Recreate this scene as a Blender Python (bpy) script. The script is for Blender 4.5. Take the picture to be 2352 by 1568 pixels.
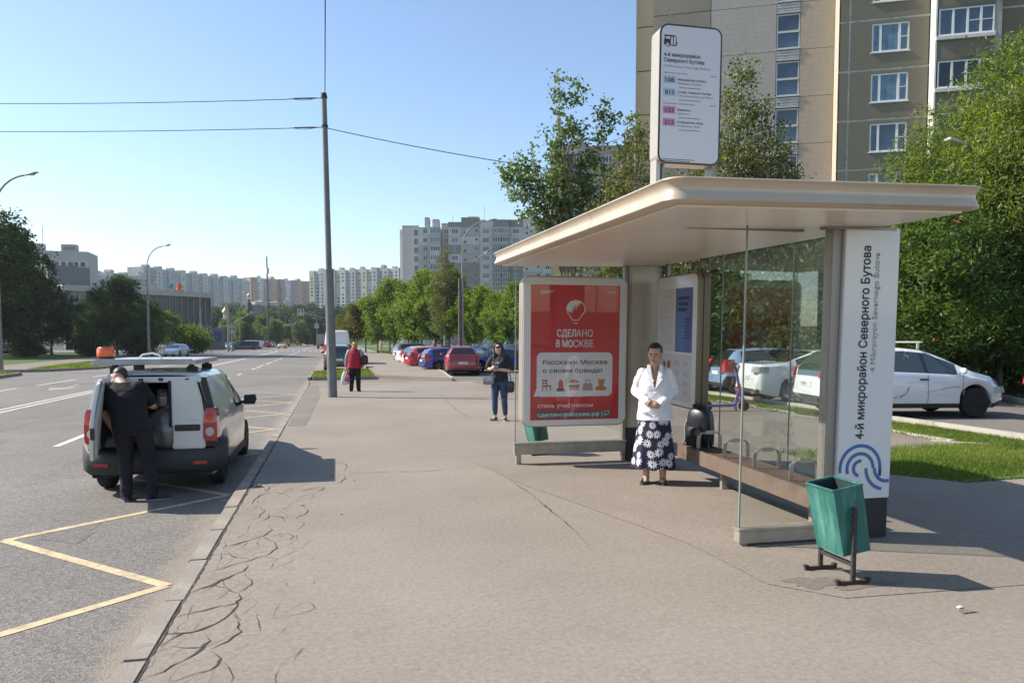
import bpy, bmesh, math, random
import numpy as np
from mathutils import Vector, Matrix, Euler, noise as mnoise
R = math.radians
sc = bpy.context.scene
for o in list(bpy.data.objects): bpy.data.objects.remove(o)
COL = sc.collection
rnd = random.Random(7)
nrs = np.random.RandomState(11)

# ---------------------------------------------------------------- camera, sky, sun, exposure
YAW, PITCH, EYE, FOC = R(12.9), math.atan(101/1767), 1.75, 1767.0
cam = bpy.data.cameras.new('camera'); camo = bpy.data.objects.new('camera', cam); COL.objects.link(camo)
camo.location = (0, 0, EYE); camo.rotation_euler = (R(90)-PITCH, 0, -YAW)
cam.sensor_width = 36; cam.lens = FOC/2352*36; cam.shift_y = 98/2352; cam.clip_start = .05; cam.clip_end = 6000
sc.camera = camo
SUN_EL, SUN_AZ = R(39), R(-68)          # azimuth clockwise from +Y
w = bpy.data.worlds.new('World'); sc.world = w; w.use_nodes = True
nt = w.node_tree; sky = nt.nodes.new('ShaderNodeTexSky'); sky.sky_type = 'NISHITA'; sky.sun_disc = False
sky.sun_elevation = SUN_EL; sky.sun_rotation = SUN_AZ; sky.air_density = 1.0; sky.dust_density = .35; sky.ozone_density = 2.0
bg = nt.nodes['Background']; nt.links.new(sky.outputs[0], bg.inputs[0]); bg.inputs[1].default_value = .128
sl = bpy.data.lights.new('sun', 'SUN'); slo = bpy.data.objects.new('sun', sl); COL.objects.link(slo)
sl.energy = 4.8; sl.angle = R(.53); sl.color = (1, .93, .82)
sd = Vector((math.sin(SUN_AZ)*math.cos(SUN_EL), math.cos(SUN_AZ)*math.cos(SUN_EL), math.sin(SUN_EL)))
slo.rotation_euler = sd.to_track_quat('Z', 'Y').to_euler(); slo.location = sd*60
vs = sc.view_settings; vs.view_transform = 'Standard'; vs.look = 'None'; vs.gamma = 1; vs.use_curve_mapping = False; vs.exposure = .74
sc.cycles.use_denoising = True; sc.cycles.max_bounces = 8; sc.cycles.transparent_max_bounces = 20
sc.cycles.caustics_reflective = False; sc.cycles.caustics_refractive = False; sc.cycles.sample_clamp_indirect = 6

# ---------------------------------------------------------------- survey helpers
CYW, SYW = math.cos(YAW), math.sin(YAW)
def P(u, v, dep):                        # a bearing (u), an elevation (v) and a distance straight ahead -> a point of the place
    a = (u-1176)/FOC; b = -(v-882)/FOC
    f = math.cos(PITCH)+b*math.sin(PITCH); z = -math.sin(PITCH)+b*math.cos(PITCH); t = dep/f
    return Vector((t*(a*CYW+f*SYW), t*(-a*SYW+f*CYW), EYE+t*z))
def G(u, dep, z=0.):
    p = P(u, 781, dep); return Vector((p.x, p.y, z))

# ---------------------------------------------------------------- mesh builder
def V3(*a): return Vector(a)
class MB:
    def __init__(s): s.v = []; s.f = []; s.m = []
    def add(s, vs_, fs, mi=0):
        o = len(s.v); s.v += [tuple(p) for p in vs_]; s.f += [tuple(i+o for i in f) for f in fs]; s.m += [mi]*len(fs); return s
    def box(s, x0, x1, y0, y1, z0, z1, mi=0):
        if x0 > x1: x0, x1 = x1, x0
        if y0 > y1: y0, y1 = y1, y0
        if z0 > z1: z0, z1 = z1, z0
        return s.add([(x0,y0,z0),(x1,y0,z0),(x1,y1,z0),(x0,y1,z0),(x0,y0,z1),(x1,y0,z1),(x1,y1,z1),(x0,y1,z1)],
                     [(0,3,2,1),(4,5,6,7),(0,1,5,4),(1,2,6,5),(2,3,7,6),(3,0,4,7)], mi)
    def bar(s, p, q, wd, h, mi=0):
        p, q = Vector(p), Vector(q); d = (q-p).normalized(); up = Vector((0,0,1))
        if abs(d.z) > .95: up = Vector((0,1,0))
        a = d.cross(up).normalized()*wd/2; b = a.cross(d).normalized()*h/2
        vs_ = [p-a-b, p+a-b, p+a+b, p-a+b, q-a-b, q+a-b, q+a+b, q-a+b]
        return s.add(vs_, [(0,1,2,3),(7,6,5,4),(0,4,5,1),(1,5,6,2),(2,6,7,3),(3,7,4,0)], mi)
    def loft(s, rings, mi=0, cap=True, closed=True):
        n = len(rings[0]); o = len(s.v)
        for r in rings: s.v += [tuple(p) for p in r]
        m = n if closed else n-1
        for k in range(len(rings)-1):
            for i in range(m):
                j = (i+1) % n; s.f.append((o+k*n+i, o+k*n+j, o+(k+1)*n+j, o+(k+1)*n+i)); s.m.append(mi)
        if cap and closed:
            s.f.append(tuple(o+i for i in reversed(range(n)))); s.m.append(mi)
            e = o+(len(rings)-1)*n; s.f.append(tuple(e+i for i in range(n))); s.m.append(mi)
        return s
    def tube(s, pts, rad, n=8, mi=0, cap=True):
        pts = [Vector(p) for p in pts]
        if not hasattr(rad, '__len__'): rad = [rad]*len(pts)
        rings = []; ref = None
        for i, p in enumerate(pts):
            d = (pts[min(i+1, len(pts)-1)]-pts[max(i-1, 0)])
            d = d.normalized() if d.length > 1e-9 else Vector((0,0,1))
            if ref is None: ref = Vector((1,0,0)) if abs(d.x) < .8 else Vector((0,1,0))
            a = (ref-d*ref.dot(d)).normalized(); b = d.cross(a); ref = a
            rings.append([p+(a*math.cos(2*math.pi*k/n)+b*math.sin(2*math.pi*k/n))*rad[i] for k in range(n)])
        return s.loft(rings, mi, cap)
    def ell(s, c, rx, ry, rz, n=10, mi=0, rot=None):
        c = Vector(c); m = n//2+1; rings = []
        for i in range(1, m):
            t = math.pi*i/m; ring = []
            for k in range(n):
                q = Vector((rx*math.sin(t)*math.cos(2*math.pi*k/n), ry*math.sin(t)*math.sin(2*math.pi*k/n), -rz*math.cos(t)))
                if rot is not None: q = rot @ q
                ring.append(c+q)
            rings.append(ring)
        return s.loft(rings, mi)
    def prism(s, poly, z0, z1, mi=0):
        n = len(poly); a = sum(poly[i][0]*poly[(i+1)%n][1]-poly[(i+1)%n][0]*poly[i][1] for i in range(n))
        if a < 0: poly = poly[::-1]
        return s.loft([[(x,y,z0) for x, y in poly], [(x,y,z1) for x, y in poly]], mi)
    def xz(s, poly, y0, y1, mi=0):        # polygon in the x-z plane pushed along y
        return s.loft([[(x,y0,z) for x, z in poly], [(x,y1,z) for x, z in poly]], mi)
    def yz(s, poly, x0, x1, mi=0):
        return s.loft([[(x0,y,z) for y, z in poly], [(x1,y,z) for y, z in poly]], mi)
    def cyl(s, c, axis, r, h, n=16, mi=0):
        c = Vector(c); a = Vector(axis).normalized()*h/2
        return s.tube([c-a, c+a], r, n, mi)
    def mesh(s, name, mats, smooth=False, bevel=0, origin=None, recalc=True, ang=35, seg=2):
        me = bpy.data.meshes.new(name)
        vv = s.v if origin is None else [(x-origin[0], y-origin[1], z-origin[2]) for x, y, z in s.v]
        me.from_pydata(vv, [], s.f)
        if not isinstance(mats, (list, tuple)): mats = [mats]
        for m in mats: me.materials.append(m)
        me.polygons.foreach_set('material_index', s.m)
        if bevel or recalc:
            bm = bmesh.new(); bm.from_mesh(me)
            if recalc: bmesh.ops.recalc_face_normals(bm, faces=bm.faces)
            if bevel:
                es = [e for e in bm.edges if len(e.link_faces) == 2 and e.calc_face_angle(0) > R(30)]
                bmesh.ops.bevel(bm, geom=es, offset=bevel, segments=seg, affect='EDGES', clamp_overlap=True)
            bm.to_mesh(me); bm.free()
        if smooth or bevel:
            me.shade_smooth(); me.set_sharp_from_angle(angle=R(ang))
        me.update(); return me
    def build(s, name, mats, parent=None, **k):
        return put(name, s.mesh(name, mats, **k), parent)
def put(name, me, parent=None):
    o = bpy.data.objects.new(name, me); COL.objects.link(o)
    if parent is not None: o.parent = parent
    return o
def thing(name, label, cat, loc=(0,0,0), rotz=0., group=None, scale=None):
    o = bpy.data.objects.new(name, None); COL.objects.link(o); o.location = loc; o.rotation_euler = (0,0,rotz)
    o.empty_display_size = .2; o['label'] = label; o['category'] = cat
    if group: o['group'] = group
    if scale: o.scale = scale if hasattr(scale, '__len__') else (scale,)*3
    return o
def node(name, parent, loc=(0,0,0), rotz=0.):
    o = bpy.data.objects.new(name, None); COL.objects.link(o); o.parent = parent; o.location = loc; o.rotation_euler = (0,0,rotz); return o
def tag(o, label, cat, group=None):
    o['label'] = label; o['category'] = cat
    if group: o['group'] = group
    return o
def struct(o, kind='structure'): o['kind'] = kind; return o
def dup(root, label, loc=None, rotz=None, scale=None, group=None):
    r = root.copy(); COL.objects.link(r); r['label'] = label
    if loc is not None: r.location = loc
    if rotz is not None: r.rotation_euler = (0,0,rotz)
    if scale is not None: r.scale = scale if hasattr(scale, '__len__') else (scale,)*3
    if group: r['group'] = group
    for ch in list(root.children):
        c = ch.copy(); COL.objects.link(c); c.parent = r
        for g in list(ch.children):
            d = g.copy(); COL.objects.link(d); d.parent = c
    return r

# ---------------------------------------------------------------- materials
_mc = {}
def M(name, col, rough=.6, metal=0., var=.0, vs_=3., bump=0., bs=60., spec=.5, coat=0., dirt=None, ds=1.2, emit=None):
    if name in _mc: return _mc[name]
    m = bpy.data.materials.new(name); m.use_nodes = True; t = m.node_tree; b = t.nodes['Principled BSDF']
    b.inputs['Base Color'].default_value = (*col, 1); b.inputs['Roughness'].default_value = rough; b.inputs['Metallic'].default_value = metal
    b.inputs['Specular IOR Level'].default_value = spec
    if coat: b.inputs['Coat Weight'].default_value = coat; b.inputs['Coat Roughness'].default_value = .04
    tc = t.nodes.new('ShaderNodeTexCoord'); last = None
    if var:
        n = t.nodes.new('ShaderNodeTexNoise'); n.inputs['Scale'].default_value = vs_; n.inputs['Detail'].default_value = 6
        t.links.new(tc.outputs['Object'], n.inputs['Vector'])
        r = t.nodes.new('ShaderNodeMapRange'); r.inputs[1].default_value = .3; r.inputs[2].default_value = .7; r.inputs[3].default_value = 1-var; r.inputs[4].default_value = 1+var
        t.links.new(n.outputs[0], r.inputs[0])
        x = t.nodes.new('ShaderNodeMix'); x.data_type = 'RGBA'; x.blend_type = 'MULTIPLY'; x.inputs[0].default_value = 1
        x.inputs[6].default_value = (*col, 1); t.links.new(r.outputs[0], x.inputs[7]); last = x.outputs[2]
    if dirt:
        n2 = t.nodes.new('ShaderNodeTexNoise'); n2.inputs['Scale'].default_value = ds; n2.inputs['Detail'].default_value = 8; n2.inputs['Roughness'].default_value = .65
        t.links.new(tc.outputs['Object'], n2.inputs['Vector'])
        r2 = t.nodes.new('ShaderNodeMapRange'); r2.inputs[1].default_value = .48; r2.inputs[2].default_value = .72; r2.inputs[4].default_value = .8
        t.links.new(n2.outputs[0], r2.inputs[0])
        x2 = t.nodes.new('ShaderNodeMix'); x2.data_type = 'RGBA'; t.links.new(r2.outputs[0], x2.inputs[0])
        if last: t.links.new(last, x2.inputs[6])
        else: x2.inputs[6].default_value = (*col, 1)
        x2.inputs[7].default_value = (*dirt, 1); last = x2.outputs[2]
    if last: t.links.new(last, b.inputs['Base Color'])
    if bump:
        n3 = t.nodes.new('ShaderNodeTexNoise'); n3.inputs['Scale'].default_value = bs; n3.inputs['Detail'].default_value = 4
        t.links.new(tc.outputs['Object'], n3.inputs['Vector'])
        bp = t.nodes.new('ShaderNodeBump'); bp.inputs['Strength'].default_value = bump; bp.inputs['Distance'].default_value = .01
        t.links.new(n3.outputs[0], bp.inputs['Height']); t.links.new(bp.outputs[0], b.inputs['Normal'])
    if emit: b.inputs['Emission Color'].default_value = (*emit[:3], 1); b.inputs['Emission Strength'].default_value = emit[3]
    _mc[name] = m; return m

def asphalt(name, base, light, agg, aggc, patch=None, pscale=.35, bumpd=.004, bumps=.35, gutter=False):
    m = bpy.data.materials.new(name); m.use_nodes = True; t = m.node_tree; L = t.links.new; N = t.nodes.new
    b = t.nodes['Principled BSDF']; b.inputs['Roughness'].default_value = .86; b.inputs['Specular IOR Level'].default_value = .3
    tc = N('ShaderNodeTexCoord'); geo = N('ShaderNodeNewGeometry')
    n1 = N('ShaderNodeTexNoise'); n1.inputs['Scale'].default_value = pscale; n1.inputs['Detail'].default_value = 7; n1.inputs['Roughness'].default_value = .6; L(geo.outputs['Position'], n1.inputs['Vector'])
    r1 = N('ShaderNodeMapRange'); r1.inputs[1].default_value = .35; r1.inputs[2].default_value = .68; L(n1.outputs[0], r1.inputs[0])
    x1 = N('ShaderNodeMix'); x1.data_type = 'RGBA'; L(r1.outputs[0], x1.inputs[0]); x1.inputs[6].default_value = (*base, 1); x1.inputs[7].default_value = (*light, 1)
    vo = N('ShaderNodeTexVoronoi'); vo.inputs['Scale'].default_value = agg; L(geo.outputs['Position'], vo.inputs['Vector'])
    hs = N('ShaderNodeSeparateColor'); L(vo.outputs['Color'], hs.inputs[0])
    r2 = N('ShaderNodeMapRange'); r2.inputs[1].default_value = 0; r2.inputs[2].default_value = 1; r2.inputs[3].default_value = 1-aggc; r2.inputs[4].default_value = 1+aggc; L(hs.outputs[0], r2.inputs[0])
    x2 = N('ShaderNodeMix'); x2.data_type = 'RGBA'; x2.blend_type = 'MULTIPLY'; x2.inputs[0].default_value = 1; L(x1.outputs[2], x2.inputs[6]); L(r2.outputs[0], x2.inputs[7])
    n4 = N('ShaderNodeTexNoise'); n4.inputs['Scale'].default_value = 26; n4.inputs['Detail'].default_value = 5; L(geo.outputs['Position'], n4.inputs['Vector'])
    r4 = N('ShaderNodeMapRange'); r4.inputs[1].default_value = .3; r4.inputs[2].default_value = .7; r4.inputs[3].default_value = .86; r4.inputs[4].default_value = 1.12; L(n4.outputs[0], r4.inputs[0])
    x4 = N('ShaderNodeMix'); x4.data_type = 'RGBA'; x4.blend_type = 'MULTIPLY'; x4.inputs[0].default_value = 1; L(x2.outputs[2], x4.inputs[6]); L(r4.outputs[0], x4.inputs[7])
    out = x4.outputs[2]
    if patch:                                    # scattered small stains
        n5 = N('ShaderNodeTexNoise'); n5.inputs['Scale'].default_value = 1.7; n5.inputs['Detail'].default_value = 9; n5.inputs['Roughness'].default_value = .7; L(geo.outputs['Position'], n5.inputs['Vector'])
        r5 = N('ShaderNodeMapRange'); r5.inputs[1].default_value = .56; r5.inputs[2].default_value = .74; r5.inputs[4].default_value = .45; L(n5.outputs[0], r5.inputs[0])
        x5 = N('ShaderNodeMix'); x5.data_type = 'RGBA'; L(r5.outputs[0], x5.inputs[0]); L(out, x5.inputs[6]); x5.inputs[7].default_value = (*patch, 1); out = x5.outputs[2]
    if gutter:                                   # sand and dust swept against the kerb (worn position in the place)
        sx = N('ShaderNodeSeparateXYZ'); L(geo.outputs['Position'], sx.inputs[0]); n6 = N('ShaderNodeTexNoise'); n6.inputs['Scale'].default_value = 3.2; n6.inputs['Detail'].default_value = 9; n6.inputs['Roughness'].default_value = .7; L(geo.outputs['Position'], n6.inputs['Vector'])
        r6 = N('ShaderNodeMapRange'); r6.inputs[1].default_value = -1.75; r6.inputs[2].default_value = -1.17; r6.inputs[3].default_value = -.35; r6.inputs[4].default_value = .55; L(sx.outputs[0], r6.inputs[0])
        a6 = N('ShaderNodeMath'); a6.operation = 'ADD'; L(n6.outputs[0], a6.inputs[0]); L(r6.outputs[0], a6.inputs[1]); m6 = N('ShaderNodeMapRange'); m6.inputs[1].default_value = .55; m6.inputs[2].default_value = .85; m6.inputs[4].default_value = .8; L(a6.outputs[0], m6.inputs[0])
        x6 = N('ShaderNodeMix'); x6.data_type = 'RGBA'; L(m6.outputs[0], x6.inputs[0]); L(out, x6.inputs[6]); x6.inputs[7].default_value = (.27,.225,.18,1); out = x6.outputs[2]
    L(out, b.inputs['Base Color'])
    bp = N('ShaderNodeBump'); bp.inputs['Strength'].default_value = bumps; bp.inputs['Distance'].default_value = bumpd; L(vo.outputs['Distance'], bp.inputs['Height']); L(bp.outputs[0], b.inputs['Normal'])
    return m

def leaf_mat(name, col, tr=.45, spread=.45, gl=.06, hue=None):
    m = bpy.data.materials.new(name); m.use_nodes = True; t = m.node_tree; L = t.links.new; N = t.nodes.new
    for n in list(t.nodes): t.nodes.remove(n)
    out = N('ShaderNodeOutputMaterial'); geo = N('ShaderNodeNewGeometry')
    r = N('ShaderNodeMapRange'); r.inputs[3].default_value = 1-spread; r.inputs[4].default_value = 1+spread; L(geo.outputs['Random Per Island'], r.inputs[0])
    nz = N('ShaderNodeTexNoise'); nz.inputs['Scale'].default_value = .55; nz.inputs['Detail'].default_value = 3; L(geo.outputs['Position'], nz.inputs['Vector'])
    rr = N('ShaderNodeMapRange'); rr.inputs[1].default_value = .38; rr.inputs[2].default_value = .66; L(nz.outputs[0], rr.inputs[0])
    xm = N('ShaderNodeMix'); xm.data_type = 'RGBA'; L(rr.outputs[0], xm.inputs[0]); xm.inputs[6].default_value = (*col, 1)
    c2 = hue or (col[0]*1.5, col[1]*1.25, col[2]*.9); xm.inputs[7].default_value = (*c2, 1)
    x = N('ShaderNodeMix'); x.data_type = 'RGBA'; x.blend_type = 'MULTIPLY'; x.inputs[0].default_value = 1; L(xm.outputs[2], x.inputs[6]); L(r.outputs[0], x.inputs[7])
    d = N('ShaderNodeBsdfDiffuse'); L(x.outputs[2], d.inputs[0])
    tl = N('ShaderNodeBsdfTranslucent'); y = N('ShaderNodeMix'); y.data_type = 'RGBA'; y.blend_type = 'MULTIPLY'; y.inputs[0].default_value = 1; L(x.outputs[2], y.inputs[6]); y.inputs[7].default_value = (1.5, 1.6, .7, 1); L(y.outputs[2], tl.inputs[0])
    mx = N('ShaderNodeMixShader'); mx.inputs[0].default_value = tr; L(d.outputs[0], mx.inputs[1]); L(tl.outputs[0], mx.inputs[2])
    g = N('ShaderNodeBsdfGlossy'); g.inputs['Roughness'].default_value = .5
    m2 = N('ShaderNodeMixShader'); m2.inputs[0].default_value = gl*.4; L(mx.outputs[0], m2.inputs[1]); L(g.outputs[0], m2.inputs[2]); L(m2.outputs[0], out.inputs[0])
    return m

def glass_mat(name, tint, dirt=.05, refl=1.0):
    m = bpy.data.materials.new(name); m.use_nodes = True; t = m.node_tree; L = t.links.new; N = t.nodes.new
    for n in list(t.nodes): t.nodes.remove(n)
    out = N('ShaderNodeOutputMaterial'); tr = N('ShaderNodeBsdfTransparent'); tr.inputs[0].default_value = (*tint, 1)
    g = N('ShaderNodeBsdfGlossy'); g.inputs['Roughness'].default_value = .01; fr = N('ShaderNodeFresnel'); fr.inputs[0].default_value = 1.35
    ml = N('ShaderNodeMath'); ml.operation = 'MULTIPLY'; ml.inputs[1].default_value = refl; L(fr.outputs[0], ml.inputs[0])
    mx = N('ShaderNodeMixShader'); L(ml.outputs[0], mx.inputs[0]); L(tr.outputs[0], mx.inputs[1]); L(g.outputs[0], mx.inputs[2])
    geo = N('ShaderNodeNewGeometry'); mp = N('ShaderNodeMapping'); mp.inputs['Scale'].default_value = (2.2, 2.2, .5); L(geo.outputs['Position'], mp.inputs[0])
    n = N('ShaderNodeTexNoise'); n.inputs['Scale'].default_value = 2; n.inputs['Detail'].default_value = 6; L(mp.outputs[0], n.inputs['Vector'])
    r = N('ShaderNodeMapRange'); r.inputs[1].default_value = .4; r.inputs[2].default_value = .8; r.inputs[3].default_value = dirt*.5; r.inputs[4].default_value = dirt*2; L(n.outputs[0], r.inputs[0])
    d = N('ShaderNodeBsdfDiffuse'); d.inputs[0].default_value = (.62, .64, .6, 1)
    m2 = N('ShaderNodeMixShader'); L(r.outputs[0], m2.inputs[0]); L(mx.outputs[0], m2.inputs[1]); L(d.outputs[0], m2.inputs[2]); L(m2.outputs[0], out.inputs[0])
    return m

def tile_mat(name, col, line, sx, sz, rough=.8, var=.2, stain=None, lw=.12, vscale=.4):  # small facing tiles on a wall, x and z in object space
    if name in _mc: return _mc[name]
    m = bpy.data.materials.new(name); m.use_nodes = True; t = m.node_tree; L = t.links.new; N = t.nodes.new
    b = t.nodes['Principled BSDF']; b.inputs['Roughness'].default_value = rough
    tc = N('ShaderNodeTexCoord'); sp = N('ShaderNodeSeparateXYZ'); L(tc.outputs['Object'], sp.inputs[0]); cb = N('ShaderNodeCombineXYZ'); L(sp.outputs[0], cb.inputs[0]); L(sp.outputs[2], cb.inputs[1])
    br = N('ShaderNodeTexBrick'); br.offset = 0; br.inputs['Scale'].default_value = 1; br.inputs['Brick Width'].default_value = sx; br.inputs['Row Height'].default_value = sz; br.inputs['Mortar Size'].default_value = lw*sx
    br.inputs['Color1'].default_value = (*col, 1); br.inputs['Color2'].default_value = tuple(c*(1-var) for c in col)+(1,); br.inputs['Mortar'].default_value = (*line, 1); L(cb.outputs[0], br.inputs['Vector'])
    n = N('ShaderNodeTexNoise'); n.inputs['Scale'].default_value = vscale; n.inputs['Detail'].default_value = 8; L(tc.outputs['Object'], n.inputs['Vector'])
    r = N('ShaderNodeMapRange'); r.inputs[1].default_value = .42; r.inputs[2].default_value = .7; r.inputs[4].default_value = .6; L(n.outputs[0], r.inputs[0])
    x = N('ShaderNodeMix'); x.data_type = 'RGBA'; L(r.outputs[0], x.inputs[0]); L(br.outputs[0], x.inputs[6]); x.inputs[7].default_value = (*(stain or tuple(c*.7 for c in col)), 1)
    L(x.outputs[2], b.inputs['Base Color']); _mc[name] = m; return m

def streak_mat(name, col, pale, dark, rough=.6):      # painted sheet metal with runs of faded paint and grime
    m = bpy.data.materials.new(name); m.use_nodes = True; t = m.node_tree; L = t.links.new; N = t.nodes.new; b = t.nodes['Principled BSDF']; b.inputs['Roughness'].default_value = rough
    tc = N('ShaderNodeTexCoord'); out = None; cur = (*col, 1)
    for (scl, lo, hi, c, amt) in (((9,9,1.3), .46, .66, pale, .85), ((16,16,3.5), .60, .74, dark, .75), ((5,5,5), .60, .72, dark, .5)):
        mp = N('ShaderNodeMapping'); mp.inputs['Scale'].default_value = scl; mp.inputs['Location'].default_value = (scl[0], 3, scl[2]); L(tc.outputs['Object'], mp.inputs[0]); n = N('ShaderNodeTexNoise'); n.inputs['Scale'].default_value = 1; n.inputs['Detail'].default_value = 7; n.inputs['Roughness'].default_value = .62; L(mp.outputs[0], n.inputs['Vector'])
        r = N('ShaderNodeMapRange'); r.inputs[1].default_value = lo; r.inputs[2].default_value = hi; r.inputs[4].default_value = amt; L(n.outputs[0], r.inputs[0]); x = N('ShaderNodeMix'); x.data_type = 'RGBA'; L(r.outputs[0], x.inputs[0])
        if out: L(out, x.inputs[6])
        else: x.inputs[6].default_value = cur
        x.inputs[7].default_value = (*c, 1); out = x.outputs[2]
    L(out, b.inputs['Base Color']); return m
# ---------------------------------------------------------------- lettering
_fit = []
def text(body, size, loc, rot, mat, parent, width=None, bold=0., align='LEFT', name='lettering', ext=.0008):
    cu = bpy.data.curves.new(name, 'FONT'); cu.body = body; cu.size = size; cu.extrude = ext; cu.align_x = align; cu.resolution_u = 3
    o = bpy.data.objects.new(name, cu); COL.objects.link(o); o.parent = parent; o.location = loc; o.rotation_euler = rot; cu.materials.append(mat)
    if width: _fit.append((o, width, bold*size))
    return o
FRONT = (R(90), 0, 0)

black_rub = M('tyre_rubber', (.016,.016,.017), .85, var=.3, vs_=9)
dark_pl = M('dark_plastic', (.022,.022,.024), .55, var=.15)
white_pt = M('white_paint', (.78,.77,.74), .35, dirt=(.55,.52,.46), ds=2)
# ---------------------------------------------------------------- thin morning haze
_hz = MB(); _hz.box(-1500,1500,-350,1500,-2.5,92)
_hm = bpy.data.materials.new('haze_air'); _hm.use_nodes = True; _ht = _hm.node_tree
for _n in list(_ht.nodes): _ht.nodes.remove(_n)
_ho = _ht.nodes.new('ShaderNodeOutputMaterial'); _hv = _ht.nodes.new('ShaderNodeVolumePrincipled'); _hv.inputs['Color'].default_value = (.86,.92,1,1); _hv.inputs['Density'].default_value = .00017; _hv.inputs['Anisotropy'].default_value = .3
_ht.links.new(_hv.outputs[0], _ho.inputs['Volume'])
_hob = _hz.build('haze', _hm); struct(_hob, 'stuff')
# ================================================================ GROUND
ROADZ = -.18
m_walk = asphalt('pavement_asphalt', (.226,.191,.157), (.285,.243,.200), 190, .15, (.155,.13,.11), .28, .003, .25)
m_walk2 = asphalt('path_asphalt', (.185,.152,.125), (.235,.195,.16), 150, .22, (.14,.12,.10), .5, .003, .3)
m_walk3 = asphalt('pavement_patch', (.205,.173,.142), (.258,.219,.18), 120, .16, (.16,.138,.118), .5, .003, .3)
m_road = asphalt('road_asphalt', (.160,.146,.131), (.215,.196,.174), 66, .34, (.12,.11,.10), .22, .008, .55, True)
m_lot = asphalt('lot_asphalt', (.15,.135,.12), (.20,.18,.16), 70, .3, (.12,.11,.10), .25, .006, .4)
m_soil = asphalt('soil', (.075,.085,.04), (.11,.12,.055), 30, .4, None, .3, .01, .4)
m_lawn = asphalt('lawn', (.055,.10,.016), (.10,.15,.026), 34, .55, (.055,.06,.02), .5, .02, .6)
m_kerb = M('kerb_concrete', (.27,.235,.195), .9, var=.25, vs_=2.5, bump=.5, bs=40, dirt=(.19,.165,.14), ds=5)
m_kerbl = M('pale_kerb', (.42,.38,.33), .9, var=.3, vs_=4, bump=.5, bs=40, dirt=(.25,.22,.18), ds=4)
m_paint = M('road_paint_white', (.62,.60,.55), .7, var=.15, vs_=6, dirt=(.30,.28,.25), ds=9)
m_yel = M('road_paint_yellow', (.55,.43,.25), .8, var=.2, vs_=7, dirt=(.24,.20,.145), ds=13)
m_crack = M('crack_dirt', (.06,.044,.033), .95, var=.3)

def sheet(name, poly, z, mat, kind='structure'):
    n = len(poly); a = sum(poly[i][0]*poly[(i+1)%n][1]-poly[(i+1)%n][0]*poly[i][1] for i in range(n))
    if a < 0: poly = poly[::-1]
    b = MB(); b.add([(x,y,z) for x, y in poly], [tuple(range(n))]); return struct(b.build(name, mat, recalc=False), kind)
g = MB()                                                    # ground to the horizon, rising into the far hillside
xs = [-3500,-1500,-800]+list(range(-600,601,60))+[800,1500,3500]; ys = [-400,-60,0,60,120,180,240,262]+list(range(280,701,30))+[760,900,1200,2000,4500]
def hill_z(x, y):
    t = min(1, max(0, (y-268)/300)); s = t*t*(3-2*t)
    return -.22+13*s+(1.6*mnoise.noise((x*.01, y*.012, 3))*s)
gv = [(x, y, hill_z(x, y)) for y in ys for x in xs]; nx = len(xs)
g.add(gv, [(j*nx+i, j*nx+i+1, (j+1)*nx+i+1, (j+1)*nx+i) for j in range(len(ys)-1) for i in range(nx-1)])
struct(g.build('ground', m_soil, smooth=True, recalc=False, ang=80))
sheet('road', [(-15.6,-40),(-1.16,-40),(-1.16,34),(-1.25,38.2),(-1.25,44.5),(1.95,47.6),(1.95,116),(-1.0,122),(-1.0,210),(2,232),(90,240),(90,268),(-140,268),(-140,238),(-26,232),(-15.4,212),(-15.4,56.3),(-17,52.4),(-18.4,51.7),(-40,51.7),(-40,47.4),(-16.9,47.4),(-16.6,43.5),(-15.9,30)], ROADZ, m_road)
sheet('parking_lot', [(70,36),(70,160),(8.2,160),(8.2,110),(7.05,77.4),(6.7,63.4),(6.3,51),(5.95,42.8),(5.5,38),(5.35,36)], ROADZ-.002, m_lot)
b = MB(); b.add([(11.7,-30,.05),(70,-30,.05),(70,30,.05),(11.7,30,.05),(70,36,ROADZ-.002),(5.35,36,ROADZ-.002),(5.35,33.5,-.1),(10.6,30,.0)], [(0,1,2,3),(3,2,4,5,6,7)]); struct(b.build('parking_lot', m_lot, recalc=False))
sheet('left_lot', [(-15.4,92),(-60,92),(-90,140),(-90,225),(-15.4,212)], ROADZ-.012, m_lot)
# pavement (raised slab) and the paths that belong to it
def slab(name, poly, z0, z1, mat):
    b = MB(); b.prism(poly, z0, z1); return struct(b.build(name, mat))
pave = slab('pavement', [(-1.02,-12),(26,-12),(26,6.9),(11.7,8.75),(9.1,8.45),(8.6,8.08),(7.6,7.98),(7.1,8.7),(6.75,10.2),(6.8,10.55),(10.5,10.7),(10.26,11.1),(10.4,12.8),(10.55,16),(10.7,18.5),(10.65,32.6),(-1.02,32.6)], -.6, 0, m_walk)
slab('pavement_beyond', [(1.95,39.2),(2.0,47.5),(2.0,116),(-.85,122),(-.85,205),(1.5,228),(5.6,228),(6.1,205),(5.9,113),(6.92,77.4),(6.57,63.5),(6.18,51.1),(5.82,42.8),(5.4,38.1),(5.23,35.5)], -.6, 0, m_walk)
b = MB(); b.add([(-1.16,32.6,.001),(5.35,32.6,.001),(10.65,32.6,.001),(-1.2,35,-.172),(5.35,35.2,-.172),(10.65,35,-.172),(-1.2,39.6,-.172),(5.35,36,-.172),(1.95,39.4,-.172)], [(0,1,4,3),(1,2,5,4),(3,4,7,8),(3,8,6)])
struct(b.build('driveway', m_walk2, recalc=False))
sheet('path_behind_shelter', [(5.6,34),(5.3,12.8),(5.9,8.8),(7.05,8.75),(6.72,10.2),(6.78,10.57),(10.45,10.72),(10.24,11.1),(10.38,12.8),(10.53,16),(10.66,18.5),(10.62,32.5),(5.6,32.5)], .003, m_walk2)
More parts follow.
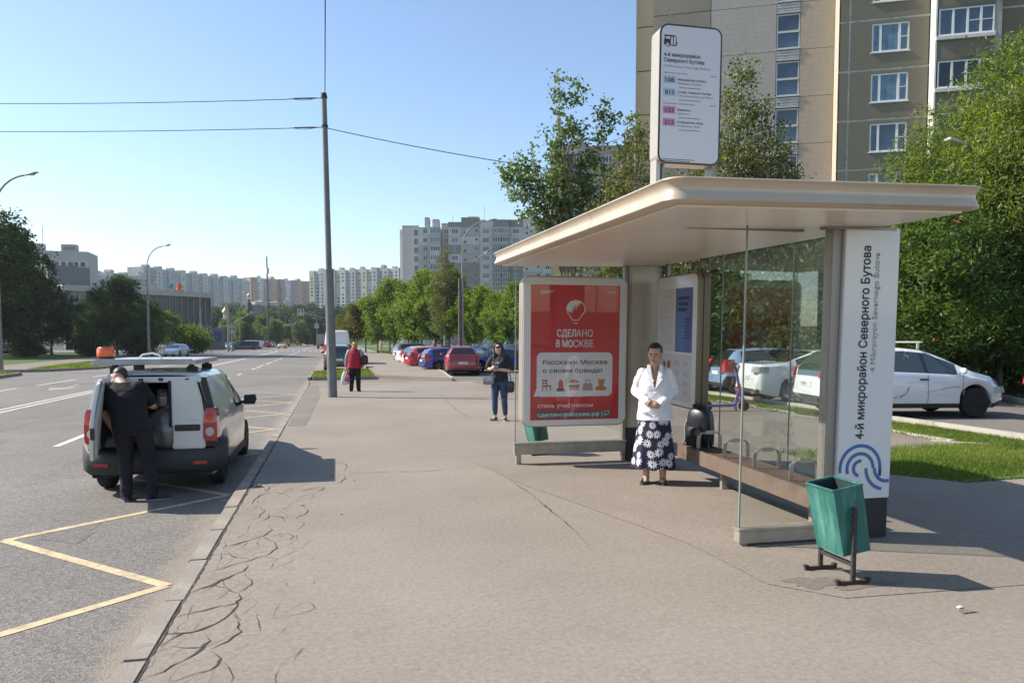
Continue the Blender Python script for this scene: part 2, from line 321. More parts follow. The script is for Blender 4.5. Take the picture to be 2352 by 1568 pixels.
# darker patch around the shelter, and the strip of old asphalt near the pole
sheet('asphalt_patch', [(1.9,10.9),(2.15,9.2),(2.6,7.4),(2.95,6.0),(3.0,4.9),(3.35,4.5),(5.2,4.45),(8.2,4.9),(8.0,7.4),(7.0,8.6),(5.2,11.3),(3.2,11.2)], .004, m_walk3)
sheet('asphalt_patch', [(-.98,16.2),(-.62,16.3),(-.5,24.3),(-.7,31.5),(-1.0,31.5)], .004, m_walk2)
# kerb along the carriageway: single stones
kerb = struct(bpy.data.objects.new('kerb', None)); COL.objects.link(kerb)
ks = MB(); ks.box(-.0725,.0725,-.494,.494,-.3,0)
ksm = ks.mesh('kerb_stone', m_kerb, bevel=.012)
y = 1.5; i = 0
while y < 33.5:
    o = put('kerb_stone', ksm, kerb); off = 0
    if y > 27: off = -.035*((y-27)/6.5)**1.5*4
    o.location = (-1.098+off*.3+rnd.uniform(-.006,.006), y+.5, -.004+rnd.uniform(-.006,.002)); o.rotation_euler = (rnd.uniform(-.004,.004), rnd.uniform(-.01,.01), rnd.uniform(-.005,.005)); y += 1.0
b = MB()
def kerb_line(mb, pts, wd, z0, z1):
    for p, q in zip(pts, pts[1:]): mb.bar((p[0],p[1],(z0+z1)/2), (q[0],q[1],(z0+z1)/2), wd, z1-z0)
kl = MB(); kerb_line(kl, [(-1.1,38.0),(1.9,38.3)], .16, -.3, -.02); kerb_line(kl, [(-1.25,38.1),(-1.25,44.4),(1.8,47.45)], .16, -.3, -.02); struct(kl.build('island_kerb', m_kerb, bevel=.01))
kl = MB(); kerb_line(kl, [(6.1,205),(5.93,113),(6.98,77.4),(6.63,63.5),(6.24,51.1),(5.88,42.8),(5.46,38.1),(5.28,35.4)], .13, -.5, .012); struct(kl.build('lot_kerb', m_kerbl, bevel=.008))
kl = MB(); kerb_line(kl, [(11.75,4),(11.66,13),(11.62,16),(11.6,31)], .15, -.5, .125); struct(kl.build('parking_kerb', m_kerbl, bevel=.01))
pb = struct(bpy.data.objects.new('path_border', None)); COL.objects.link(pb)
bs_ = MB(); bs_.box(-.06,.06,-.49,.49,-.3,.035); bsm = bs_.mesh('border_stone', m_kerbl, bevel=.012)
for k in range(18):
    yy = 11.6+k; xx = np.interp(yy, [11,12.8,16,18.5,33],[10.27,10.42,10.57,10.72,10.67])
    o = put('border_stone', bsm, pb); o.location = (xx+rnd.uniform(-.03,.03), yy, rnd.uniform(-.02,.015)); o.rotation_euler = (rnd.uniform(-.02,.02), rnd.uniform(-.05,.05), rnd.uniform(-.06,.03))
for k, (x, yy, a) in enumerate([(9.6,10.6,1.5),(8.6,10.52,1.5),(7.6,10.48,1.5),(10.38,10.95,.7)]):
    o = put('border_stone', bsm, pb); o.location = (x, yy, -.01); o.rotation_euler = (0, 0, a)
for k in range(3):                                     # border at the far side of the near grass (right edge of the picture)
    o = put('border_stone', bsm, pb); o.location = (9.4+k*1.02, 8.5+.11*k, -.02); o.rotation_euler = (0, 0, -1.46)
kl = MB(); kerb_line(kl, [(-15.9,30),(-16.6,43.5),(-16.9,47.2),(-17.4,47.45),(-30,47.45)], .18, -.4, -.02); kerb_line(kl, [(-40,51.65),(-18.4,51.65),(-17.1,52.4),(-15.55,56.3),(-15.5,92)], .18, -.4, -.02); struct(kl.build('left_kerb', m_kerb, bevel=.01))
# left side: lawns and the path between them
sheet('left_lawn', [(-15.62,56.4),(-15.6,92),(-21.5,92),(-20.3,72.7),(-19.4,60),(-18.3,52.0),(-17.1,52.6)], -.05, m_lawn)
sheet('left_lawn', [(-18.5,52),(-20.2,60),(-21.6,80),(-15.6,92),(-60,92),(-140,92),(-140,52)], -.07, m_lawn)
sheet('left_lawn', [(-16.05,30),(-16.7,43.5),(-17.0,47.2),(-60,47.3),(-60,30)], -.05, m_lawn)
sheet('left_path', [(-18.4,51.8),(-19.5,60),(-20.6,72.7),(-22.0,92),(-25.3,92),(-24,75),(-23.3,62),(-23,51.8)], -.045, m_walk2)
sheet('far_left_lawn', [(-26,92),(-33,120),(-60,150),(-160,300),(-260,300),(-140,92)], -.16, m_lawn)
sheet('island_lawn', [(-1.17,38.15),(1.85,38.4),(1.93,47.2),(-1.17,44.4)], -.01, m_lawn)
sheet('verge_lawn', [(6.0,205),(5.99,113),(7.04,77.5),(8.3,77.5),(14,88),(14,205)], .02, m_lawn)
sheet('right_lawn', [(7.04,8.68),(7.57,7.93),(8.62,8.0),(9.12,8.38),(11.7,8.66),(11.58,13),(11.53,16),(11.52,31),(10.73,31),(10.78,18.5),(10.62,16),(10.40,12.8),(10.24,11.1),(10.5,10.8),(10.5,10.72),(6.78,10.58),(6.72,10.2)], .012, m_lawn)
far_lawn = MB(); far_lawn.add([(x, y, hill_z(x, y)+.12) for y in (269,285,300,318,336) for x in (-60,-20,0,20,60)], [(j*5+i, j*5+i+1, (j+1)*5+i+1, (j+1)*5+i) for j in range(4) for i in range(4)])
struct(far_lawn.build('far_lawn', m_lawn, recalc=False))
fp = MB(); pts = [(P(716,790,d).x-.5, d) for d in (270,300,340,380)]
fp.add([c for (x, d) in pts for c in ((x+(d-270)*-.05-1.6, d, hill_z(x, d)+.2), (x+(d-270)*-.05+1.6, d, hill_z(x, d)+.2))], [(0,1,3,2),(2,3,5,4),(4,5,7,6)]); struct(fp.build('far_path', m_kerbl, recalc=False))
# white and yellow lines
mk = MB(); ZM = ROADZ+.004
def line(mb, x0, y0, x1, y1, wd, z=ZM):
    d = Vector((x1-x0, y1-y0, 0)).normalized(); a = Vector((-d.y, d.x, 0))*wd/2
    mb.add([(x0-a.x,y0-a.y,z),(x1-a.x,y1-a.y,z),(x1+a.x,y1+a.y,z),(x0+a.x,y0+a.y,z)], [(0,1,2,3)])
for x in (-8.98,-8.66): line(mk, x, 2, x-.25, 55, .12); line(mk, x-.25, 55.01, x-.8, 138, .12)
for y0 in (3.5,9.5,15.4): line(mk, -4.98, y0, -5.02, y0+2.7, .13)
for y0, y1 in ((20.5,23.4),(26.6,29.4),(32.7,35.6),(38.6,41.2),(44.9,46.9),(53,55.3),(56.4,62.3),(64.8,70.9),(73,79),(81.5,87),(90,96),(99,105),(109,115),(119,126),(130,137)): line(mk, -5.1-(y0-20)*.008, y0, -5.1-(y1-20)*.008, y1, .13)
for y0, y1 in ((20,23.5),(26.2,29.5),(31.2,34.5),(36.3,41.9),(44.1,49.5),(52,57),(60,66),(70,76),(80,86)): line(mk, -12.4, y0, -12.5, y1, .12)
for k in range(14): line(mk, -14.6+k*1.0, 145.2, -14.6+k*1.0, 149.2, .45)
for y0 in range(158,236,9): line(mk, -10.2, y0, -10.4, y0+6, .16)
line(mk, -6.2, 155, -6.4, 236, .12)
fd = MB(); fd.add([(-10.75,32.6,ZM),(-10.1,34.5,ZM),(-10.45,34.4,ZM),(-10.55,34.9,ZM),(-10.72,34.9,ZM),(-10.8,34.4,ZM),(-11.35,34.6,ZM)], [(0,1,2,3,4,5,6)])
line(fd, -10.72, 34.91, -11.02, 37.2, .13); struct(fd.build('worn_arrow', M('worn_paint', (.30,.28,.255), .8, var=.3, vs_=8, dirt=(.19,.175,.155), ds=3), recalc=False))
for k in range(4): line(mk, -1.35+k*.02, 46.3+k*1.4, -1.02+k*.02, 46.6+k*1.4, .3)
struct(mk.build('road_marking', m_paint, recalc=False))
yk = MB(); pr = (-1.32, -3.14)
pts = [(-3.14,4.62),(-1.32,6.41)]+[((-1.32 if k % 2 else -3.14), 6.41+1.82*(k+1)) for k in range(0,13)]
for k, (p, q) in enumerate(zip(pts, pts[1:])): line(yk, p[0], p[1], q[0], q[1], .10, ZM+.0007*(k % 2))
line(yk, -1.3, 2.9, -3.14, 4.62, .115, ZM+.0014)
struct(yk.build('bus_stop_marking', m_yel, recalc=False))
# ---- cracks of the pavement: sunken ribbons of dirt with raised, worn lips
def crack(mb, pts, w0, jit=.012, z=.0035, sub=5):
    out = []
    for k in range(len(pts)-1):
        p, q = Vector((*pts[k], 0)), Vector((*pts[k+1], 0)); n = max(2, int((q-p).length/.07))
        for j in range(n): out.append(p.lerp(q, j/n))
    out.append(Vector((*pts[-1], 0))); L = len(out); side = []
    for k, p in enumerate(out):
        d = (out[min(k+1,L-1)]-out[max(k-1,0)]).normalized(); a = Vector((-d.y, d.x, 0))
        c = p+a*rnd.uniform(-jit, jit); ww = w0*.95*(.18+1.1*mnoise.noise(Vector((p.x*4,p.y*4,1)))**2*3+.5*abs(math.sin(k*.37+p.y*2)))*min(1, .25+3*min(k, L-1-k)/L)*rnd.uniform(.6,1.3)
        side.append((c-a*ww/2, c+a*ww/2))
    o = len(mb.v)
    for l, r in side: mb.v += [(l.x,l.y,z),(r.x,r.y,z)]
    for k in range(L-1): mb.f.append((o+2*k, o+2*k+1, o+2*k+3, o+2*k+2)); mb.m.append(0)
ck = MB()
crack(ck, [(-1.015,y) for y in (3.2,4.5,5.6,6.4,7.4,8.5,10,12,14.5,17)], .022, .006)
def sc_(*a): return [tuple(Vector(G_(u, v))) for u, v in a]
def G_(u, v):
    p = P(u, v, 1.); e = Vector((0,0,EYE)); d = p-e; t = -EYE/d.z; return (d.x*t, d.y*t)
q6 = lambda l: [G_(.3030*a, 1093+.3030*b) for a, b in l]
for l, wd in [([(1040,1568),(1230,1480),(1390,1400),(1540,1310),(1580,1250),(1570,1200)], .016), ([(1300,1568),(1480,1490),(1600,1470),(1665,1400),(1660,1370),(1590,1320)], .018),
          ([(1210,1290),(1390,1195),(1550,1160),(1700,1080),(1780,1010),(1800,960),(1690,990)], .024), ([(1300,1080),(1480,1035),(1640,990),(1780,965),(1820,930),(1800,890)], .02),
          ([(1430,885),(1610,830),(1720,770),(1850,720),(1875,680),(1860,655)], .018), ([(1620,830),(1720,850),(1790,885),(1890,835),(1915,815),(1880,765),(1850,740)], .014),
          ([(1480,750),(1680,700),(1890,640),(2020,600),(2110,545),(2080,500),(1990,465)], .016), ([(1590,600),(1730,590),(1790,615),(1900,630)], .01), ([(1680,545),(1850,500),(1990,455),(2060,410),(2040,370)], .016),
          ([(1850,350),(1960,310),(2010,270),(1980,240)], .014), ([(1930,360),(2030,320),(2040,280)], .014), ([(1220,1195),(1330,1190),(1470,1190)], .009), ([(1280,1285),(1400,1300),(1540,1300)], .01),
          ([(1290,1380),(1370,1300)], .014), ([(1010,1305),(1090,1275),(1170,1262)], .012), ([(1590,1310),(1720,1250),(1820,1180),(1800,1120),(1825,1090),(1780,1045)], .013), ([(1690,1415),(1750,1480),(1760,1568)], .016),
          ([(1280,890),(1350,865),(1420,855)], .012), ([(1890,110),(1960,80),(2000,50)], .014), ([(2010,130),(2040,90),(2020,60)], .012), ([(1900,220),(1960,150),(2080,120),(2180,150)], .012), ([(2050,360),(2150,345),(2140,310),(2060,305)], .009), ([(1800,480),(1890,400),(1900,350)], .006), ([(2060,260),(2220,235)], .008), ([(2000,465),(2180,430),(2225,455),(2210,495)], .006)]: crack(ck, q6(l), wd)
q7 = lambda l: [G_(678.5+.2885*a, 829.2+.2885*b) for a, b in l]
for l, wd in [([(0,755),(130,760),(240,780),(280,800)], .012), ([(290,795),(400,820),(410,845),(390,880)], .012), ([(300,890),(430,885),(560,892),(760,880),(980,880),(1200,860),(1400,848)], .014), ([(390,910),(400,930),(360,965),(290,980)], .012),
          ([(0,1045),(130,1015),(230,1000),(220,1020),(180,1040)], .012), ([(0,1260),(90,1205),(100,1180),(70,1150),(20,1145)], .014), ([(40,1075),(140,1055),(150,1080),(120,1100)], .01), ([(0,1345),(60,1310),(70,1290),(40,1260)], .01), ([(280,930),(305,890)], .014),
          ([(1590,820),(1620,860),(1690,925),(1760,985),(1850,1040),(1960,1130),(2060,1210),(2160,1290),(2240,1360),(2290,1420),(2340,1470)], .014), ([(1610,820),(1800,805),(2000,790),(2200,775),(2350,765)], .02),
          ([(1150,260),(1240,350),(1320,410),(1390,460)], .016), ([(0,505),(300,495),(700,475),(1100,462),(1370,455)], .012), ([(980,1318),(1010,1290),(1000,1260)], .004), ([(0,240),(180,232),(330,240)], .02), ([(110,245),(100,330),(95,400),(0,408)], .025)]: crack(ck, q7(l), wd)
nodes_ = {}
for i_ in range(6):
    for j_ in range(34): nodes_[(i_,j_)] = (-.98+i_*.16+rnd.uniform(-.07,.07), 2.9+j_*.27+rnd.uniform(-.11,.11))
for (i_, j_), p_ in nodes_.items():                       # fine net of hairline cracks between the wide ones
    for q_ in ((i_+1,j_),(i_,j_+1),(i_+1,j_+1)):
        if q_ in nodes_ and rnd.random() < (.62-.09*i_)*(1 if j_ < 24 else .6): 
            a_ = nodes_[q_]; m_ = ((p_[0]+a_[0])/2+rnd.uniform(-.03,.03), (p_[1]+a_[1])/2+rnd.uniform(-.03,.03)); crack(ck, [p_, m_, a_], rnd.uniform(.002,.0045), .006)
crack(ck, [(3.05,4.82),(4.2,4.95),(6,5.1),(8,5.3)], .014); crack(ck, [(4.3,5.5),(5.8,5.35),(8.3,5.1)], .012)
struct(ck.build('pavement_crack', m_crack, recalc=False))
st = MB()                                                # stains, litter and pebbles
for k in range(9):
    x, yy = rnd.uniform(-.6,7), rnd.uniform(3.2,22); s_ = rnd.uniform(.006,.015)
    st.ell((x, yy, .004), s_, s_*rnd.uniform(.5,1), .006, 6)
struct(st.build('pebbles', M('pebble', (.12,.10,.085), .9)), 'stuff')
lt = MB()
for x, yy, a, l_, in [(3.94,4.16,.2,.032)]:
    lt.bar((x,yy,.008), (x+l_*math.cos(a),yy+l_*math.sin(a),.012), .022, .006)
tag(lt.build('paper_scrap', M('paper', (.75,.70,.6), .8)), 'small pale scrap of paper lying on the pavement by the bin', 'litter')

kl = MB(); kerb_line(kl, [(12.5,7.5),(18.2,17.3),(19.3,19.2),(25,29)], .16, -.3, .16); struct(kl.build('far_lot_kerb', m_kerbl, bevel=.01))
sheet('far_lot_lawn', [(12.8,7.5),(18.3,17.25),(19.4,19.15),(25,28.8),(45,60),(70,60),(70,7)], .09, m_lawn)
# damp stains and old tar on the paving: shapes of their own
def blot(mb, cx, cy, rx, ry, seed, z):
    r_ = random.Random(seed); n = 26; pts = []
    for k in range(n):
        a = 2*math.pi*k/n; q = 1+.25*math.sin(3*a+seed)+.15*math.sin(7*a+seed*2)+r_.uniform(-.08,.08); pts.append((cx+rx*q*math.cos(a), cy+ry*q*math.sin(a), z))
    mb.add(pts, [tuple(range(n))])
bt = MB()
for k, (x, y, rx, ry) in enumerate([(3.35,4.85,.20,.12),(3.66,4.72,.26,.08),(3.95,4.1,.05,.035)]): blot(bt, x, y, rx, ry, k+1, .0062+.0002*k)
struct(bt.build('damp_stain', asphalt('stained_asphalt', (.165,.138,.115), (.215,.182,.15), 150, .22, (.12,.10,.085), .8, .003, .25), recalc=False))
tr = MB(); tb2 = MB()
for k, (x, y, rx, ry) in enumerate([(-4.2,7.5,.5,1.6),(-3.9,12.5,.35,1.2),(-6.4,14,.5,2.5),(-2.6,8.4,.22,.4),(-7.2,20,.4,3),(-3.4,24,.5,4),(-5.9,27,.3,3)]): blot(tr, x, y, rx, ry, k+20, ROADZ+.0015+.0002*k)
struct(tr.build('oil_stain', asphalt('oily_asphalt', (.150,.137,.123), (.19,.173,.154), 66, .34, (.10,.09,.085), .6, .008, .5), recalc=False))
# ================================================================ GRASS
m_grass = leaf_mat('grass_blade', (.10,.15,.022), .4, .6, .03, (.20,.24,.055))
def in_poly(px, py, poly):
    c = np.zeros(len(px), bool); n = len(poly)
    for i in range(n):
        x1, y1 = poly[i]; x2, y2 = poly[(i+1)%n]
        c ^= ((y1 > py) != (y2 > py)) & (px < (x2-x1)*(py-y1)/((y2-y1) if y2 != y1 else 1e-9)+x1)
    return c
def grass(name, poly, z, n, h, wd, mat, dens=True):
    xs_ = [p[0] for p in poly]; ys_ = [p[1] for p in poly]
    px = nrs.uniform(min(xs_), max(xs_), n*3); py = nrs.uniform(min(ys_), max(ys_), n*3); k = in_poly(px, py, poly)
    if dens: k &= nrs.uniform(0,1,len(px)) < np.clip((np.sin(px*2.1)+np.sin(py*1.7+px))*.18+.75, .15, 1)
    px, py = px[k][:n], py[k][:n]; n = len(px); ed = nrs.uniform(0,1,n) < .12; px = px+nrs.normal(0,.10,n)*ed; py = py+nrs.normal(0,.10,n)*ed
    a = nrs.uniform(0, 2*np.pi, n); l = nrs.uniform(.45,1.3,n)*h; t = nrs.uniform(.1,.9,n)*l; b_ = nrs.uniform(0, 2*np.pi, n)
    v = np.zeros((n,3,3)); v[:,0] = np.stack([px-np.cos(a)*wd/2, py-np.sin(a)*wd/2, np.full(n,z)], 1); v[:,1] = np.stack([px+np.cos(a)*wd/2, py+np.sin(a)*wd/2, np.full(n,z)], 1)
    v[:,2] = np.stack([px+np.cos(b_)*t, py+np.sin(b_)*t, z+l], 1)
    me = bpy.data.meshes.new(name); tri_mesh(me, v.reshape(-1,3), np.arange(n*3).reshape(-1,3)); me.materials.append(mat)
    return struct(put(name, me), 'stuff')
def tri_mesh(me, v, f):
    n, k = f.shape; me.vertices.add(len(v)); me.vertices.foreach_set('co', v.astype(np.float32).ravel())
    me.loops.add(n*k); me.loops.foreach_set('vertex_index', f.astype(np.int32).ravel()); me.polygons.add(n)
    me.polygons.foreach_set('loop_start', np.arange(0, n*k, k, dtype=np.int32)); me.update(calc_edges=True)
grass('right_grass', [(7.12,8.72),(7.62,8.05),(8.58,8.15),(9.3,8.6),(11.66,8.95),(11.58,13),(10.46,12.7),(10.35,11.2),(10.62,10.8),(10.6,10.64),(6.9,10.48),(6.85,10.2)], .01, 52000, .055, .009, m_grass)
grass('strip_grass', [(10.48,12.8),(11.57,12.8),(11.52,24),(10.8,24),(10.8,18.5),(10.64,16)], .01, 30000, .06, .012, m_grass)
grass('border_weeds', [(10.15,11.2),(10.62,11.2),(10.92,18.6),(10.85,26),(10.55,26),(10.45,16)], .0, 3600, .10, .012, m_grass)
grass('border_weeds', [(6.75,10.35),(10.5,10.45),(10.5,10.85),(6.75,10.75)], .0, 1500, .08, .01, m_grass)
grass('border_weeds', [(6.95,8.62),(7.5,7.85),(8.7,7.92),(9.2,8.3),(11.6,8.55),(11.6,8.85),(9.1,8.5),(8.6,8.15),(7.65,8.1),(7.2,8.75)], .0, 1300, .07, .01, m_grass)
grass('island_grass', [(-1.15,38.3),(1.85,38.5),(1.93,47),(-1.15,44.4)], -.02, 9000, .11, .03, m_grass)
grass('left_grass', [(-15.65,56.5),(-15.65,75),(-20,72.7),(-19.4,60),(-18.3,52.2),(-17.1,52.8)], -.06, 9000, .13, .04, m_grass)
grass('left_grass', [(-16.8,43.6),(-17.05,47.0),(-22,47.2),(-22,43)], -.06, 3500, .14, .04, m_grass)
grass('verge_grass', [(6.0,120),(7.05,77.6),(8.3,77.6),(12,88),(12,120)], .01, 8000, .14, .06, m_grass)
# ================================================================ TREES
def leaf_cards(c, L, W, n, droop=0., up=.0):
    d = nrs.normal(size=(n,3)); d[:,2] = d[:,2]*.8-droop+up; d /= np.linalg.norm(d, axis=1)[:,None]
    s = np.cross(d, nrs.normal(size=(n,3))); s /= np.linalg.norm(s, axis=1)[:,None]+1e-9
    l = (L*nrs.uniform(.65,1.35,n))[:,None]; w_ = (W*nrs.uniform(.7,1.3,n))[:,None]; nn = np.cross(d, s)
    v = np.stack([c-d*l/2, c+s*w_/2+d*l*.05+nn*w_*.18, c+d*l/2-nn*l*.08, c-s*w_/2+d*l*.05+nn*w_*.18], 1)
    return v.reshape(-1,3), np.arange(n*4).reshape(-1,4)
def crown_points(ells, n, clump, sig, shell=.55, gap=.0):
    vol = np.array([e[3]*e[4]*e[5] for e in ells]); vol = vol**.75; cnt = np.maximum(1, (n/clump*vol/vol.sum())).astype(int); cs = []
    for e, k in zip(ells, cnt):
        d = nrs.normal(size=(k,3)); d /= np.linalg.norm(d, axis=1)[:,None]; r = nrs.uniform(shell**3, 1, k)**(1/3.)
        r *= 1+.16*np.sin(d[:,0]*5+e[0])*np.cos(d[:,2]*6+e[1])
        cs.append(np.array(e[:3])+d*r[:,None]*np.array(e[3:6]))
    cs = np.concatenate(cs); m = len(cs); per = max(1, n//m)
    size = nrs.uniform(.45,1.35,m)
    p = np.repeat(cs, per, 0)+nrs.normal(size=(m*per,3))*np.repeat(size,per)[:,None]*np.array([sig,sig,sig*.75])
    return p, cs
m_bark = M('bark', (.085,.07,.055), .95, var=.35, vs_=6, bump=.8, bs=20)
m_birch = M('birch_bark', (.42,.38,.33), .8, var=.25, vs_=5, dirt=(.05,.045,.04), ds=4)
def make_tree(seed, H, ells, nleaf, L, W, mat, bark=None, tr=.16, clump=26, sig=.34, droop=0., trunk_top=.75, limbs=9, shell=.5, lean=(0,0), name='tree', up=0.):
    global nrs
    nrs = np.random.RandomState(seed); r_ = random.Random(seed)
    p, cs = crown_points(ells, nleaf, clump, sig, shell)
    v, f = leaf_cards(p, L, W, len(p), droop, up)
    cm = bpy.data.meshes.new(name+'_crown'); tri_mesh(cm, v, f); cm.materials.append(mat)
    t = MB(); N_ = 9; pts = []
    for k in range(N_):
        q = k/(N_-1); pts.append(Vector((lean[0]*q+.10*math.sin(3*q+seed)*q*H*.12, lean[1]*q+.1*math.cos(2.3*q+seed)*q*H*.12, q*H*trunk_top)))
    t.tube(pts, [tr*(1.25 if k == 0 else 1)*(1-.8*k/(N_-1)) for k in range(N_)], 8)
    for k in range(limbs):
        a = pts[2+int((N_-4)*k/limbs)]; e = Vector(cs[r_.randrange(len(cs))]); mid = a.lerp(e, .5)+Vector((0,0,.12*(e-a).length))
        t.tube([a, a.lerp(mid,.5), mid, mid.lerp(e,.55), e], [tr*.42, tr*.34, tr*.24, tr*.13, tr*.04], 6)
    tm = t.mesh(name+'_trunk', bark or m_bark, smooth=True, recalc=False, ang=80)
    return tm, cm
def plant(proto, label, loc, rotz=0., scale=1., name='tree', cat='tree', group=None):
    t = thing(name, label, cat, loc, rotz, group, scale); put('trunk', proto[0], t); put('crown', proto[1], t); return t
lm_dark = leaf_mat('maple_leaf', (.036,.06,.018), .34, .5, .035, (.06,.088,.022))
lm_mid = leaf_mat('lime_leaf', (.105,.165,.028), .5, .5, .05, (.165,.22,.04))
lm_yel = leaf_mat('yellowing_leaf', (.13,.14,.025), .45, .5, .05, (.13,.115,.022))
lm_wil = leaf_mat('willow_leaf', (.085,.13,.03), .45, .5, .1, (.13,.17,.035))
lm_pop = leaf_mat('poplar_leaf', (.11,.165,.045), .4, .6, .10, (.13,.18,.045))
lm_bir = leaf_mat('birch_leaf', (.10,.12,.045), .45, .6, .10, (.15,.145,.05))
lm_row = leaf_mat('rowan_leaf', (.06,.11,.02), .46, .5, .06, (.11,.16,.028))
lm_far = leaf_mat('far_leaf', (.05,.085,.028), .35, .45, .03, (.075,.11,.035))
lm_fard = leaf_mat('far_dark_leaf', (.026,.048,.022), .3, .4, .03, (.04,.065,.025))
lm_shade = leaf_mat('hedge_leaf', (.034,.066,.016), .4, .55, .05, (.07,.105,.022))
def ellcrown(H, z0, rx, n, seed, flat=1.):
    r_ = random.Random(seed); es = [(0,0,(H+z0)/2,rx*.62,rx*.62,(H-z0)*.46)]
    for k in range(n):
        a = r_.uniform(0,6.28); q = r_.random(); z = z0+(H-z0)*(.12+.8*q); rr = rx*math.sin(math.pi*(.16+.74*q))*r_.uniform(.55,.85)
        s_ = rx*r_.uniform(.28,.45); es.append((rr*math.cos(a), rr*math.sin(a), z, s_, s_, s_*flat))
    return es
_sv = nrs
# --- prototypes
T_lime = [make_tree(20+k, 9.2, ellcrown(9.2,1.7,2.6,13,k), 15000, .22, .15, lm_mid, tr=.13, sig=.28, clump=26, shell=.6) for k in range(2)]
T_limey = make_tree(31, 8.6, ellcrown(8.6,1.9,2.4,9,5), 12000, .24, .17, lm_yel, tr=.13, sig=.36)
T_dark = [make_tree(40+k, 14.5, ellcrown(14.5,2.1,5.4,20,k+3), 24000, .32, .22, lm_dark, tr=.24, sig=.44, clump=32, limbs=18, shell=.62) for k in range(2)]
T_will = make_tree(50, 10, ellcrown(10,.6,3.4,12,9), 15000, .55, .16, lm_wil, tr=.2, sig=.42, droop=1.0)
T_far = make_tree(52, 10, ellcrown(10,1.0,4,11,12), 6500, .62, .5, lm_far, tr=.2, sig=.6, clump=14)
T_fard = make_tree(53, 12, ellcrown(12,1.0,4,11,15), 6500, .62, .5, lm_fard, tr=.2, sig=.6, clump=14)
fir_e = [(0,0,1.2+k*1.15,2.3*(1-k/9.5),2.3*(1-k/9.5),.55) for k in range(9)]
T_fir = make_tree(54, 11, fir_e, 7000, .5, .2, leaf_mat('spruce_needles', (.018,.038,.024), .1, .4, .04), tr=.16, sig=.25, droop=.35, trunk_top=.98, limbs=4, shell=.2)

# --- right, behind the shelter
# young poplar with an open crown
pq = [(605,150,40),(600,260,55),(740,220,50),(720,300,55),(610,380,45),(660,470,85),(520,510,35),(760,480,50),(740,580,60),(600,600,75),(930,330,40),(880,400,50),(990,430,45),(930,500,60),(900,560,55),(1120,440,40),(1180,500,50),(1130,560,55),(1200,620,50),(330,700,45),(420,650,35),(230,790,65),(330,800,80),(430,760,60),(230,870,60),(380,870,70),(310,940,60),(480,880,70),(580,720,70),(600,850,80),(800,720,70),(870,700,50),(1080,680,60),(1150,780,60),(950,800,80),(760,880,90),(500,1000,90),(400,960,70),(360,1100,50),(450,1100,80),(600,1000,100),(800,950,110),(700,1080,90),(560,1150,80),(1000,900,80),(460,1190,50),(560,1250,90),(760,1230,110),(960,1080,110),(620,1350,110)]
pe = [((1093+.3125*a-1345)*34/FOC, rnd.uniform(-.7,.7), (781-150.8-.3125*b_)/FOC*34+1.75, r_*.0064, r_*.0064, r_*.0062) for a, b_, r_ in pq]
T_pop = make_tree(60, 12.6, pe, 10500, .15, .12, lm_pop, M('poplar_bark', (.26,.22,.17), .85, var=.3, vs_=5), tr=.12, clump=9, sig=.16, trunk_top=.93, limbs=26, shell=.1, droop=.3, lean=(-1.3,0))
g0 = G(1345, 34); plant(T_pop, 'open poplar with sparse twigs rising against the sky, behind the far end of the shelter', (g0.x, g0.y, 0), -YAW, 1, 'poplar_tree', 'tree')
# birches behind the lightbox
be = [(.1,0,11.6,.5,.5,.9),(.2,0,10.4,1.0,.9,.9),(.2,0,9.1,1.5,1.2,1.0),(-.7,0,8.0,1.5,1.2,1.1),(1.0,0,7.8,1.5,1.2,1.2),(0,0,6.5,1.9,1.6,1.3),(1.2,0,5.7,1.7,1.3,1.2),(-1.2,0,5.6,1.6,1.3,1.2),(0,0,4.4,2.1,1.6,1.1),(0,0,3.2,1.9,1.5,.7)]
T_bir = make_tree(61, 12, be, 26000, .11, .085, lm_bir, m_birch, tr=.15, clump=26, sig=.22, droop=.9, trunk_top=.97, limbs=18, shell=.1)
for u, dep, s_, rz, lab in [(1690,29,1.0,0,'tall drooping birch right beside the stop lightbox'),(1787,30,.80,1.2,'shorter drooping birch in front of the staircase windows'),(1462,31,.86,2.5,'birch half hidden by the left edge of the lightbox'),(1600,33,.72,4.1,'low birch seen through the shelter glass behind the timetable'),(1555,30,.62,5.0,'lowest birch standing right behind the far shelter pillar')]:
    g0 = G(u, dep); plant(T_bir, lab, (g0.x, g0.y, 0), rz, s_, 'birch_tree')
# big willow-leaved tree and rowan on the right
we = ellcrown(10.4, 2.2, 4.1, 20, 77)+[(-2.2,-1,6.6,2.1,2,1.8),(2.5,-1,7.3,2.1,2,2),(-3.2,-.5,5.0,1.7,1.6,1.3),(0,-2,8.2,2,1.8,1.6),(3.6,-1,5,1.8,1.6,2)]
lm_ash = leaf_mat('ash_leaf', (.105,.152,.024), .52, .5, .08, (.18,.22,.034))
T_ash = make_tree(62, 10.4, we, 84000, .17, .042, lm_ash, tr=.2, clump=48, sig=.30, droop=.7, limbs=22, shell=.68)
for u, dep, s_, rz, lab in [(2196,26.5,.88,.4,'large bright narrow-leaved tree with a lamp post in its crown'),(2420,24,1.0,2.6,'tall narrow-leaved tree at the right edge of the picture')]:
    g0 = G(u, dep); plant(T_ash, lab, (g0.x, g0.y, -.18), rz, s_, 'ash_tree')
re_ = ellcrown(5.8, 1.2, 2.3, 14, 5)
T_row = make_tree(63, 5.8, re_, 26000, .16, .05, lm_row, tr=.1, clump=34, sig=.26, droop=.25, limbs=14, shell=.4)
bmesh_b = MB()
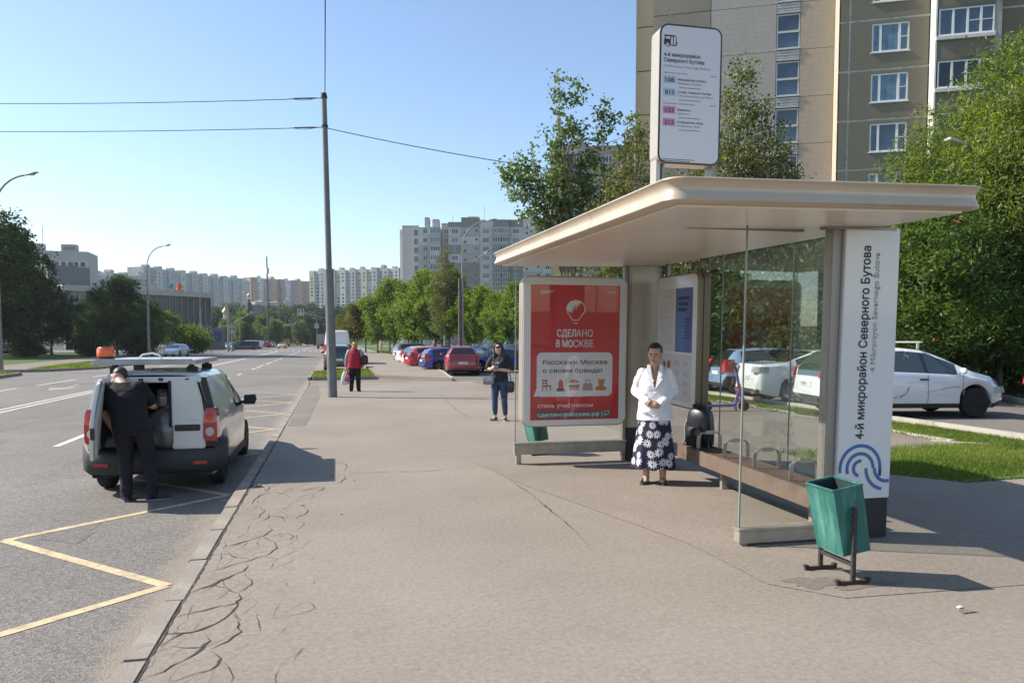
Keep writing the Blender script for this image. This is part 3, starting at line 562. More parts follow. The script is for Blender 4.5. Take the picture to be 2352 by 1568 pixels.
for k in range(20):
    e = re_[rnd.randrange(len(re_))]; d = Vector((rnd.gauss(0,1), -abs(rnd.gauss(0,1)), rnd.gauss(0,.8))).normalized()
    c = Vector(e[:3])+Vector((d.x*e[3], d.y*e[4], d.z*e[5]))*1.08
    for j in range(6): bmesh_b.ell(c+Vector((rnd.gauss(0,.045), rnd.gauss(0,.045), rnd.gauss(0,.03))), .02, .02, .02, 5)
m_berry = M('rowan_berry', (.52,.09,.012), .4)
berry_me = bmesh_b.mesh('berries', m_berry, recalc=False)
for u, dep, s_, rz, lab in [(2115,21.6,1.0,.3,'rowan with orange berries right behind the white stop pillar'),(2300,22.4,.9,1.3,'rowan with a few berries above the white hatchback bonnet')]:
    g0 = G(u, dep); t = plant(T_row, lab, (g0.x, g0.y, -.18), rz, s_, 'rowan_tree'); struct(put('berries', berry_me, t), 'stuff')
# shady hedge-like thicket behind the right car park
he = [(x*1.6+rnd.uniform(-.4,.4), rnd.uniform(-.5,.5), rnd.uniform(1.2,3.4), 1.5, 1.2, rnd.uniform(1.0,1.5)) for x in range(-4,5)]*1
T_hed = make_tree(64, 4.2, he, 26000, .17, .09, lm_shade, tr=.06, clump=34, sig=.36, limbs=16, shell=.3, trunk_top=.6)
for k, (u, dep, s_, lab) in enumerate([(2130,27,1.25,'shady thicket behind the white hatchback roof'),(2330,27.5,1.3,'shady thicket behind the base of the lamp post'),(1800,35,(.62,1.2,1.6),'shady thicket seen through the rear glass behind the white saloon'),(1700,37,(.55,1.2,1.5),'shady thicket behind the scooter and the blue car'),(2480,24,1.2,'shady thicket at the right edge behind the silver car'),(1900,33,(.7,1.2,1.5),'shady thicket left of the white pillar, seen through the glass')]):
    g0 = G(u, dep); plant(T_hed, lab, (g0.x, g0.y, .0), -YAW+rnd.uniform(-.15,.15), s_, 'thicket', 'bushes')
# --- row of limes behind the car park in the middle
row = [(788,113,.62,2,'yellowing tree, first of the row beyond the parked van'),(815,108,.78,2,'yellow-green tree just right of the white van'),(840,112,.84,0,'green tree beyond the van, left of the walker'),(868,104,.93,1,'round green tree above the walking woman'),(905,100,1.0,0,'broad lime tree over the pavement edge'),(938,92,.98,1,'lime tree right of the broad one, before the pale block'),(968,88,1.0,0,'lime tree above the dark parked estate car'),(1000,86,1.02,1,'dense lime tree left of the twin lamp posts'),(1032,84,.98,0,'lime tree just left of the twin lamp posts'),(1072,80,.78,1,'lime tree just right of the twin lamp posts'),(1105,78,.74,0,'bright lime tree above the black parked cars'),(1140,74,.72,1,'bright lime tree behind the woman with the phone'),(1176,70,.72,0,'bright lime tree at the edge of the shelter glass'),(1230,66,.74,1,'lime tree behind the advertising lightbox, left part'),(1290,62,.72,0,'lime tree behind the advertising lightbox, middle part'),(1350,60,.72,1,'lime tree behind the advertising lightbox, right part'),(1420,56,.76,0,'lime tree behind the far shelter pillar'),(895,122,.95,1,'lime tree in the second row above the walker'),(960,118,1.05,0,'lime tree in the second row under the pale block')]
for u, dep, s_, k, lab in row:
    g0 = G(u, dep); pr_ = T_limey if k == 2 else T_lime[k]; plant(pr_, lab, (g0.x, g0.y, 0), rnd.uniform(0,6.28), s_, 'lime_tree', 'tree', 'lime trees along the car park')
plant(T_lime[0], 'green tree behind the rear glass just left of the white pillar', (*G(1862,31)[:2],0), .5, .62, 'lime_tree'); plant(T_lime[1], 'green tree behind the rear glass above the white saloon', (*G(1745,33)[:2],0), 2.5, .6, 'lime_tree')
plant(T_bir, 'slender birch top rising above the lime row before the pale block', (*G(1022, 82)[:2], 0), 1, .96, 'birch_tree')
# --- dark maples on the left
for u, dep, s_, k, lab in [(32,86,.93,0,'huge dark maple at the left edge of the picture'),(118,96,.62,1,'dark maple right of the huge one, lower crown'),(268,104,.70,0,'dark pointed maple behind the orange beacon'),(312,112,.62,1,'dark maple touching the tall lamp post'),(222,118,.55,1,'small dark maple between the two big dark ones'),(-40,78,1.0,1,'dark maple mostly outside the left frame'),(352,128,.52,0,'dark maple right of the tall lamp post'),(20,118,.92,0,'dark maple behind the huge one at the left edge')]:
    g0 = G(u, dep); plant(T_dark[k], lab, (g0.x, g0.y, -.2), rnd.uniform(0,6.28), s_, 'maple_tree', 'tree', 'dark trees on the left lawn')
plant(T_lime[1], 'sunlit green tree peeping out right of the tall lamp post', (*G(385,140)[:2], -.2), 2, .82, 'lime_tree')
plant(T_limey, 'yellowish tree glowing in the gap between the dark maples', (*G(183,150)[:2], -.2), 2, .7, 'lime_tree')
def bush_e(r_, h): return [(rnd.uniform(-.4,.4)*r_, rnd.uniform(-.4,.4)*r_, h*.5, r_*.7, r_*.7, h*.5) for k in range(6)]
T_bush = make_tree(65, 2.6, bush_e(1.7,2.6), 5000, .2, .12, leaf_mat('bright_bush_leaf', (.10,.15,.015), .5, .4, .05, (.15,.19,.02)), tr=.06, sig=.3, limbs=6, trunk_top=.5)
T_bushd = make_tree(66, 2.6, bush_e(1.7,2.6), 5000, .2, .13, lm_dark, tr=.06, sig=.3, limbs=6, trunk_top=.5)
for pr_, u, dep, s_, lab in [(T_bush,449,112,1.45,'bright yellow-green bush beside the dark saloon'),(T_bush,405,150,1.6,'bright green shrub above the white parked van'),(T_bushd,318,92,1.3,'dark round bush at the foot of the tall lamp post'),(T_bushd,205,88,1.1,'dark bush left of the orange beacon'),(T_bushd,425,140,1.6,'dark shrub behind the bright yellow-green bush'),(T_bushd,60,82,1.0,'low dark bush under the huge maple')]:
    plant(pr_, lab, (*G(u, dep)[:2], -.15), rnd.uniform(0,6), s_, 'bush', 'bush')
# --- far trees: willows by the crossing, then the slope
for u, dep, s_, lab in [(560,222,1.08,'pale willow beyond the crossing, leftmost of the pair'),(598,232,1.0,'pale willow behind the dark van with its boot open'),(628,214,.82,'pale rounded willow beside the tall mast'),(655,240,.74,'pale willow right of the tall mast'),(520,240,.95,'pale willow left of the crossing sign post'),(690,262,.9,'pale willow under the hanging crossing sign')]:
    plant(T_will, lab, (*G(u, dep)[:2], -.2), rnd.uniform(0,6), s_, 'willow_tree', 'tree', 'willows beyond the crossing')
for u, dep, s_, lab in [(722,250,.75,'dark spruce beside the parked truck'),(735,246,.6,'small dark spruce next to the pole'),(752,256,.9,'dark spruce behind the tall pole'),(708,262,.6,'little dark spruce left of the others')]:
    plant(T_fir, lab, (*G(u, dep)[:2], -.1), rnd.uniform(0,6), s_, 'spruce_tree', 'tree', 'spruces across the junction')
# the wooded slope reads as one mass
nrs = np.random.RandomState(90); vv, ff, o = [], [], 0
for k in range(150):
    u = rnd.uniform(470,800); dep = rnd.uniform(285,520); 
    if 640 < u < 712 and dep < 330: continue
    g0 = G(u, dep); z0 = hill_z(g0.x, g0.y); h = rnd.uniform(7,13); r_ = rnd.uniform(3,5)
    p, _ = crown_points([(g0.x,g0.y,z0+h*.55,r_,r_,h*.5)]+[(g0.x+rnd.uniform(-2,2),g0.y+rnd.uniform(-2,2),z0+h*rnd.uniform(.5,1),r_*.5,r_*.5,r_*.5) for j in range(3)], 900, 10, .7, .6)
    v, f = leaf_cards(p, 1.0, .8, len(p)); vv.append((v, f+o, k % 3)); o += len(v)
me = bpy.data.meshes.new('wood'); tri_mesh(me, np.concatenate([a for a, b_, c in vv]), np.concatenate([b_ for a, b_, c in vv]))
for m in (lm_far, lm_fard, lm_fard): me.materials.append(m)
me.polygons.foreach_set('material_index', np.concatenate([np.full(len(b_), c, np.int32) for a, b_, c in vv]))
struct(put('wooded_slope', me), 'stuff')
nrs = _sv
# ================================================================ BUILDINGS
m_frame = M('window_frame_white', (.72,.72,.70), .45)
m_pane = M('window_pane', (.05,.08,.12), .04, spec=.9, var=.5, vs_=.35)
m_paned = M('window_pane_dark', (.018,.02,.026), .06, spec=.7, var=.5, vs_=.4)
m_curt = tile_mat('curtained_pane', (.13,.24,.32), (.07,.13,.19), .09, 9, .12, .35, (.20,.30,.36), .25, 1.5)
m_conc = M('concrete_grey', (.36,.34,.31), .9, var=.12, vs_=.5, dirt=(.26,.24,.21), ds=.6)
m_seal = M('joint_sealant', (.40,.385,.35), .9, var=.3, vs_=3)
m_olive = tile_mat('olive_tiles', (.20,.187,.140), (.155,.145,.108), .10, .055, .85, .22, (.185,.155,.098), .12, .22)
m_tan = tile_mat('tan_tiles', (.37,.335,.27), (.25,.22,.165), .10, .055, .85, .2, (.20,.165,.105), .12, .3)
m_tileg = tile_mat('pale_grey_tiles', (.44,.41,.36), (.31,.285,.245), .115, .30, .8, .10, (.37,.34,.29), .09, .5)
m_tileb = tile_mat('beige_tiles', (.44,.37,.285), (.32,.265,.20), .115, .30, .8, .10, (.39,.325,.245), .09, .5)
m_strip = M('pale_facade_edge', (.50,.43,.34), .85, var=.15, vs_=2, dirt=(.36,.30,.22), ds=2)
m_white_edge = M('white_facade_edge', (.66,.63,.56), .8, var=.1, vs_=2)
m_brickw = tile_mat('white_bricks', (.52,.50,.46), (.28,.26,.23), .25, .085, .85, .2)
FL = 2.72
m_jdark = M('joint_dark', (.20,.175,.14), .9)
tw = thing('apartment_tower', 'tall panel tower with olive and beige tiled walls right behind the shelter', 'apartment block', (27.765,38.985,0), math.atan2(-.456,.89))
core = MB(); core.box(0,14,.19,13,-.3,46); core.box(-10.42,-.002,1.69,13,-.3,46); core.box(-11.6,-10.44,3.17,13,-.3,46)
core.box(-10.44,-.002,1.50,1.685,26,46); core.box(.002,14,.0,.185,26,46); core.build('wall_core', m_conc, tw, recalc=False)
for k in range(10):
    z = .44+FL*k; zB_ = 18.74-2.72*6+FL*k; s_ = MB(); s_.box(.003,4.63,.018,.18,z-.055,z+.055); s_.box(7.9,14,.018,.18,z-.055,z+.055); s_.box(.50,.60,.012,.17,z+.056,z+FL-.056); s_.box(-9.45,-9.37,1.512,1.67,zB_,zB_+FL); struct(s_.build('joint_sealant', m_seal, tw, recalc=False), 'stuff')
    s_ = MB(); s_.box(-10.4,-.03,1.53,1.68,zB_-.03,zB_+.03); struct(s_.build('joint_dark', m_jdark, tw, recalc=False), 'stuff')
e_ = MB(); e_.box(-.02,0,.003,1.5,-.3,46); e_.build('edge_strip', m_strip, tw, recalc=False)
e_ = MB(); e_.box(4.64,4.72,-1.02,.0,-.3,46); e_.box(7.80,7.84,-.7,.0,-.3,46); e_.build('edge_strip', m_white_edge, tw, recalc=False)
def panel_me(x0, x1, y, h, mat, hole=None, j=.05, jx=None):
    b = MB(); j = j*.7 if j < .02 else j; a0, a1 = x0+j, x1-j; t = .0 if hole is None else 0
    if jx: a0, a1 = x0+jx[0], x1-jx[1]
    if hole is None: b.box(a0,a1,y,y+.2,j,h-j)
    else:
        hx0,hx1,hz0,hz1 = hole; b.box(a0,hx0,y,y+.2,j,h-j); b.box(hx1,a1,y,y+.2,j,h-j); b.box(hx0,hx1,y,y+.2,j,hz0); b.box(hx0,hx1,y,y+.2,hz1,h-j)
    return b.mesh('panel', mat, recalc=False)
pA0 = panel_me(-10.44,-9.41,1.5,FL,m_tan,j=.03); pA1 = panel_me(-9.41,-6.99,1.5,FL,m_tan,j=.03); pB = panel_me(-6.99,-3.24,1.5,FL,m_tileg,j=.018); pC = panel_me(-1.91,-.03,1.5,FL,m_tileb,j=.018)
pD0 = panel_me(.0,.55,0,FL,m_olive,j=.06); pD1 = panel_me(.55,4.63,0,FL,m_olive,(1.70,3.60,.93,2.48),j=.06); pF0 = panel_me(7.9,11,0,FL,m_olive,(9.3,10.4,.93,2.48),j=.06); pF1 = panel_me(11,14,0,FL,m_olive,j=.06)
pZ = panel_me(-11.6,-10.46,2.98,FL,m_tan,j=.03)
def window_parts(x0, x1, z0, z1, y, splits, fw=.06, rec=.07, cross=None):
    f = MB(); W_ = x1-x0
    f.box(x0,x1,y+rec-.03,y+rec+.05,z0,z0+fw); f.box(x0,x1,y+rec-.03,y+rec+.05,z1-fw,z1); f.box(x0,x0+fw,y+rec-.028,y+rec+.048,z0+fw,z1-fw); f.box(x1-fw,x1,y+rec-.028,y+rec+.048,z0+fw,z1-fw)
    for s_ in splits: f.box(x0+W_*s_-fw*.8,x0+W_*s_+fw*.8,y+rec-.026,y+rec+.046,z0+fw,z1-fw)
    if cross: f.box(x0+W_*cross[0],x1-fw,y+rec-.024,y+rec+.044,z0+(z1-z0)*cross[1]-.02,z0+(z1-z0)*cross[1]+.02)
    f.box(x0-.05,x1+.05,y-.06,y+.03,z0-.06,z0-.002)
    p = MB(); p.box(x0+.02,x1-.02,y+rec+.005,y+rec+.02,z0+.02,z1-.02)
    return f, p
fD, pDn = window_parts(1.70,3.60,.93,2.48,0,(.23,.74),.08,.06,(.77,.5)); fDm = fD.mesh('window', m_frame, recalc=False); pDm = {k: pDn.mesh('pane', k, recalc=False) for k in (m_curt, m_pane)}
fF, pFn = window_parts(9.3,10.4,.93,2.48,0,(.5,)); fFm = fF.mesh('window', m_frame, recalc=False); pFm = pFn.mesh('pane', m_pane, recalc=False)
fS, pS = window_parts(-3.22,-1.93,.11,2.08,1.5,(),.07,.05); fS.box(-3.2,-1.95,1.5,1.6,1.02,1.14)
fSm = fS.mesh('window', M('stair_frame', (.52,.52,.50), .5), recalc=False); pSm = pS.mesh('pane', m_pane, recalc=False)
sl_ = MB()
for k in range(4): sl_.box(-3.22,-1.93,1.47+.01*(k%2),1.6,2.14+k*.15,2.14+k*.15+.125)
slm = sl_.mesh('spandrel_slats', M('slat_metal', (.44,.44,.42), .55, var=.1), recalc=False)
# loggias
lo = MB(); lo.box(4.72,7.45,-1.0,-.9,0,.92); lom = lo.mesh('loggia_parapet', m_olive, recalc=False)
ll = MB(); ll.box(4.66,7.47,-1.14,-.88,.925,1.10); llm = ll.mesh('loggia_ledge', M('ledge_white', (.60,.58,.53), .7, var=.1), recalc=False)
fL, pL = window_parts(4.80,7.45,1.16,2.56,-1.0,(.26,.52,.76),.07,.03,(.55,.5)); fLm = fL.mesh('loggia_window', m_frame, recalc=False); pLm = pL.mesh('pane', m_paned, recalc=False); pLm2 = pL.mesh('pane', m_pane, recalc=False)
lt_ = MB(); lt_.box(4.72,7.45,-1.02,-.9,2.57,2.71); ltm = lt_.mesh('loggia_lintel', M('dark_lintel', (.14,.13,.10), .9), recalc=False)
bc = MB(); bc.box(7.47,7.8,-.98,-.7,0,FL-.02); bcm = bc.mesh('brick_pier', m_brickw, recalc=False)
for k in range(9):
    zD, zB = .44+FL*k, 18.74-2.72*6+FL*k
    for me, z in ((pA0,zB),(pA1,zB),(pB,zB),(pC,zB),(pZ,zB),(pD0,zD),(pD1,zD),(pF0,zD),(pF1,zD)): put('panel', me, tw).location = (0,0,z)
    o = put('window', fDm, tw); o.location = (0,0,zD); put('pane', pDm[[m_curt,m_pane,m_curt,m_curt,m_pane,m_curt,m_curt,m_curt,m_pane][k]], o)
    o = put('window', fFm, tw); o.location = (0,0,zD); put('pane', pFm, o)
    o = put('window', fSm, tw); o.location = (0,0,zB); put('pane', pSm, o)
    for nm, me in (('spandrel_slats',slm),): put(nm, me, tw).location = (0,0,zB)
    for nm, me in (('loggia_parapet',lom),('loggia_ledge',llm),('loggia_lintel',ltm),('brick_pier',bcm)): put(nm, me, tw).location = (0,0,zD-.0)
    o = put('loggia_window', fLm, tw); o.location = (0,0,zD); put('pane', pLm if k % 2 else pLm2, o)

# ---- pale block in the middle distance: sections of panels, every window its own part
def gm(n, c, st=None): return M(n, c, .9, var=.08, vs_=.3, dirt=st or tuple(x*.85 for x in c), ds=.25)
cLight, cMid, cDark, cTan, cWhite = gm('panel_light',(.56,.54,.51)), gm('panel_mid',(.42,.41,.385)), gm('panel_dark',(.26,.25,.225)), gm('panel_tan',(.48,.425,.35)), gm('panel_white',(.58,.56,.53))
cBlue, cGreen = gm('panel_blue',(.27,.32,.34)), gm('panel_green',(.30,.34,.29))
m_wframe = M('far_window_frame', (.62,.62,.60), .5)
def win_me(wd, h, n, mats, fr=.09):
    b = MB(); b.box(-wd/2,wd/2,-.05,.02,0,h); s_ = wd/n
    for k in range(n): b.box(-wd/2+k*s_+fr,-wd/2+(k+1)*s_-fr,-.062,-.04,fr,h-fr,1)
    return b.mesh('window', mats, recalc=False)
w3 = win_me(1.9,1.5,3,[m_wframe,m_paned]); w2_ = win_me(1.3,1.5,2,[m_wframe,m_paned]); w1 = win_me(.75,.85,1,[cMid,m_paned],.06); wl = win_me(3.0,1.45,4,[m_wframe,m_paned]); wst = win_me(1.4,1.9,1,[cLight,m_pane],.08); w3p = win_me(1.9,1.5,3,[m_wframe,m_pane]); wlp = win_me(3.0,1.45,5,[m_wframe,m_pane])
def panel_block(label, dep, uref, secs, vtop, seed, name='apartment_block', fl=2.8, nfl=14, vis=10, rot=-YAW, depth=13, base=-2):
    r_ = random.Random(seed); g0 = G(uref, dep); t = thing(name, label, 'apartment block', (g0.x, g0.y, 0), rot); ztop = P(uref, vtop, dep).z; k_ = dep/FOC
    bm_ = {}
    for (u0, u1, dy, cols, kind, dt) in secs:
        x0, x1 = (u0-uref)*k_, (u1-uref)*k_; zt = ztop+dt; b = MB(); b.box(x0,x1,dy+.06,depth,base,zt); b.build('wall', cols[-1], t, recalc=False)
        cap_ = MB(); cap_.box(x0-.05,x1+.05,dy-.08,dy+.5,zt+.001,zt+.22); cap_.build('parapet', cMid, t, recalc=False)
        for f in range(vis):
            z1 = ztop-1.2-f*fl; z0 = z1-fl
            key = (u0, u1, f % len(cols)); c = cols[r_.randrange(len(cols))] if len(cols) > 1 else cols[0]
            if (x0, x1, c) not in bm_: q = MB(); q.box(x0+.05,x1-.05,dy,dy+.2,.05,fl-.05); bm_[(x0,x1,c)] = q.mesh('panel', c, recalc=False)
            put('panel', bm_[(x0,x1,c)], t).location = (0,0,z0)
            xm = (x0+x1)/2
            for (ox, me, oz) in kind:
                o = put('window', me[r_.randrange(len(me))], t); o.location = (x0+(x1-x0)*ox, dy-.004, z0+oz)
            if kind and r_.random() < .12: q = put('air_conditioner', ac_me, t); q.location = (x0+(x1-x0)*r_.uniform(.5,.8), dy-.02, z0+.35)
    return t
a_ = MB(); a_.box(-.42,.42,-.32,0,0,.55); ac_me = a_.mesh('air_conditioner', M('ac_white', (.6,.6,.58), .5), recalc=False)
W3, WL, W1, WS, W2 = [w3,w3,w3p], [wl,wl,wlp], [w1], [wst], [w2_]
mb_ = panel_block('long pale grey panel block with many windows rising behind the lime trees', 245, 1060, [
    (914,923,6,[cLight],[],-2.6),(923,961,3.0,[cLight],[(.84,WS,.4)],-.6),(961,989,.6,[cLight,cMid],[(.6,W2,.8)],-1.6),(989,1013,0,[cMid,cLight],[(.5,WL,.9)],-1.6),(1014,1030,2.2,[cTan,cTan],[(.72,W2,.8)],.0),
    (1030,1060,.8,[cLight,cLight,cLight,cDark],[(.5,W3,.8)],.2),(1060,1102,.5,[cDark,cMid,cLight,cMid,cDark],[(.2,W1,.5),(.83,W1,1.3)],1.6),(1102,1133,.7,[cLight],[(.46,W3,.8)],.8),(1133,1169,-.3,[cMid,cDark],[(.26,WL,.9),(.76,WL,.9)],.8),
    (1169,1201,.7,[cLight,cDark],[(.5,W3,.8)],.9),(1201,1243,.5,[cMid,cLight],[(.2,W1,.5),(.83,W1,1.3)],1.6),(1243,1275,.7,[cLight],[(.5,W3,.8)],.9),(1275,1311,-.3,[cMid],[(.26,WL,.9),(.76,WL,.9)],.8),(1311,1350,.7,[cLight],[(.3,W3,.8),(.75,W3,.8)],.8),(1350,1440,.7,[cLight],[(.1,W3,.8),(.35,W3,.8),(.6,W3,.8),(.86,W3,.8)],.2)],
    512, 3, vis=11)
rf = MB(); k_ = 245/FOC
for u0, u1, h in [(1074,1099,2.6),(974,984,2.4),(992,1007,1.8),(1104,1116,1.6),(1122,1137,1.6),(1190,1240,2.2)]: rf.box((u0-1060)*k_,(u1-1060)*k_,4,8,38,P(1060,512,245).z+h)
rf.build('roof_hut', cMid, mb_, recalc=False)
an = MB(); zt = P(1060,512,245).z
for x in (7.2,1.9,-3): an.tube([(x,5,zt),(x,5,zt+6 if x > 7 else zt+3.2)], .05, 5)
an.build('antenna', dark_pl, mb_, recalc=False)
# ---- brown and beige block seen through the poplar
cBrown, cBeige = gm('panel_brown',(.085,.040,.032)), gm('panel_beige',(.33,.29,.23))
panel_block('brown and beige block with dark balconies half hidden by the poplar', 166, 1380, [(1262,1310,2.5,[cBeige],[],-.6),(1285,1334,0,[cBrown,cBrown,cTan],[(.78,W2,.8)],.6),(1334,1350,.8,[cMid],[(.5,[w2_,w3p],.7)],.9),(1350,1430,.5,[cBeige],[(.52,W3,.8)],.2),(1430,1470,-.2,[cBrown,cBrown],[(.5,W2,.8)],.8),(1470,1560,.5,[cBeige],[(.5,W3,.8)],.2)], 338, 8, vis=12, rot=-YAW-.12)
# ---- low dark red brick building behind the trees, seen through the shelter glass
g0 = G(1745, 42); bb = thing('brick_building', 'low maroon brick building in shade behind the birches, seen through the rear glass', 'building', (g0.x, g0.y, -.2), -YAW-.1)
m_mar = tile_mat('maroon_bricks', (.06,.024,.02), (.075,.05,.045), .26, .09, .9, .3, (.05,.022,.02), .06)
b = MB(); b.box(-5.5,2.2,0,8,0,4.6); b.build('wall', m_mar, bb, recalc=False)
b = MB(); b.box(-5.8,2.5,-.3,8.3,4.6,4.9); b.build('roof', M('roof_dark', (.05,.05,.05), .9), bb)
for x in (-4.2,-1.9,.5):
    f, p = window_parts(x,x+1.3,1.3,2.9,-.02,(.5,),.07,.03); o = f.build('window', m_jdark, bb, recalc=False); p.build('pane', m_paned, o, recalc=False)
# ---- far long blocks
def far_block(label, ua, da, ub, db, vtop, n, cols, seed, fl=2.8, nfl=17, stubs=True, depth=14, base=-2, wcol=None, endcol=None, hz=0):
    r_ = random.Random(seed); A, B = G(ua, da), G(ub, db); d = B-A; Ln = d.length; t = thing('apartment_block', label, 'apartment block', (A.x, A.y, 0), math.atan2(d.y, d.x))
    zt = P(ua, vtop, da).z; wb = MB(); sx = Ln/n
    for k in range(n):
        dy = [0,1.2,.3,1.6][k % 4]+r_.uniform(0,.2); c = cols[k % len(cols)]; dz = r_.choice([0,0,.8,-.6]); b = MB(); b.box(k*sx+.02,(k+1)*sx-.02,dy,depth,base,zt+dz)
        if stubs and k % 2: b.box(k*sx+sx*.25,k*sx+sx*.8,dy+3,dy+8,zt+dz,zt+dz+2.4)
        b.build('wall_section', endcol if (endcol and k == n-1) else c, t, recalc=False)
        m_ = max(1, int(sx/3.4))
        if endcol and k == n-1: continue
        for f in range(nfl):
            z = zt-2.6-f*fl
            if z < base+2: break
            for j in range(m_):
                if r_.random() < .12: continue
                xx = k*sx+(j+.5)*sx/m_; ww = .75+.35*((j+k) % 2); wb.box(xx-ww,xx+ww,dy-.06,dy+.1,z-1.5,z)
    struct(wb.build('windows', wcol or m_paned, t, recalc=False), 'stuff'); return t
cFar = [gm('far_grey',(.38,.385,.375)), gm('far_blue',(.32,.35,.365)), gm('far_pale',(.46,.46,.44)), gm('far_green',(.36,.385,.365))]
far_block('long grey seventeen-storey block on the left skyline behind the glass centre', 334, 560, 580, 690, 612, 20, cFar, 1, endcol=gm('far_end',(.40,.39,.38)))
far_block('long block on the skyline right of the tall pole with an ochre end wall', 712, 640, 930, 610, 622, 18, [gm('far_ochre',(.44,.43,.32)), cFar[2], cFar[3], cFar[1], cFar[0]], 2)
cR = [gm('far_rust',(.34,.20,.15)), gm('far_white',(.60,.58,.56)), gm('far_mauve',(.30,.22,.22)), gm('far_terracotta',(.50,.30,.18))]
far_block('cluster of rusty and white striped high-rises in the middle of the skyline', 578, 800, 716, 860, 636, 9, cR, 3, wcol=m_paned)
far_block('low cream block on the slope under the striped high-rises', 588, 560, 672, 580, 692, 5, [gm('far_cream',(.40,.38,.33))], 4, nfl=4, stubs=False)
far_block('grey panel block low on the left skyline between the maples', 150, 470, 252, 500, 624, 6, [cFar[0], cFar[2]], 5)
far_block('pale block just left of the tall lamp post on the skyline', 248, 520, 345, 560, 624, 6, [cFar[2], cFar[0]], 6)
# ---- white horizontal-striped block on the left, above the maples
g0 = G(208, 225); k_ = 225/FOC; lb = thing('apartment_block', 'grey block with white window bands and roof huts behind the huge maple', 'apartment block', (g0.x, g0.y, 0), -YAW+.28)
zt = P(208, 578, 225).z; b = MB(); b.box(-24,0,.05,12,-2,zt); b.build('wall', cMid, lb, recalc=False)
for f in range(5):
    z = zt-4.6-f*2.9; bw = MB(); bw.box(-23.8,-.1,-.12,.04,z,z+1.7); bd = bw.build('window_band', cWhite, lb, recalc=False); pb_ = MB()
    for j in range(14): pb_.box(-23.4+j*1.65,-22.4+j*1.65+(j%3)*.2,-.16,-.1,z+.25,z+1.5)
    struct(pb_.build('panes', m_paned, bd, recalc=False), 'stuff')
for x in (-21,-13.5,-5): bw = MB(); bw.box(x-2,x+2,.4,3,zt,zt+2.0); bw.box(x-1.4,x+1.4,.36,.41,zt+.4,zt+1.3,1); bw.build('roof_hut', [cMid, cDark], lb, recalc=False)
an = MB(); an.tube([(-12,2,zt+2),(-12,2,zt+7)], .08, 5); an.build('antenna', dark_pl, lb, recalc=False)
# ---- glass shopping centre
A, B = G(150, 152), G(486, 178); d = B-A; Ln = d.length; gc = thing('shopping_centre', 'long low glass building with a pale cornice and orange roof logo', 'shopping centre', (A.x, A.y, -.2), math.atan2(d.y, d.x))
zc = P(486, 672, 178).z+.2; b = MB(); b.box(0,Ln,.3,30,0,zc-1.2); b.build('wall', M('dark_cladding', (.10,.105,.11), .6), gc, recalc=False)
b = MB(); b.box(-.4,Ln+.4,-.5,30.4,zc-1.2,zc-.5); b.box(-.2,Ln+.2,-.2,30.2,zc-.5,zc); b.build('cornice', gm('cornice_cream',(.42,.40,.35)), gc, recalc=False)
m_gl = M('curtain_wall_glass', (.03,.045,.05), .15, spec=.35, var=.5, vs_=.2); m_glg = M('green_glass', (.10,.16,.12), .12, var=.4, vs_=.3)
ncol = 22
for k in range(ncol):
    for f in range(3):
        p = MB(); p.box(k*Ln/ncol+.08,(k+1)*Ln/ncol-.08,.05,.28,2.9+f*(zc-4.2)/3+.06,2.9+(f+1)*(zc-4.2)/3-.06); p.build('glass_panel', m_glg if k < 5 else m_gl, gc, recalc=False)
b = MB()
for k in range(ncol+1): b.box(k*Ln/ncol-.06,k*Ln/ncol+.06,-.1,.3,0,zc-1.2)
b.build('mullions', M('mullion_grey', (.25,.25,.25), .5), gc, recalc=False)
for k in range(12): p = MB(); p.box(k*Ln/12+.4,(k+1)*Ln/12-.4,.1,.29,.4,2.6); p.build('shop_window', [m_paned, M('violet_poster', (.10,.09,.22), .6), cWhite][k % 3], gc, recalc=False)
b = MB(); x0 = (P(420,650,172)-A).dot(d.normalized()); b.ell((x0,1,zc+1.1),.7,.3,.8,10); b.box(x0-.6,x0-.1,.7,1.2,zc+.2,zc+1.5); b.box(x0-1.6,x0+.9,.9,1.0,zc,zc+.25); b.build('roof_logo', M('orange_logo', (.62,.12,.03), .5), gc)
b = MB(); b.ell((x0-1.9,1,zc+1),.6,.3,.7,10); b.build('roof_logo', M('teal_logo', (.05,.25,.28), .5), gc)
b = MB(); b.box(Ln*.02,Ln*.28,8,20,zc,zc+4.4); b.build('roof_block', M('roof_block_grey', (.17,.17,.18), .8), gc, recalc=False)
# ---- wooden church among the trees
m_logs = M('dark_logs', (.05,.045,.04), .9, var=.3); m_gold = M('gilt', (.50,.34,.14), .4, .7)
for u, v, dep, lab, sp in [(518,722,262,'gilded onion dome on a white drum of the church in the trees',0),(572,712,270,'dark tent-roofed bell tower with a gilded dome above the trees',1)]:
    q = P(u, v, dep); t = thing('church_tower', lab, 'church', (q.x, q.y, 0), -YAW); z = q.z
    b = MB(); b.box(-1.7,1.7,-1.7,1.7,-1,z-3); b.build('wall', cWhite, t)
    if sp: b = MB(); b.tube([(0,0,z-3),(0,0,z+4)], [2.6,.35], 8); b.build('tent_roof', M('tent_roof', (.06,.055,.055), .8), t); z += 4.6
    b = MB(); b.tube([(0,0,z-3.2 if not sp else z-1),(0,0,z)], .75 if not sp else .4, 10); b.build('drum', cWhite, t)
    b = MB(); r0 = 1.15 if not sp else .6; b.tube([(0,0,z),(0,0,z+.5*r0),(0,0,z+1.0*r0),(0,0,z+1.5*r0),(0,0,z+2.3*r0),(0,0,z+3.4*r0)], [.6*r0,r0,.95*r0,.55*r0,.12*r0,.03], 12); b.build('dome', m_gold, t, smooth=True)
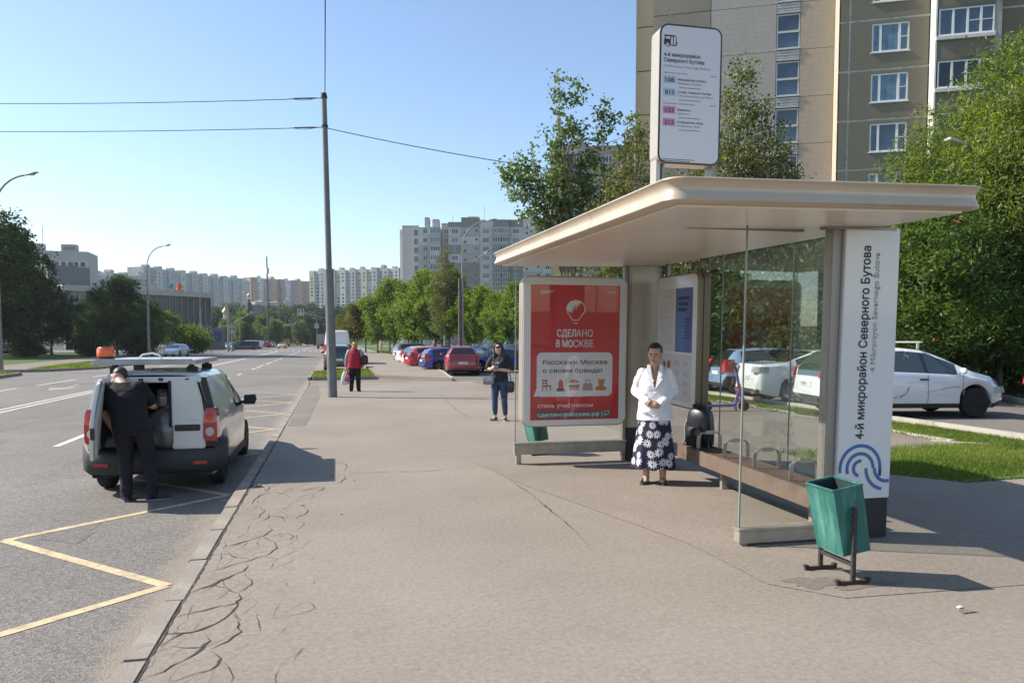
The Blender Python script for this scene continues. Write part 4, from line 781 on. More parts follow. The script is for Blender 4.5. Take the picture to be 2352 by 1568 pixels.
# ---- tall block left outside the frame whose shadow crosses the road
t = thing('apartment_tower', 'tall grey tower standing beyond the left edge of the picture', 'apartment block', (-86, 124, -.2), R(22)); b = MB(); b.box(-7,7,-7,7,0,66); b.build('wall', cMid, t, recalc=False)
wb = MB()
for f in range(22):
    for j in range(4): wb.box(-5.6+j*3.2,-4.0+j*3.2,-7.08,-6.9,1.2+f*2.9,2.7+f*2.9)
struct(wb.build('windows', m_paned, t, recalc=False), 'stuff')
# ================================================================ BUS SHELTER
TILT = .022
def sloot(name, label, cat, x, y, group=None):
    t = thing(name, label, cat, (x, y, (y-10.5)*TILT), 0, group); t.rotation_euler = (TILT, 0, 0); return t
m_champ = M('champagne_metal', (.55,.455,.34), .36, .22, var=.06, vs_=1.5, dirt=(.44,.36,.265), ds=1.1)
m_champ2 = M('champagne_sheet', (.50,.44,.365), .34, .35, var=.08, vs_=2, dirt=(.40,.35,.29), ds=2)
m_soff = M('soffit_metal', (.80,.725,.63), .28, .1, var=.06, vs_=.8)
m_rail = M('rail_metal', (.36,.325,.275), .42, .35, var=.12, vs_=4, dirt=(.24,.20,.16), ds=5)
m_blk = M('black_cover', (.018,.018,.02), .55)
m_wht = M('white_enamel', (.66,.67,.68), .22, coat=.4)
m_mull = M('mullion_grey_metal', (.27,.25,.225), .4, .5)
m_glass = glass_mat('shelter_glass', (.955,.975,.96), .007, .26)
m_ink = M('black_ink', (.025,.025,.03), .6); m_inkg = M('grey_ink', (.28,.29,.31), .6); m_blue = M('transport_blue', (.045,.14,.33), .5)
SX, SY = 3.45, 8.2
sh = sloot('bus_shelter', 'glass bus shelter with a beige overhanging roof and white lettered pillar', 'bus shelter', SX, SY)
O = (SX, SY, 0)
def rrect(x0, x1, y0, y1, r, n=6, z=0):
    pts = []
    for cx_, cy_, a0 in ((x1-r,y1-r,0),(x0+r,y1-r,90),(x0+r,y0+r,180),(x1-r,y0+r,270)):
        for k in range(n+1): a = R(a0+90*k/n); pts.append((cx_+r*math.cos(a), cy_+r*math.sin(a), z))
    return pts
RX0, RX1, RY0, RY1 = 2.17, 4.695, 4.86, 10.78
rf = MB(); prof = [(.10,2.832),(.015,2.836),(.0,2.848),(.008,2.87),(.026,2.90),(.032,2.925),(.024,2.95),(.006,2.975),(-.006,2.985),(-.003,2.994),(.02,3.0),(.3,3.02)]
def slope(mb):
    mb.v = [(x, y, z+.008+(x-4.7)*.017) for x, y, z in mb.v]; return mb
rf.loft([rrect(RX0+i,RX1-i,RY0+i,RY1-i,max(.13-i,.02),7,z) for i, z in prof], 0)
roof = slope(rf).build('roof', m_champ, sh, smooth=True, origin=O, ang=60)
gap = MB(); pg = [(RX0+i-.0018,z) for i, z in prof[1:-1]]; gap.loft([[(x,y,z) for y in (6.55,6.554)] for x, z in pg], closed=False, cap=False)
slope(gap).build('roof_joint', m_blk, roof, origin=(0,0,0)).location = (-SX,-SY,0)
ys_ = [4.98,6.0,7.2,8.4,9.6,10.68]
for a, b2 in zip(ys_, ys_[1:]):
    p = MB(); p.box(RX0+.11,RX1-.11,a+.004,b2-.004,2.815,2.834); slope(p).build('soffit_panel', m_soff, sh, origin=O, bevel=.004)
b = MB(); b.box(2.9,4.0,6.1,6.14,2.79,2.816); b.box(4.05,4.72,5.84,5.95,2.79,2.816); b.build('roof_fixing', m_mull, sh, origin=O)
# pillars
def pillar(x0, x1, y0, y1, zb, letter):
    b = MB(); b.box(x0+.01,x1-.01,y0+.012,y1-.012,0,2.80); p = b.build('pillar', m_champ2 if not letter else m_mull, sh, origin=O, bevel=.01)
    c = MB(); c.box(x0-.002,x1+.002,y0-.004,y1+.004,-.2,zb); c.build('base_cover', m_blk, p, origin=O, bevel=.008)
    if letter: w_ = MB(); w_.box(x0+.004,x1+.008,y0-.008,y1+.008,zb+.004,2.812); w_.build('white_panel', m_wht, p, origin=O, bevel=.006); 
    else: s_ = MB(); s_.box(x0+.04,x1-.06,y0+.0,y0+.014,zb+.02,2.72); s_.build('access_panel', m_champ2, p, origin=O, bevel=.004)
    return p
pn = pillar(4.225,4.755,5.85,6.08,.46,True); pf = pillar(4.09,4.61,10.44,10.66,.49,False)
mu = MB(); mu.box(4.115,4.165,5.86,5.97,.0,2.81); mu.box(4.17,4.222,5.88,6.02,.0,2.81); mu.build('mullion', m_mull, sh, origin=O, bevel=.004)
mu = MB(); mu.box(4.04,4.085,10.46,10.56,.0,2.81); mu.box(4.615,4.66,10.3,10.4,.2,2.81); mu.build('mullion', m_mull, sh, origin=O, bevel=.004)
# lettering on the near pillar: reads upwards
UP = Matrix.Rotation(R(90), 4, 'X') @ Matrix.Rotation(R(90), 4, 'Z'); UPE = UP.to_euler()
text('4-й микрорайон Северного Бутова', .115, (4.475-SX, 5.839-SY, .995), UPE, m_ink, pn, 1.66, .03)
text('4 Mikrorayon Severnogo Butova', .075, (4.565-SX, 5.839-SY, 1.58), UPE, m_inkg, pn, 1.02, .006)
def arc(mb, cx_, cz_, r0, r1, a0, a1, n=22):
    o = len(mb.v)
    for k in range(n+1):
        a = R(a0+(a1-a0)*k/n); mb.v += [(cx_+r0*math.cos(a),0,cz_+r0*math.sin(a)),(cx_+r1*math.cos(a),0,cz_+r1*math.sin(a))]
    for k in range(n): mb.f.append((o+2*k,o+2*k+1,o+2*k+3,o+2*k+2)); mb.m.append(0)
em = MB(); c0 = (4.455,.735)
arc(em,*c0,.185,.215,0,190); arc(em,*c0,.115,.145,0,200); arc(em,*c0,.05,.08,80,260)
arc(em,4.705+.015,.735,.105,.135,180,285); arc(em,4.705-.0,.735,.175,.205,180,262); em.box(4.455+.185,4.455+.215,0,.0002,.66,.735)
for k, (x, z) in enumerate(em.v and [(0,0)]): pass
e2 = MB(); e2.v = [(x, 5.8395+.0001*(i % 2)*0, z) for i, (x, y, z) in enumerate(em.v)]; e2.f = em.f; e2.m = em.m
keep = [i for i, f in enumerate(e2.f) if all(e2.v[j][0] < 4.758 for j in f)]; e2.f = [e2.f[i] for i in keep]; e2.m = [0]*len(e2.f)
e2.build('emblem', m_blue, pn, origin=O, recalc=False)
# glass
def pane(x0, x1, y0, y1, z0, z1, nm='glass_pane'):
    b = MB(); b.box(x0,x1,y0,y1,z0,z1); return b.build(nm, m_glass, sh, origin=O)
pane(3.345,4.112,5.895,5.907,.255,2.812); pane(2.455,4.04,10.50,10.512,.31,2.812)
for a, b2 in ((6.1,7.205),(7.213,8.69),(8.698,10.28)): pane(4.618,4.63,a,b2,.31,2.812)
ed = M('glass_edge', (.20,.24,.21), .2)
for q in ((3.332,3.344,5.893,5.909,.255,2.812),(2.442,2.454,10.498,10.514,.31,2.812),(4.617,4.631,7.206,7.212,.31,2.812),(4.617,4.631,8.691,8.697,.31,2.812)): b = MB(); b.box(*q); b.build('glass_edge', ed, sh, origin=O)
def rail(x0, x1, y0, y1, z0, z1):
    b = MB(); b.box(x0,x1,y0,y1,z0,z1-.025); b.box(x0-.012,x1+.012,y0-.012,y1+.012,z1-.022,z1); return b.build('base_rail', m_rail, sh, origin=O, bevel=.004)
rail(3.32,4.11,5.85,5.95,.125,.255); rail(2.43,4.08,10.44,10.57,.145,.31); rail(4.56,4.68,6.1,10.42,.17,.31)
for x0, x1, y0, y1, z1 in ((3.34,3.40,5.86,5.94,.124),(2.46,2.53,10.46,10.55,.144),(4.58,4.65,8.15,8.22,.168)): b = MB(); b.box(x0,x1,y0,y1,-.1,z1); b.build('rail_foot', m_rail, sh, origin=O, bevel=.004)
# bench
be_ = sloot('bench', 'long slatted brown bench with metal armrests under the shelter glass', 'bench', 4.42, 7.6); OB = (4.42,7.6,0)
m_slat = M('bench_slat', (.085,.055,.042), .55, var=.25, vs_=5); m_slat2 = M('bench_front', (.15,.105,.08), .6, var=.2, vs_=5); m_steel = M('brushed_steel', (.48,.46,.42), .3, .85)
for k in range(5): b = MB(); b.box(4.262+k*.066,4.262+k*.066+.048,6.2,9.02,.445,.475); b.build('slat', m_slat, be_, origin=OB, bevel=.005)
b = MB(); b.box(4.22,4.256,6.2,9.02,.30,.474); b.build('front_board', m_slat2, be_, origin=OB, bevel=.006)
for k in range(9): b = MB(); b.box(4.258,4.59,6.35+k*.32,6.39+k*.32,.40,.442); b.build('cross_bearer', m_blk, be_, origin=OB)
for y in (6.45,8.2): b = MB(); b.box(4.40,4.46,y-.03,y+.03,-.05,.40); b.box(4.36,4.5,y-.05,y+.05,-.06,.01); b.build('leg', m_rail, be_, origin=OB, bevel=.004)
for y in (6.62,7.29,7.93,8.58):
    b = MB(); pts = [(4.29,y,.44),(4.29,y,.60),(4.30,y,.64),(4.33,y,.665),(4.38,y,.67),(4.5,y,.67),(4.55,y,.66),(4.575,y,.63),(4.58,y,.59),(4.58,y,.44)]
    for p, q in zip(pts, pts[1:]): b.bar(p, q, .012, .045) if p[2] == q[2] else b.bar(p, q, .045, .014)
    b.build('armrest', m_steel, be_, origin=OB, bevel=.003)
# ---------------- advertising lightbox
def lightbox(t, x0, x1, y0, y1, z0, z1, r, org, side, front, fr_in):
    def ring(i, y): return [(x, y, z) for x, z, _ in rrect(x0+i,x1-i,z0+i,z1-i,r-i,7)]
    b = MB(); b.loft([ring(.012,y0+.0),ring(0,y0+.012),ring(0,(y0+y1)/2-.012),ring(.012,(y0+y1)/2-.006),ring(.012,(y0+y1)/2+.006),ring(0,(y0+y1)/2+.012),ring(0,y1-.012),ring(.012,y1)]); b.build('casing', side, t, smooth=True, origin=org, ang=40)
    b = MB(); b.loft([ring(.018,y0-.001),ring(.02,y0-.009),ring(.03,y0-.011)]); b.build('front_frame', front, t, smooth=True, origin=org, ang=30)
m_boxf = M('lightbox_frame', (.60,.60,.60), .28, coat=.3)
ad = sloot('advertising_lightbox', 'tall rounded lightbox with a red Moscow brand poster in the shelter end wall', 'advertising board', 3.25, 10.4); OA = (3.25,10.4,0)
lightbox(ad, 2.49,4.02,10.30,10.49,.55,2.635,.13, OA, m_champ2, m_boxf, .1)
def poster_mat(name, col, rough=.035):
    m = M(name, col, .5, coat=1.0, var=.06, vs_=6); m.node_tree.nodes['Principled BSDF'].inputs['Coat Roughness'].default_value = .015; m.node_tree.nodes['Principled BSDF'].inputs['Coat IOR'].default_value = 1.52; return m
m_red = poster_mat('poster_red', (.42,.020,.022)); m_pw = poster_mat('poster_white', (.56,.56,.57)); m_pdk = poster_mat('poster_grey', (.085,.08,.085)); m_pin = poster_mat('poster_ink', (.03,.03,.035))
YA = 10.2885
po = MB(); po.box(2.61,3.90,YA-.001,YA+.003,.645,2.515); po_ = po.build('poster', m_red, ad, origin=OA)
def flat(name, poly, y, mat, par, org): 
    b = MB(); b.add([(x,y,z) for x, z in poly], [tuple(range(len(poly)))]); bmx = b.build(name, mat, par, origin=org, recalc=False); return bmx
def pxp(x, y): return (2.61+(x-157)/(1000-157)*1.29, 2.515-(y-150)/(1440-150)*1.87)     # poster layout grid
def rr2(x0, x1, z0, z1, r): return [(x, z) for x, z, _ in rrect(x0,x1,z0,z1,r,6)][::-1][::1]
bx0, bz1 = pxp(215,792); bx1, bz0 = pxp(935,1215)
flat('speech_bubble', [(x,z) for x, z, _ in rrect(bx0,bx1,bz0,bz1,.075,6)], YA-.003, m_pw, po_, OA)
flat('speech_bubble', [pxp(218,1120),pxp(187,1214),pxp(215,1210),pxp(240,1204),pxp(260,1216),pxp(300,1214)], YA-.0026, m_pw, po_, OA)
sx0, sz1 = pxp(200,1350); sx1, sz0 = pxp(928,1424); flat('search_bar', [(x,z) for x, z, _ in rrect(sx0,sx1,sz0,sz1,.05,6)], YA-.003, m_pdk, po_, OA)
def pt(body, size, x, y, mat, wd, bold=0.): 
    q = pxp(x, y); text(body, size, (q[0]-OA[0], YA-.0042-OA[1], q[1]), FRONT, mat, po_, wd/843*1.29, bold)
pt('СДЕЛ', .135, 402, 640, m_pw, 178, .045); pt('АНО', .135, 586, 640, m_pw, 154, .004); pt('В МО', .135, 395, 740, m_pw, 155, .045); pt('СК', .135, 556, 740, m_pw, 100, .025); pt('ВЕ', .135, 664, 740, m_pw, 82, .0)
pt('Pасскажи Москве', .085, 272, 905, m_pin, 613, .025); pt('о своем бренде!', .085, 272, 985, m_pin, 565, .025)
pt('стань участником', .075, 226, 1318, m_pw, 522, .022); pt('сделановмоскве.рф |', .075, 224, 1405, m_pw, 620, .022); pt('16+', .06, 888, 226, m_pw, 66, .02)
for k in range(3): a = pxp(245, 205+k*11); flat('small_print', [a, (a[0]+.2-.03*k, a[1]), (a[0]+.2-.03*k, a[1]-.006), (a[0], a[1]-.006)], YA-.0035, m_pw, po_, OA)
bl = MB()
def strip(mb, pts, wd, y):
    o = len(mb.v); n = len(pts)
    for k, p in enumerate(pts):
        d = Vector((pts[min(k+1,n-1)][0]-pts[max(k-1,0)][0], pts[min(k+1,n-1)][1]-pts[max(k-1,0)][1])).normalized(); a = Vector((-d.y,d.x))*wd/2; mb.v += [(p[0]-a.x,y,p[1]-a.y),(p[0]+a.x,y,p[1]+a.y)]
    for k in range(n-1): mb.f.append((o+2*k,o+2*k+1,o+2*k+3,o+2*k+2)); mb.m.append(0)
bpts = [pxp(577+87*math.cos(R(a)), 378-82*math.sin(R(a))) for a in range(-20,201,10)]
bpts = [pxp(605,484)]+[pxp(640,430)]+bpts+[pxp(512,430)]+[pxp(548,484)]+[pxp(605,484)]; strip(bl, bpts, .011, YA-.0042); strip(bl, [pxp(560,514),pxp(592,514)], .012, YA-.0042)
bl.build('balloon_logo', m_pw, po_, origin=OA, recalc=False)
fan = [pxp(492,385),pxp(497,350),pxp(515,320),pxp(545,302),pxp(585,298),pxp(630,308),pxp(628,330),pxp(610,318),pxp(606,362),pxp(592,322),pxp(582,392),pxp(568,335),pxp(552,408),pxp(545,350),pxp(538,425),pxp(524,395),pxp(520,410)]
b = MB(); b.add([(x,YA-.004,z) for x, z in fan], [tuple(range(len(fan)))]); b.build('balloon_logo', m_pw, po_, origin=OA, recalc=False)
def icon(col, name, polys):
    b = MB(); 
    for j, pl in enumerate(polys): b.add([(*[pxp(*q)[0]],YA-.0042-.0003*j,pxp(*q)[1]) for q in pl], [tuple(range(len(pl)))])
    b.build(name, poster_mat('ink_'+name+str(len(bpy.data.objects)), col), po_, origin=OA, recalc=False)
def rc(x0, y0, x1, y1): return [(x0,y0),(x1,y0),(x1,y1),(x0,y1)]
def el(cx_, cy_, rx, ry, a0=0, a1=360, n=16): return [(cx_+rx*math.cos(R(a0+(a1-a0)*k/n)), cy_-ry*math.sin(R(a0+(a1-a0)*k/n))) for k in range(n if a1-a0 >= 360 else n+1)]
icon((.20,.085,.03), 'chair_icon', [rc(268,1050,276,1160),rc(306,1048,314,1105),rc(270,1052,312,1066),rc(270,1080,312,1090),[(272,1106),(345,1103),(350,1116),(278,1122)],rc(340,1112,348,1155),rc(300,1116,307,1164)])
icon((.50,.03,.03), 'lipstick_icon', [[(418,1130),(418,1075),(432,1052),(448,1052),(462,1070),(464,1130)]]); icon((.06,.045,.04), 'lipstick_base', [[(405,1132),(472,1132),(478,1164),(400,1164)]])
icon((.42,.17,.05), 'bun_icon', [el(570,1085,50,34,0,180),rc(525,1130,615,1155)]); icon((.16,.07,.03), 'patty_icon', [rc(520,1108,620,1128)]); icon((.15,.28,.04), 'salad_icon', [rc(518,1098,622,1108)])
icon((.34,.22,.19), 'handbag_icon', [[(655,1095),(742,1090),(752,1158),(645,1160)],[(672,1095),(678,1060),(690,1052),(712,1052),(722,1062),(726,1092),(720,1092),(714,1066),(706,1060),(692,1060),(684,1066),(680,1095)]])
icon((.36,.15,.04), 'teddy_icon', [el(830,1080,30,27),el(806,1058,11,10),el(854,1058,11,10),el(825,1132,38,30),el(792,1142,22,18),el(858,1142,22,18)])
icon((.60,.38,.2), 'teddy_muzzle', [el(830,1092,12,9)]); b = MB(); strip(b, [pxp(887+20*math.cos(R(a)), 1378+20*math.sin(R(a))) for a in range(0,361,30)], .008, YA-.0044); strip(b, [pxp(872,1394),pxp(860,1408)], .009, YA-.0044); b.build('search_icon', m_pw, po_, origin=OA, recalc=False)
# ---------------- timetable board on the rear side, facing the road
tb = sloot('timetable_board', 'white timetable board with blue and grey printed sheets behind the standing woman', 'information board', 4.5, 9.5); OT = (4.5,9.5,0)
def yzr(x0, x1, y0, y1, r, i, x): return [(x, y, z) for y, z, _ in rrect(y0+i,y1-i,x0+i,x1-i,r,7)]
Y0, Y1, Z0, Z1 = 8.9,10.12,.90,2.635
b = MB(); b.loft([yzr(Z0,Z1,Y0,Y1,.1,i,x) for i, x in ((.012,4.40),(0,4.412),(0,4.465),(.014,4.47),(.014,4.482),(0,4.487),(0,4.565),(.012,4.577))]); b.build('casing', M('dark_champagne', (.20,.165,.11), .4, .4), tb, smooth=True, origin=OT, ang=40)
b = MB(); b.loft([yzr(Z0,Z1,Y0,Y1,.09,.018,4.401),yzr(Z0,Z1,Y0,Y1,.09,.022,4.392),yzr(Z0,Z1,Y0,Y1,.08,.03,4.39)]); b.build('front_frame', m_boxf, tb, smooth=True, origin=OT, ang=30)
def sheet_x(name, y0, y1, z0, z1, mat, x=4.3885): b = MB(); b.box(x,x+.003,y0,y1,z0,z1); return b.build(name, mat, tb, origin=OT)
m_shg = M('printed_sheet', (.50,.50,.49), .35, coat=.5, var=.05); m_shb = M('blue_sheet', (.055,.13,.30), .3, coat=.6, var=.25, vs_=1.2)
s1 = sheet_x('printed_sheet', 9.54,10.03,1.62,2.45,m_shg); s2 = sheet_x('blue_sheet', 9.02,9.52,1.62,2.45,m_shb); s3 = sheet_x('printed_sheet', 9.02,10.03,.98,1.59,m_shg)
lb_ = MB(); r_ = random.Random(4)
for k in range(22):
    z = 2.40-k*.032
    if k in (3,9): continue
    lb_.box(4.3875,4.3884,9.60,9.99 if k else 9.8,z-.006,z); 
for c in range(4):
    for k in range(4):
        for j in range(4): lb_.box(4.3875,4.3884,9.98-c*.24-.15+r_.uniform(0,.04),9.98-c*.24,1.50-k*.13-j*.018,1.507-k*.13-j*.018)
struct(lb_.build('printed_lines', m_inkg, tb, origin=OT), 'stuff')
lb_ = MB()
for k in range(3): lb_.box(4.3875,4.3884,9.12+.03*k,9.44,2.30-k*.075,2.34-k*.075)
for k in range(7): lb_.box(4.3875,4.3884,9.08,9.24,2.04-k*.04,2.055-k*.04)
struct(lb_.build('blue_sheet_lines', M('navy_ink', (.02,.035,.12), .5), tb, origin=OT), 'stuff')
for q in ((9.66,9.74,1.40,1.49),(9.80,9.88,1.41,1.48)): b = MB(); b.box(4.3872,4.3884,*q); b.build('printed_picture', M('picture_brown', (.18,.07,.05), .5), tb, origin=OT)
# ---------------- stop sign lightbox on the roof
sg = sloot('stop_sign', 'white double-sided route lightbox standing on the shelter roof', 'bus stop sign', 2.98, 6.4); OS = (2.98,6.4,0)
X0, X1, ZZ0, ZZ1 = 2.70,3.268,3.355,4.505; YS = 6.3
def ring(i, y): return [(x, y, z) for x, z, _ in rrect(X0+i,X1-i,ZZ0+i,ZZ1-i,max(.075-i,.01),7)]
b = MB(); b.loft([ring(0,YS),ring(0,YS+.17)]); b.build('casing', m_champ2, sg, smooth=True, origin=OS, ang=40)
b = MB(); b.loft([ring(-.003,YS-.004),ring(-.003,YS-.012)]); b.build('rim', M('rim_brown', (.045,.035,.035), .5), sg, smooth=True, origin=OS, ang=40)
m_sgn = M('sign_face', (.60,.60,.62), .3, coat=.3)
b = MB(); b.loft([ring(.012,YS-.011),ring(.012,YS-.014)]); fc = b.build('sign_face', m_sgn, sg, origin=OS)
b = MB(); b.box(2.70,2.735,YS+.02,YS+.15,2.98,3.39); b.build('post', m_champ2, sg, origin=OS); b = MB(); b.box(2.755,2.775,YS+.02,YS+.1,2.98,3.39); b.build('conduit', m_mull, sg, origin=OS); b = MB(); b.box(3.22,3.255,YS+.02,YS+.15,2.98,3.39); b.build('post', m_mull, sg, origin=OS)
def sp(x, y): return (X0+(x-135)/(795-135)*(X1-X0), ZZ1-(y-42)/(1505-42)*(ZZ1-ZZ0))
YT = YS-.0152
def stx(body, size, x, y, mat, wd, bold=0.): q = sp(x, y); text(body, size, (q[0]-OS[0], YT-OS[1], q[1]), FRONT, mat, fc, wd/660*(X1-X0), bold, ext=.0003)
stx('4-й микрорайон', .045, 176, 380, m_ink, 384, .03); stx('Северного Бутова', .045, 176, 438, m_ink, 430, .03); stx('4 Mikrorayon Severnogo Butova', .028, 176, 492, m_inkg, 495, .003)
stx('Pайонные / Local routes', .018, 176, 558, m_inkg, 255, .004); stx('до 30', .018, 682, 562, m_inkg, 58, .006); stx('Социальные / Specialized routes', .018, 176, 878, m_inkg, 340, .004); stx('до 30', .018, 682, 876, m_inkg, 58, .006)
m_lb, m_pk = M('route_blue', (.36,.45,.56), .4), M('route_pink', (.50,.22,.35), .4)
for (yy, num, mt, l1, w1_, l2, w2) in [(622,'108',m_lb,'Милицейский посёлок',308,'Militseyskiy Posyolok',262),(752,'813',m_lb,'3-й мкр. Северного Бутова',360,'3 Mikrorayon Severnogo Butova',388),(940,'с53',m_pk,'Захарьино',146,'Zakharyino',136),(1070,'213',m_pk,'Остафьевская улица',280,'Ostafyevskaya Ulitsa',250)]:
    a, c = sp(176, yy-40), sp(308, yy+40); flat('route_tile', [(a[0],a[1]),(a[0],c[1]),(c[0],c[1]),(c[0],a[1])], YT+.0004, mt, fc, OS)
    stx(num, .05, 196, yy+24, M('route_ink', (.02,.03,.06), .5), 92, .03); stx(l1, .026, 326, yy+4, m_ink, w1_, .008); stx(l2, .024, 326, yy+42, m_inkg, w2, .002)
    q = sp(345, yy+72); flat('small_print', [q,(q[0]+.2,q[1]),(q[0]+.2,q[1]-.008),(q[0],q[1]-.008)], YT, m_inkg, fc, OS)
for k in range(2): q = sp(176, 1460+k*18); flat('small_print', [q,(q[0]+.3-.04*k,q[1]),(q[0]+.3-.04*k,q[1]-.005),(q[0],q[1]-.005)], YT, m_ink, fc, OS)
def bq(x, y): return sp(x, y)
bi = MB()
def pf_(poly): bi.add([(bq(*q)[0],YT,bq(*q)[1]) for q in poly], [tuple(range(len(poly)))])
pf_(rc(174,158,290,172)); pf_([(174,200),(245,200),(245,262),(236,262),(228,240),(214,232),(196,240),(188,262),(174,262)]); pf_(rc(182,172,192,200)); pf_(rc(240,172,250,200)); pf_(rc(268,172,276,262)); pf_([(290,158),(304,172),(306,268),(240,268),(240,258),(297,258),(297,172)]); pf_(rc(306,232,315,252))
strip(bi, [bq(214+19*math.cos(R(a)), 260+19*math.sin(R(a))) for a in range(0,361,30)], .006, YT)
bi.build('bus_icon', m_ink, fc, origin=OS, recalc=False)
# ================================================================ VEHICLES   (local x forward, y left, z up)
m_cg = M('car_window', (.012,.015,.018), .03, spec=.9, coat=.6); m_cgl = M('car_window_light', (.035,.05,.05), .03, spec=1., coat=.8)
m_rim = M('alloy_rim', (.42,.42,.43), .3, .8); m_rimd = M('steel_rim', (.03,.03,.032), .5, .3); m_tail = M('tail_lens', (.38,.012,.014), .12, coat=1.); m_head = M('head_lens', (.45,.47,.5), .08, spec=.9, coat=.8)
m_plate = M('licence_plate', (.66,.66,.64), .4); m_chr = M('chrome_trim', (.62,.62,.62), .12, .95); m_under = M('underbody', (.008,.008,.008), .9)
def paint(name, col, rough=.22, metal=0.): return M('paint_'+name, col, rough, metal, coat=1., var=.03, vs_=2)
def interp(tab, x):
    xs_ = [p[0] for p in tab]; return float(np.interp(x, xs_, [p[1] for p in tab]))
KINDS = {
 'hatch': dict(L=4.36,W=1.82,top=[(-2.18,.60),(-2.165,.72),(-2.12,.98),(-1.80,1.36),(-1.6,1.43),(-1.0,1.475),(-.2,1.485),(.3,1.44),(.75,1.25),(1.28,.985),(1.7,.89),(2.0,.79),(2.12,.70),(2.18,.55)],
      belt=[(-2.18,.58),(-2.1,.95),(-1.7,1.02),(0,.955),(1.2,.90),(1.7,.80),(2.18,.5)],w=[(-2.18,.68),(-2.08,.80),(-1.7,.89),(-.5,.91),(1.3,.905),(1.8,.84),(2.05,.72),(2.18,.55)],rw=(-2.14,-1.72),ws=(.32,1.26),sw=(-1.62,.92),pil=[(-.72,.06),(.20,.05)],wh=(-1.30,1.34),r=.32,tail=(.72,1.12),head=(.52,.66)),
 'sedan': dict(L=4.8,W=1.84,top=[(-2.4,.62),(-2.385,.9),(-2.3,1.06),(-1.75,1.10),(-1.55,1.13),(-.75,1.42),(-.2,1.455),(.2,1.44),(.6,1.30),(1.25,1.0),(1.8,.90),(2.2,.78),(2.34,.66),(2.4,.5)],
      belt=[(-2.4,.6),(-2.3,1.0),(-1.6,1.06),(0,.96),(1.2,.92),(1.8,.82),(2.4,.48)],w=[(-2.4,.70),(-2.28,.82),(-1.8,.9),(0,.92),(1.4,.91),(2.0,.84),(2.28,.72),(2.4,.55)],rw=(-1.6,-.78),ws=(.25,1.22),sw=(-1.35,.9),pil=[(-.25,.05)],wh=(-1.42,1.42),r=.33,tail=(.78,1.0),head=(.50,.64)),
 'suv': dict(L=4.68,W=1.9,top=[(-2.34,.66),(-2.32,.8),(-2.26,1.10),(-2.0,1.5),(-1.8,1.585),(-1.2,1.64),(-.2,1.66),(.3,1.62),(.7,1.45),(1.25,1.16),(1.85,1.06),(2.2,.93),(2.3,.8),(2.34,.6)],
      belt=[(-2.34,.64),(-2.26,1.05),(-1.8,1.12),(0,1.06),(1.2,1.03),(1.8,.96),(2.34,.58)],w=[(-2.34,.72),(-2.24,.86),(-1.8,.94),(0,.95),(1.5,.94),(2.05,.86),(2.26,.74),(2.34,.6)],rw=(-2.22,-1.94),ws=(.32,1.22),sw=(-1.85,.9),pil=[(-.95,.06),(-.02,.05)],wh=(-1.44,1.42),r=.37,tail=(.86,1.06),head=(.66,.80)),
 'van': dict(L=5.5,W=2.0,top=[(-2.75,.6),(-2.745,2.0),(-2.72,2.36),(-2.6,2.46),(0,2.5),(1.0,2.46),(1.35,2.3),(2.0,1.45),(2.3,1.22),(2.65,1.05),(2.75,.7)],
      belt=[(-2.75,.58),(-2.6,1.3),(1.2,1.3),(2.2,1.12),(2.75,.6)],w=[(-2.75,.93),(-2.6,.98),(1.0,1.0),(2.0,.95),(2.6,.8),(2.75,.65)],rw=(9,9),ws=(1.34,2.05),sw=(.7,1.75),pil=[],wh=(-1.75,1.75),r=.35,tail=(.9,1.5),head=(.8,1.05)),
}
def wheel_mesh(r, wd=.2, rim=m_rim, spokes=5):
    t = MB(); t.loft([[(rr*math.cos(2*math.pi*k/22), y, rr*math.sin(2*math.pi*k/22)) for k in range(22)] for rr, y in ((r*.66,-wd/2+.01),(r*.9,-wd/2),(r*.985,-wd/2+.03),(r,-wd/2+.06),(r,wd/2-.06),(r*.985,wd/2-.03),(r*.9,wd/2),(r*.66,wd/2-.01))]); tm = t.mesh('tyre', black_rub, smooth=True, ang=50)
    q = MB(); y = -wd/2+.012
    q.loft([[(rr*math.cos(2*math.pi*k/20), yy, rr*math.sin(2*math.pi*k/20)) for k in range(20)] for rr, yy in ((r*.66,y),(r*.6,y+.012),(r*.57,y+.07),(.001,y+.08))], 1, cap=False)
    for k in range(spokes):
        a = 2*math.pi*k/spokes; q.bar((.02*math.cos(a),y+.014,.02*math.sin(a)), (r*.62*math.cos(a),y+.012,r*.62*math.sin(a)), .055 if spokes < 8 else .035, .03) if True else 0
    q.cyl((0,y+.012,0),(0,1,0),r*.15,.03,10)
    return tm, q.mesh('rim', [rim, m_rimd], smooth=True)
_wm = {}
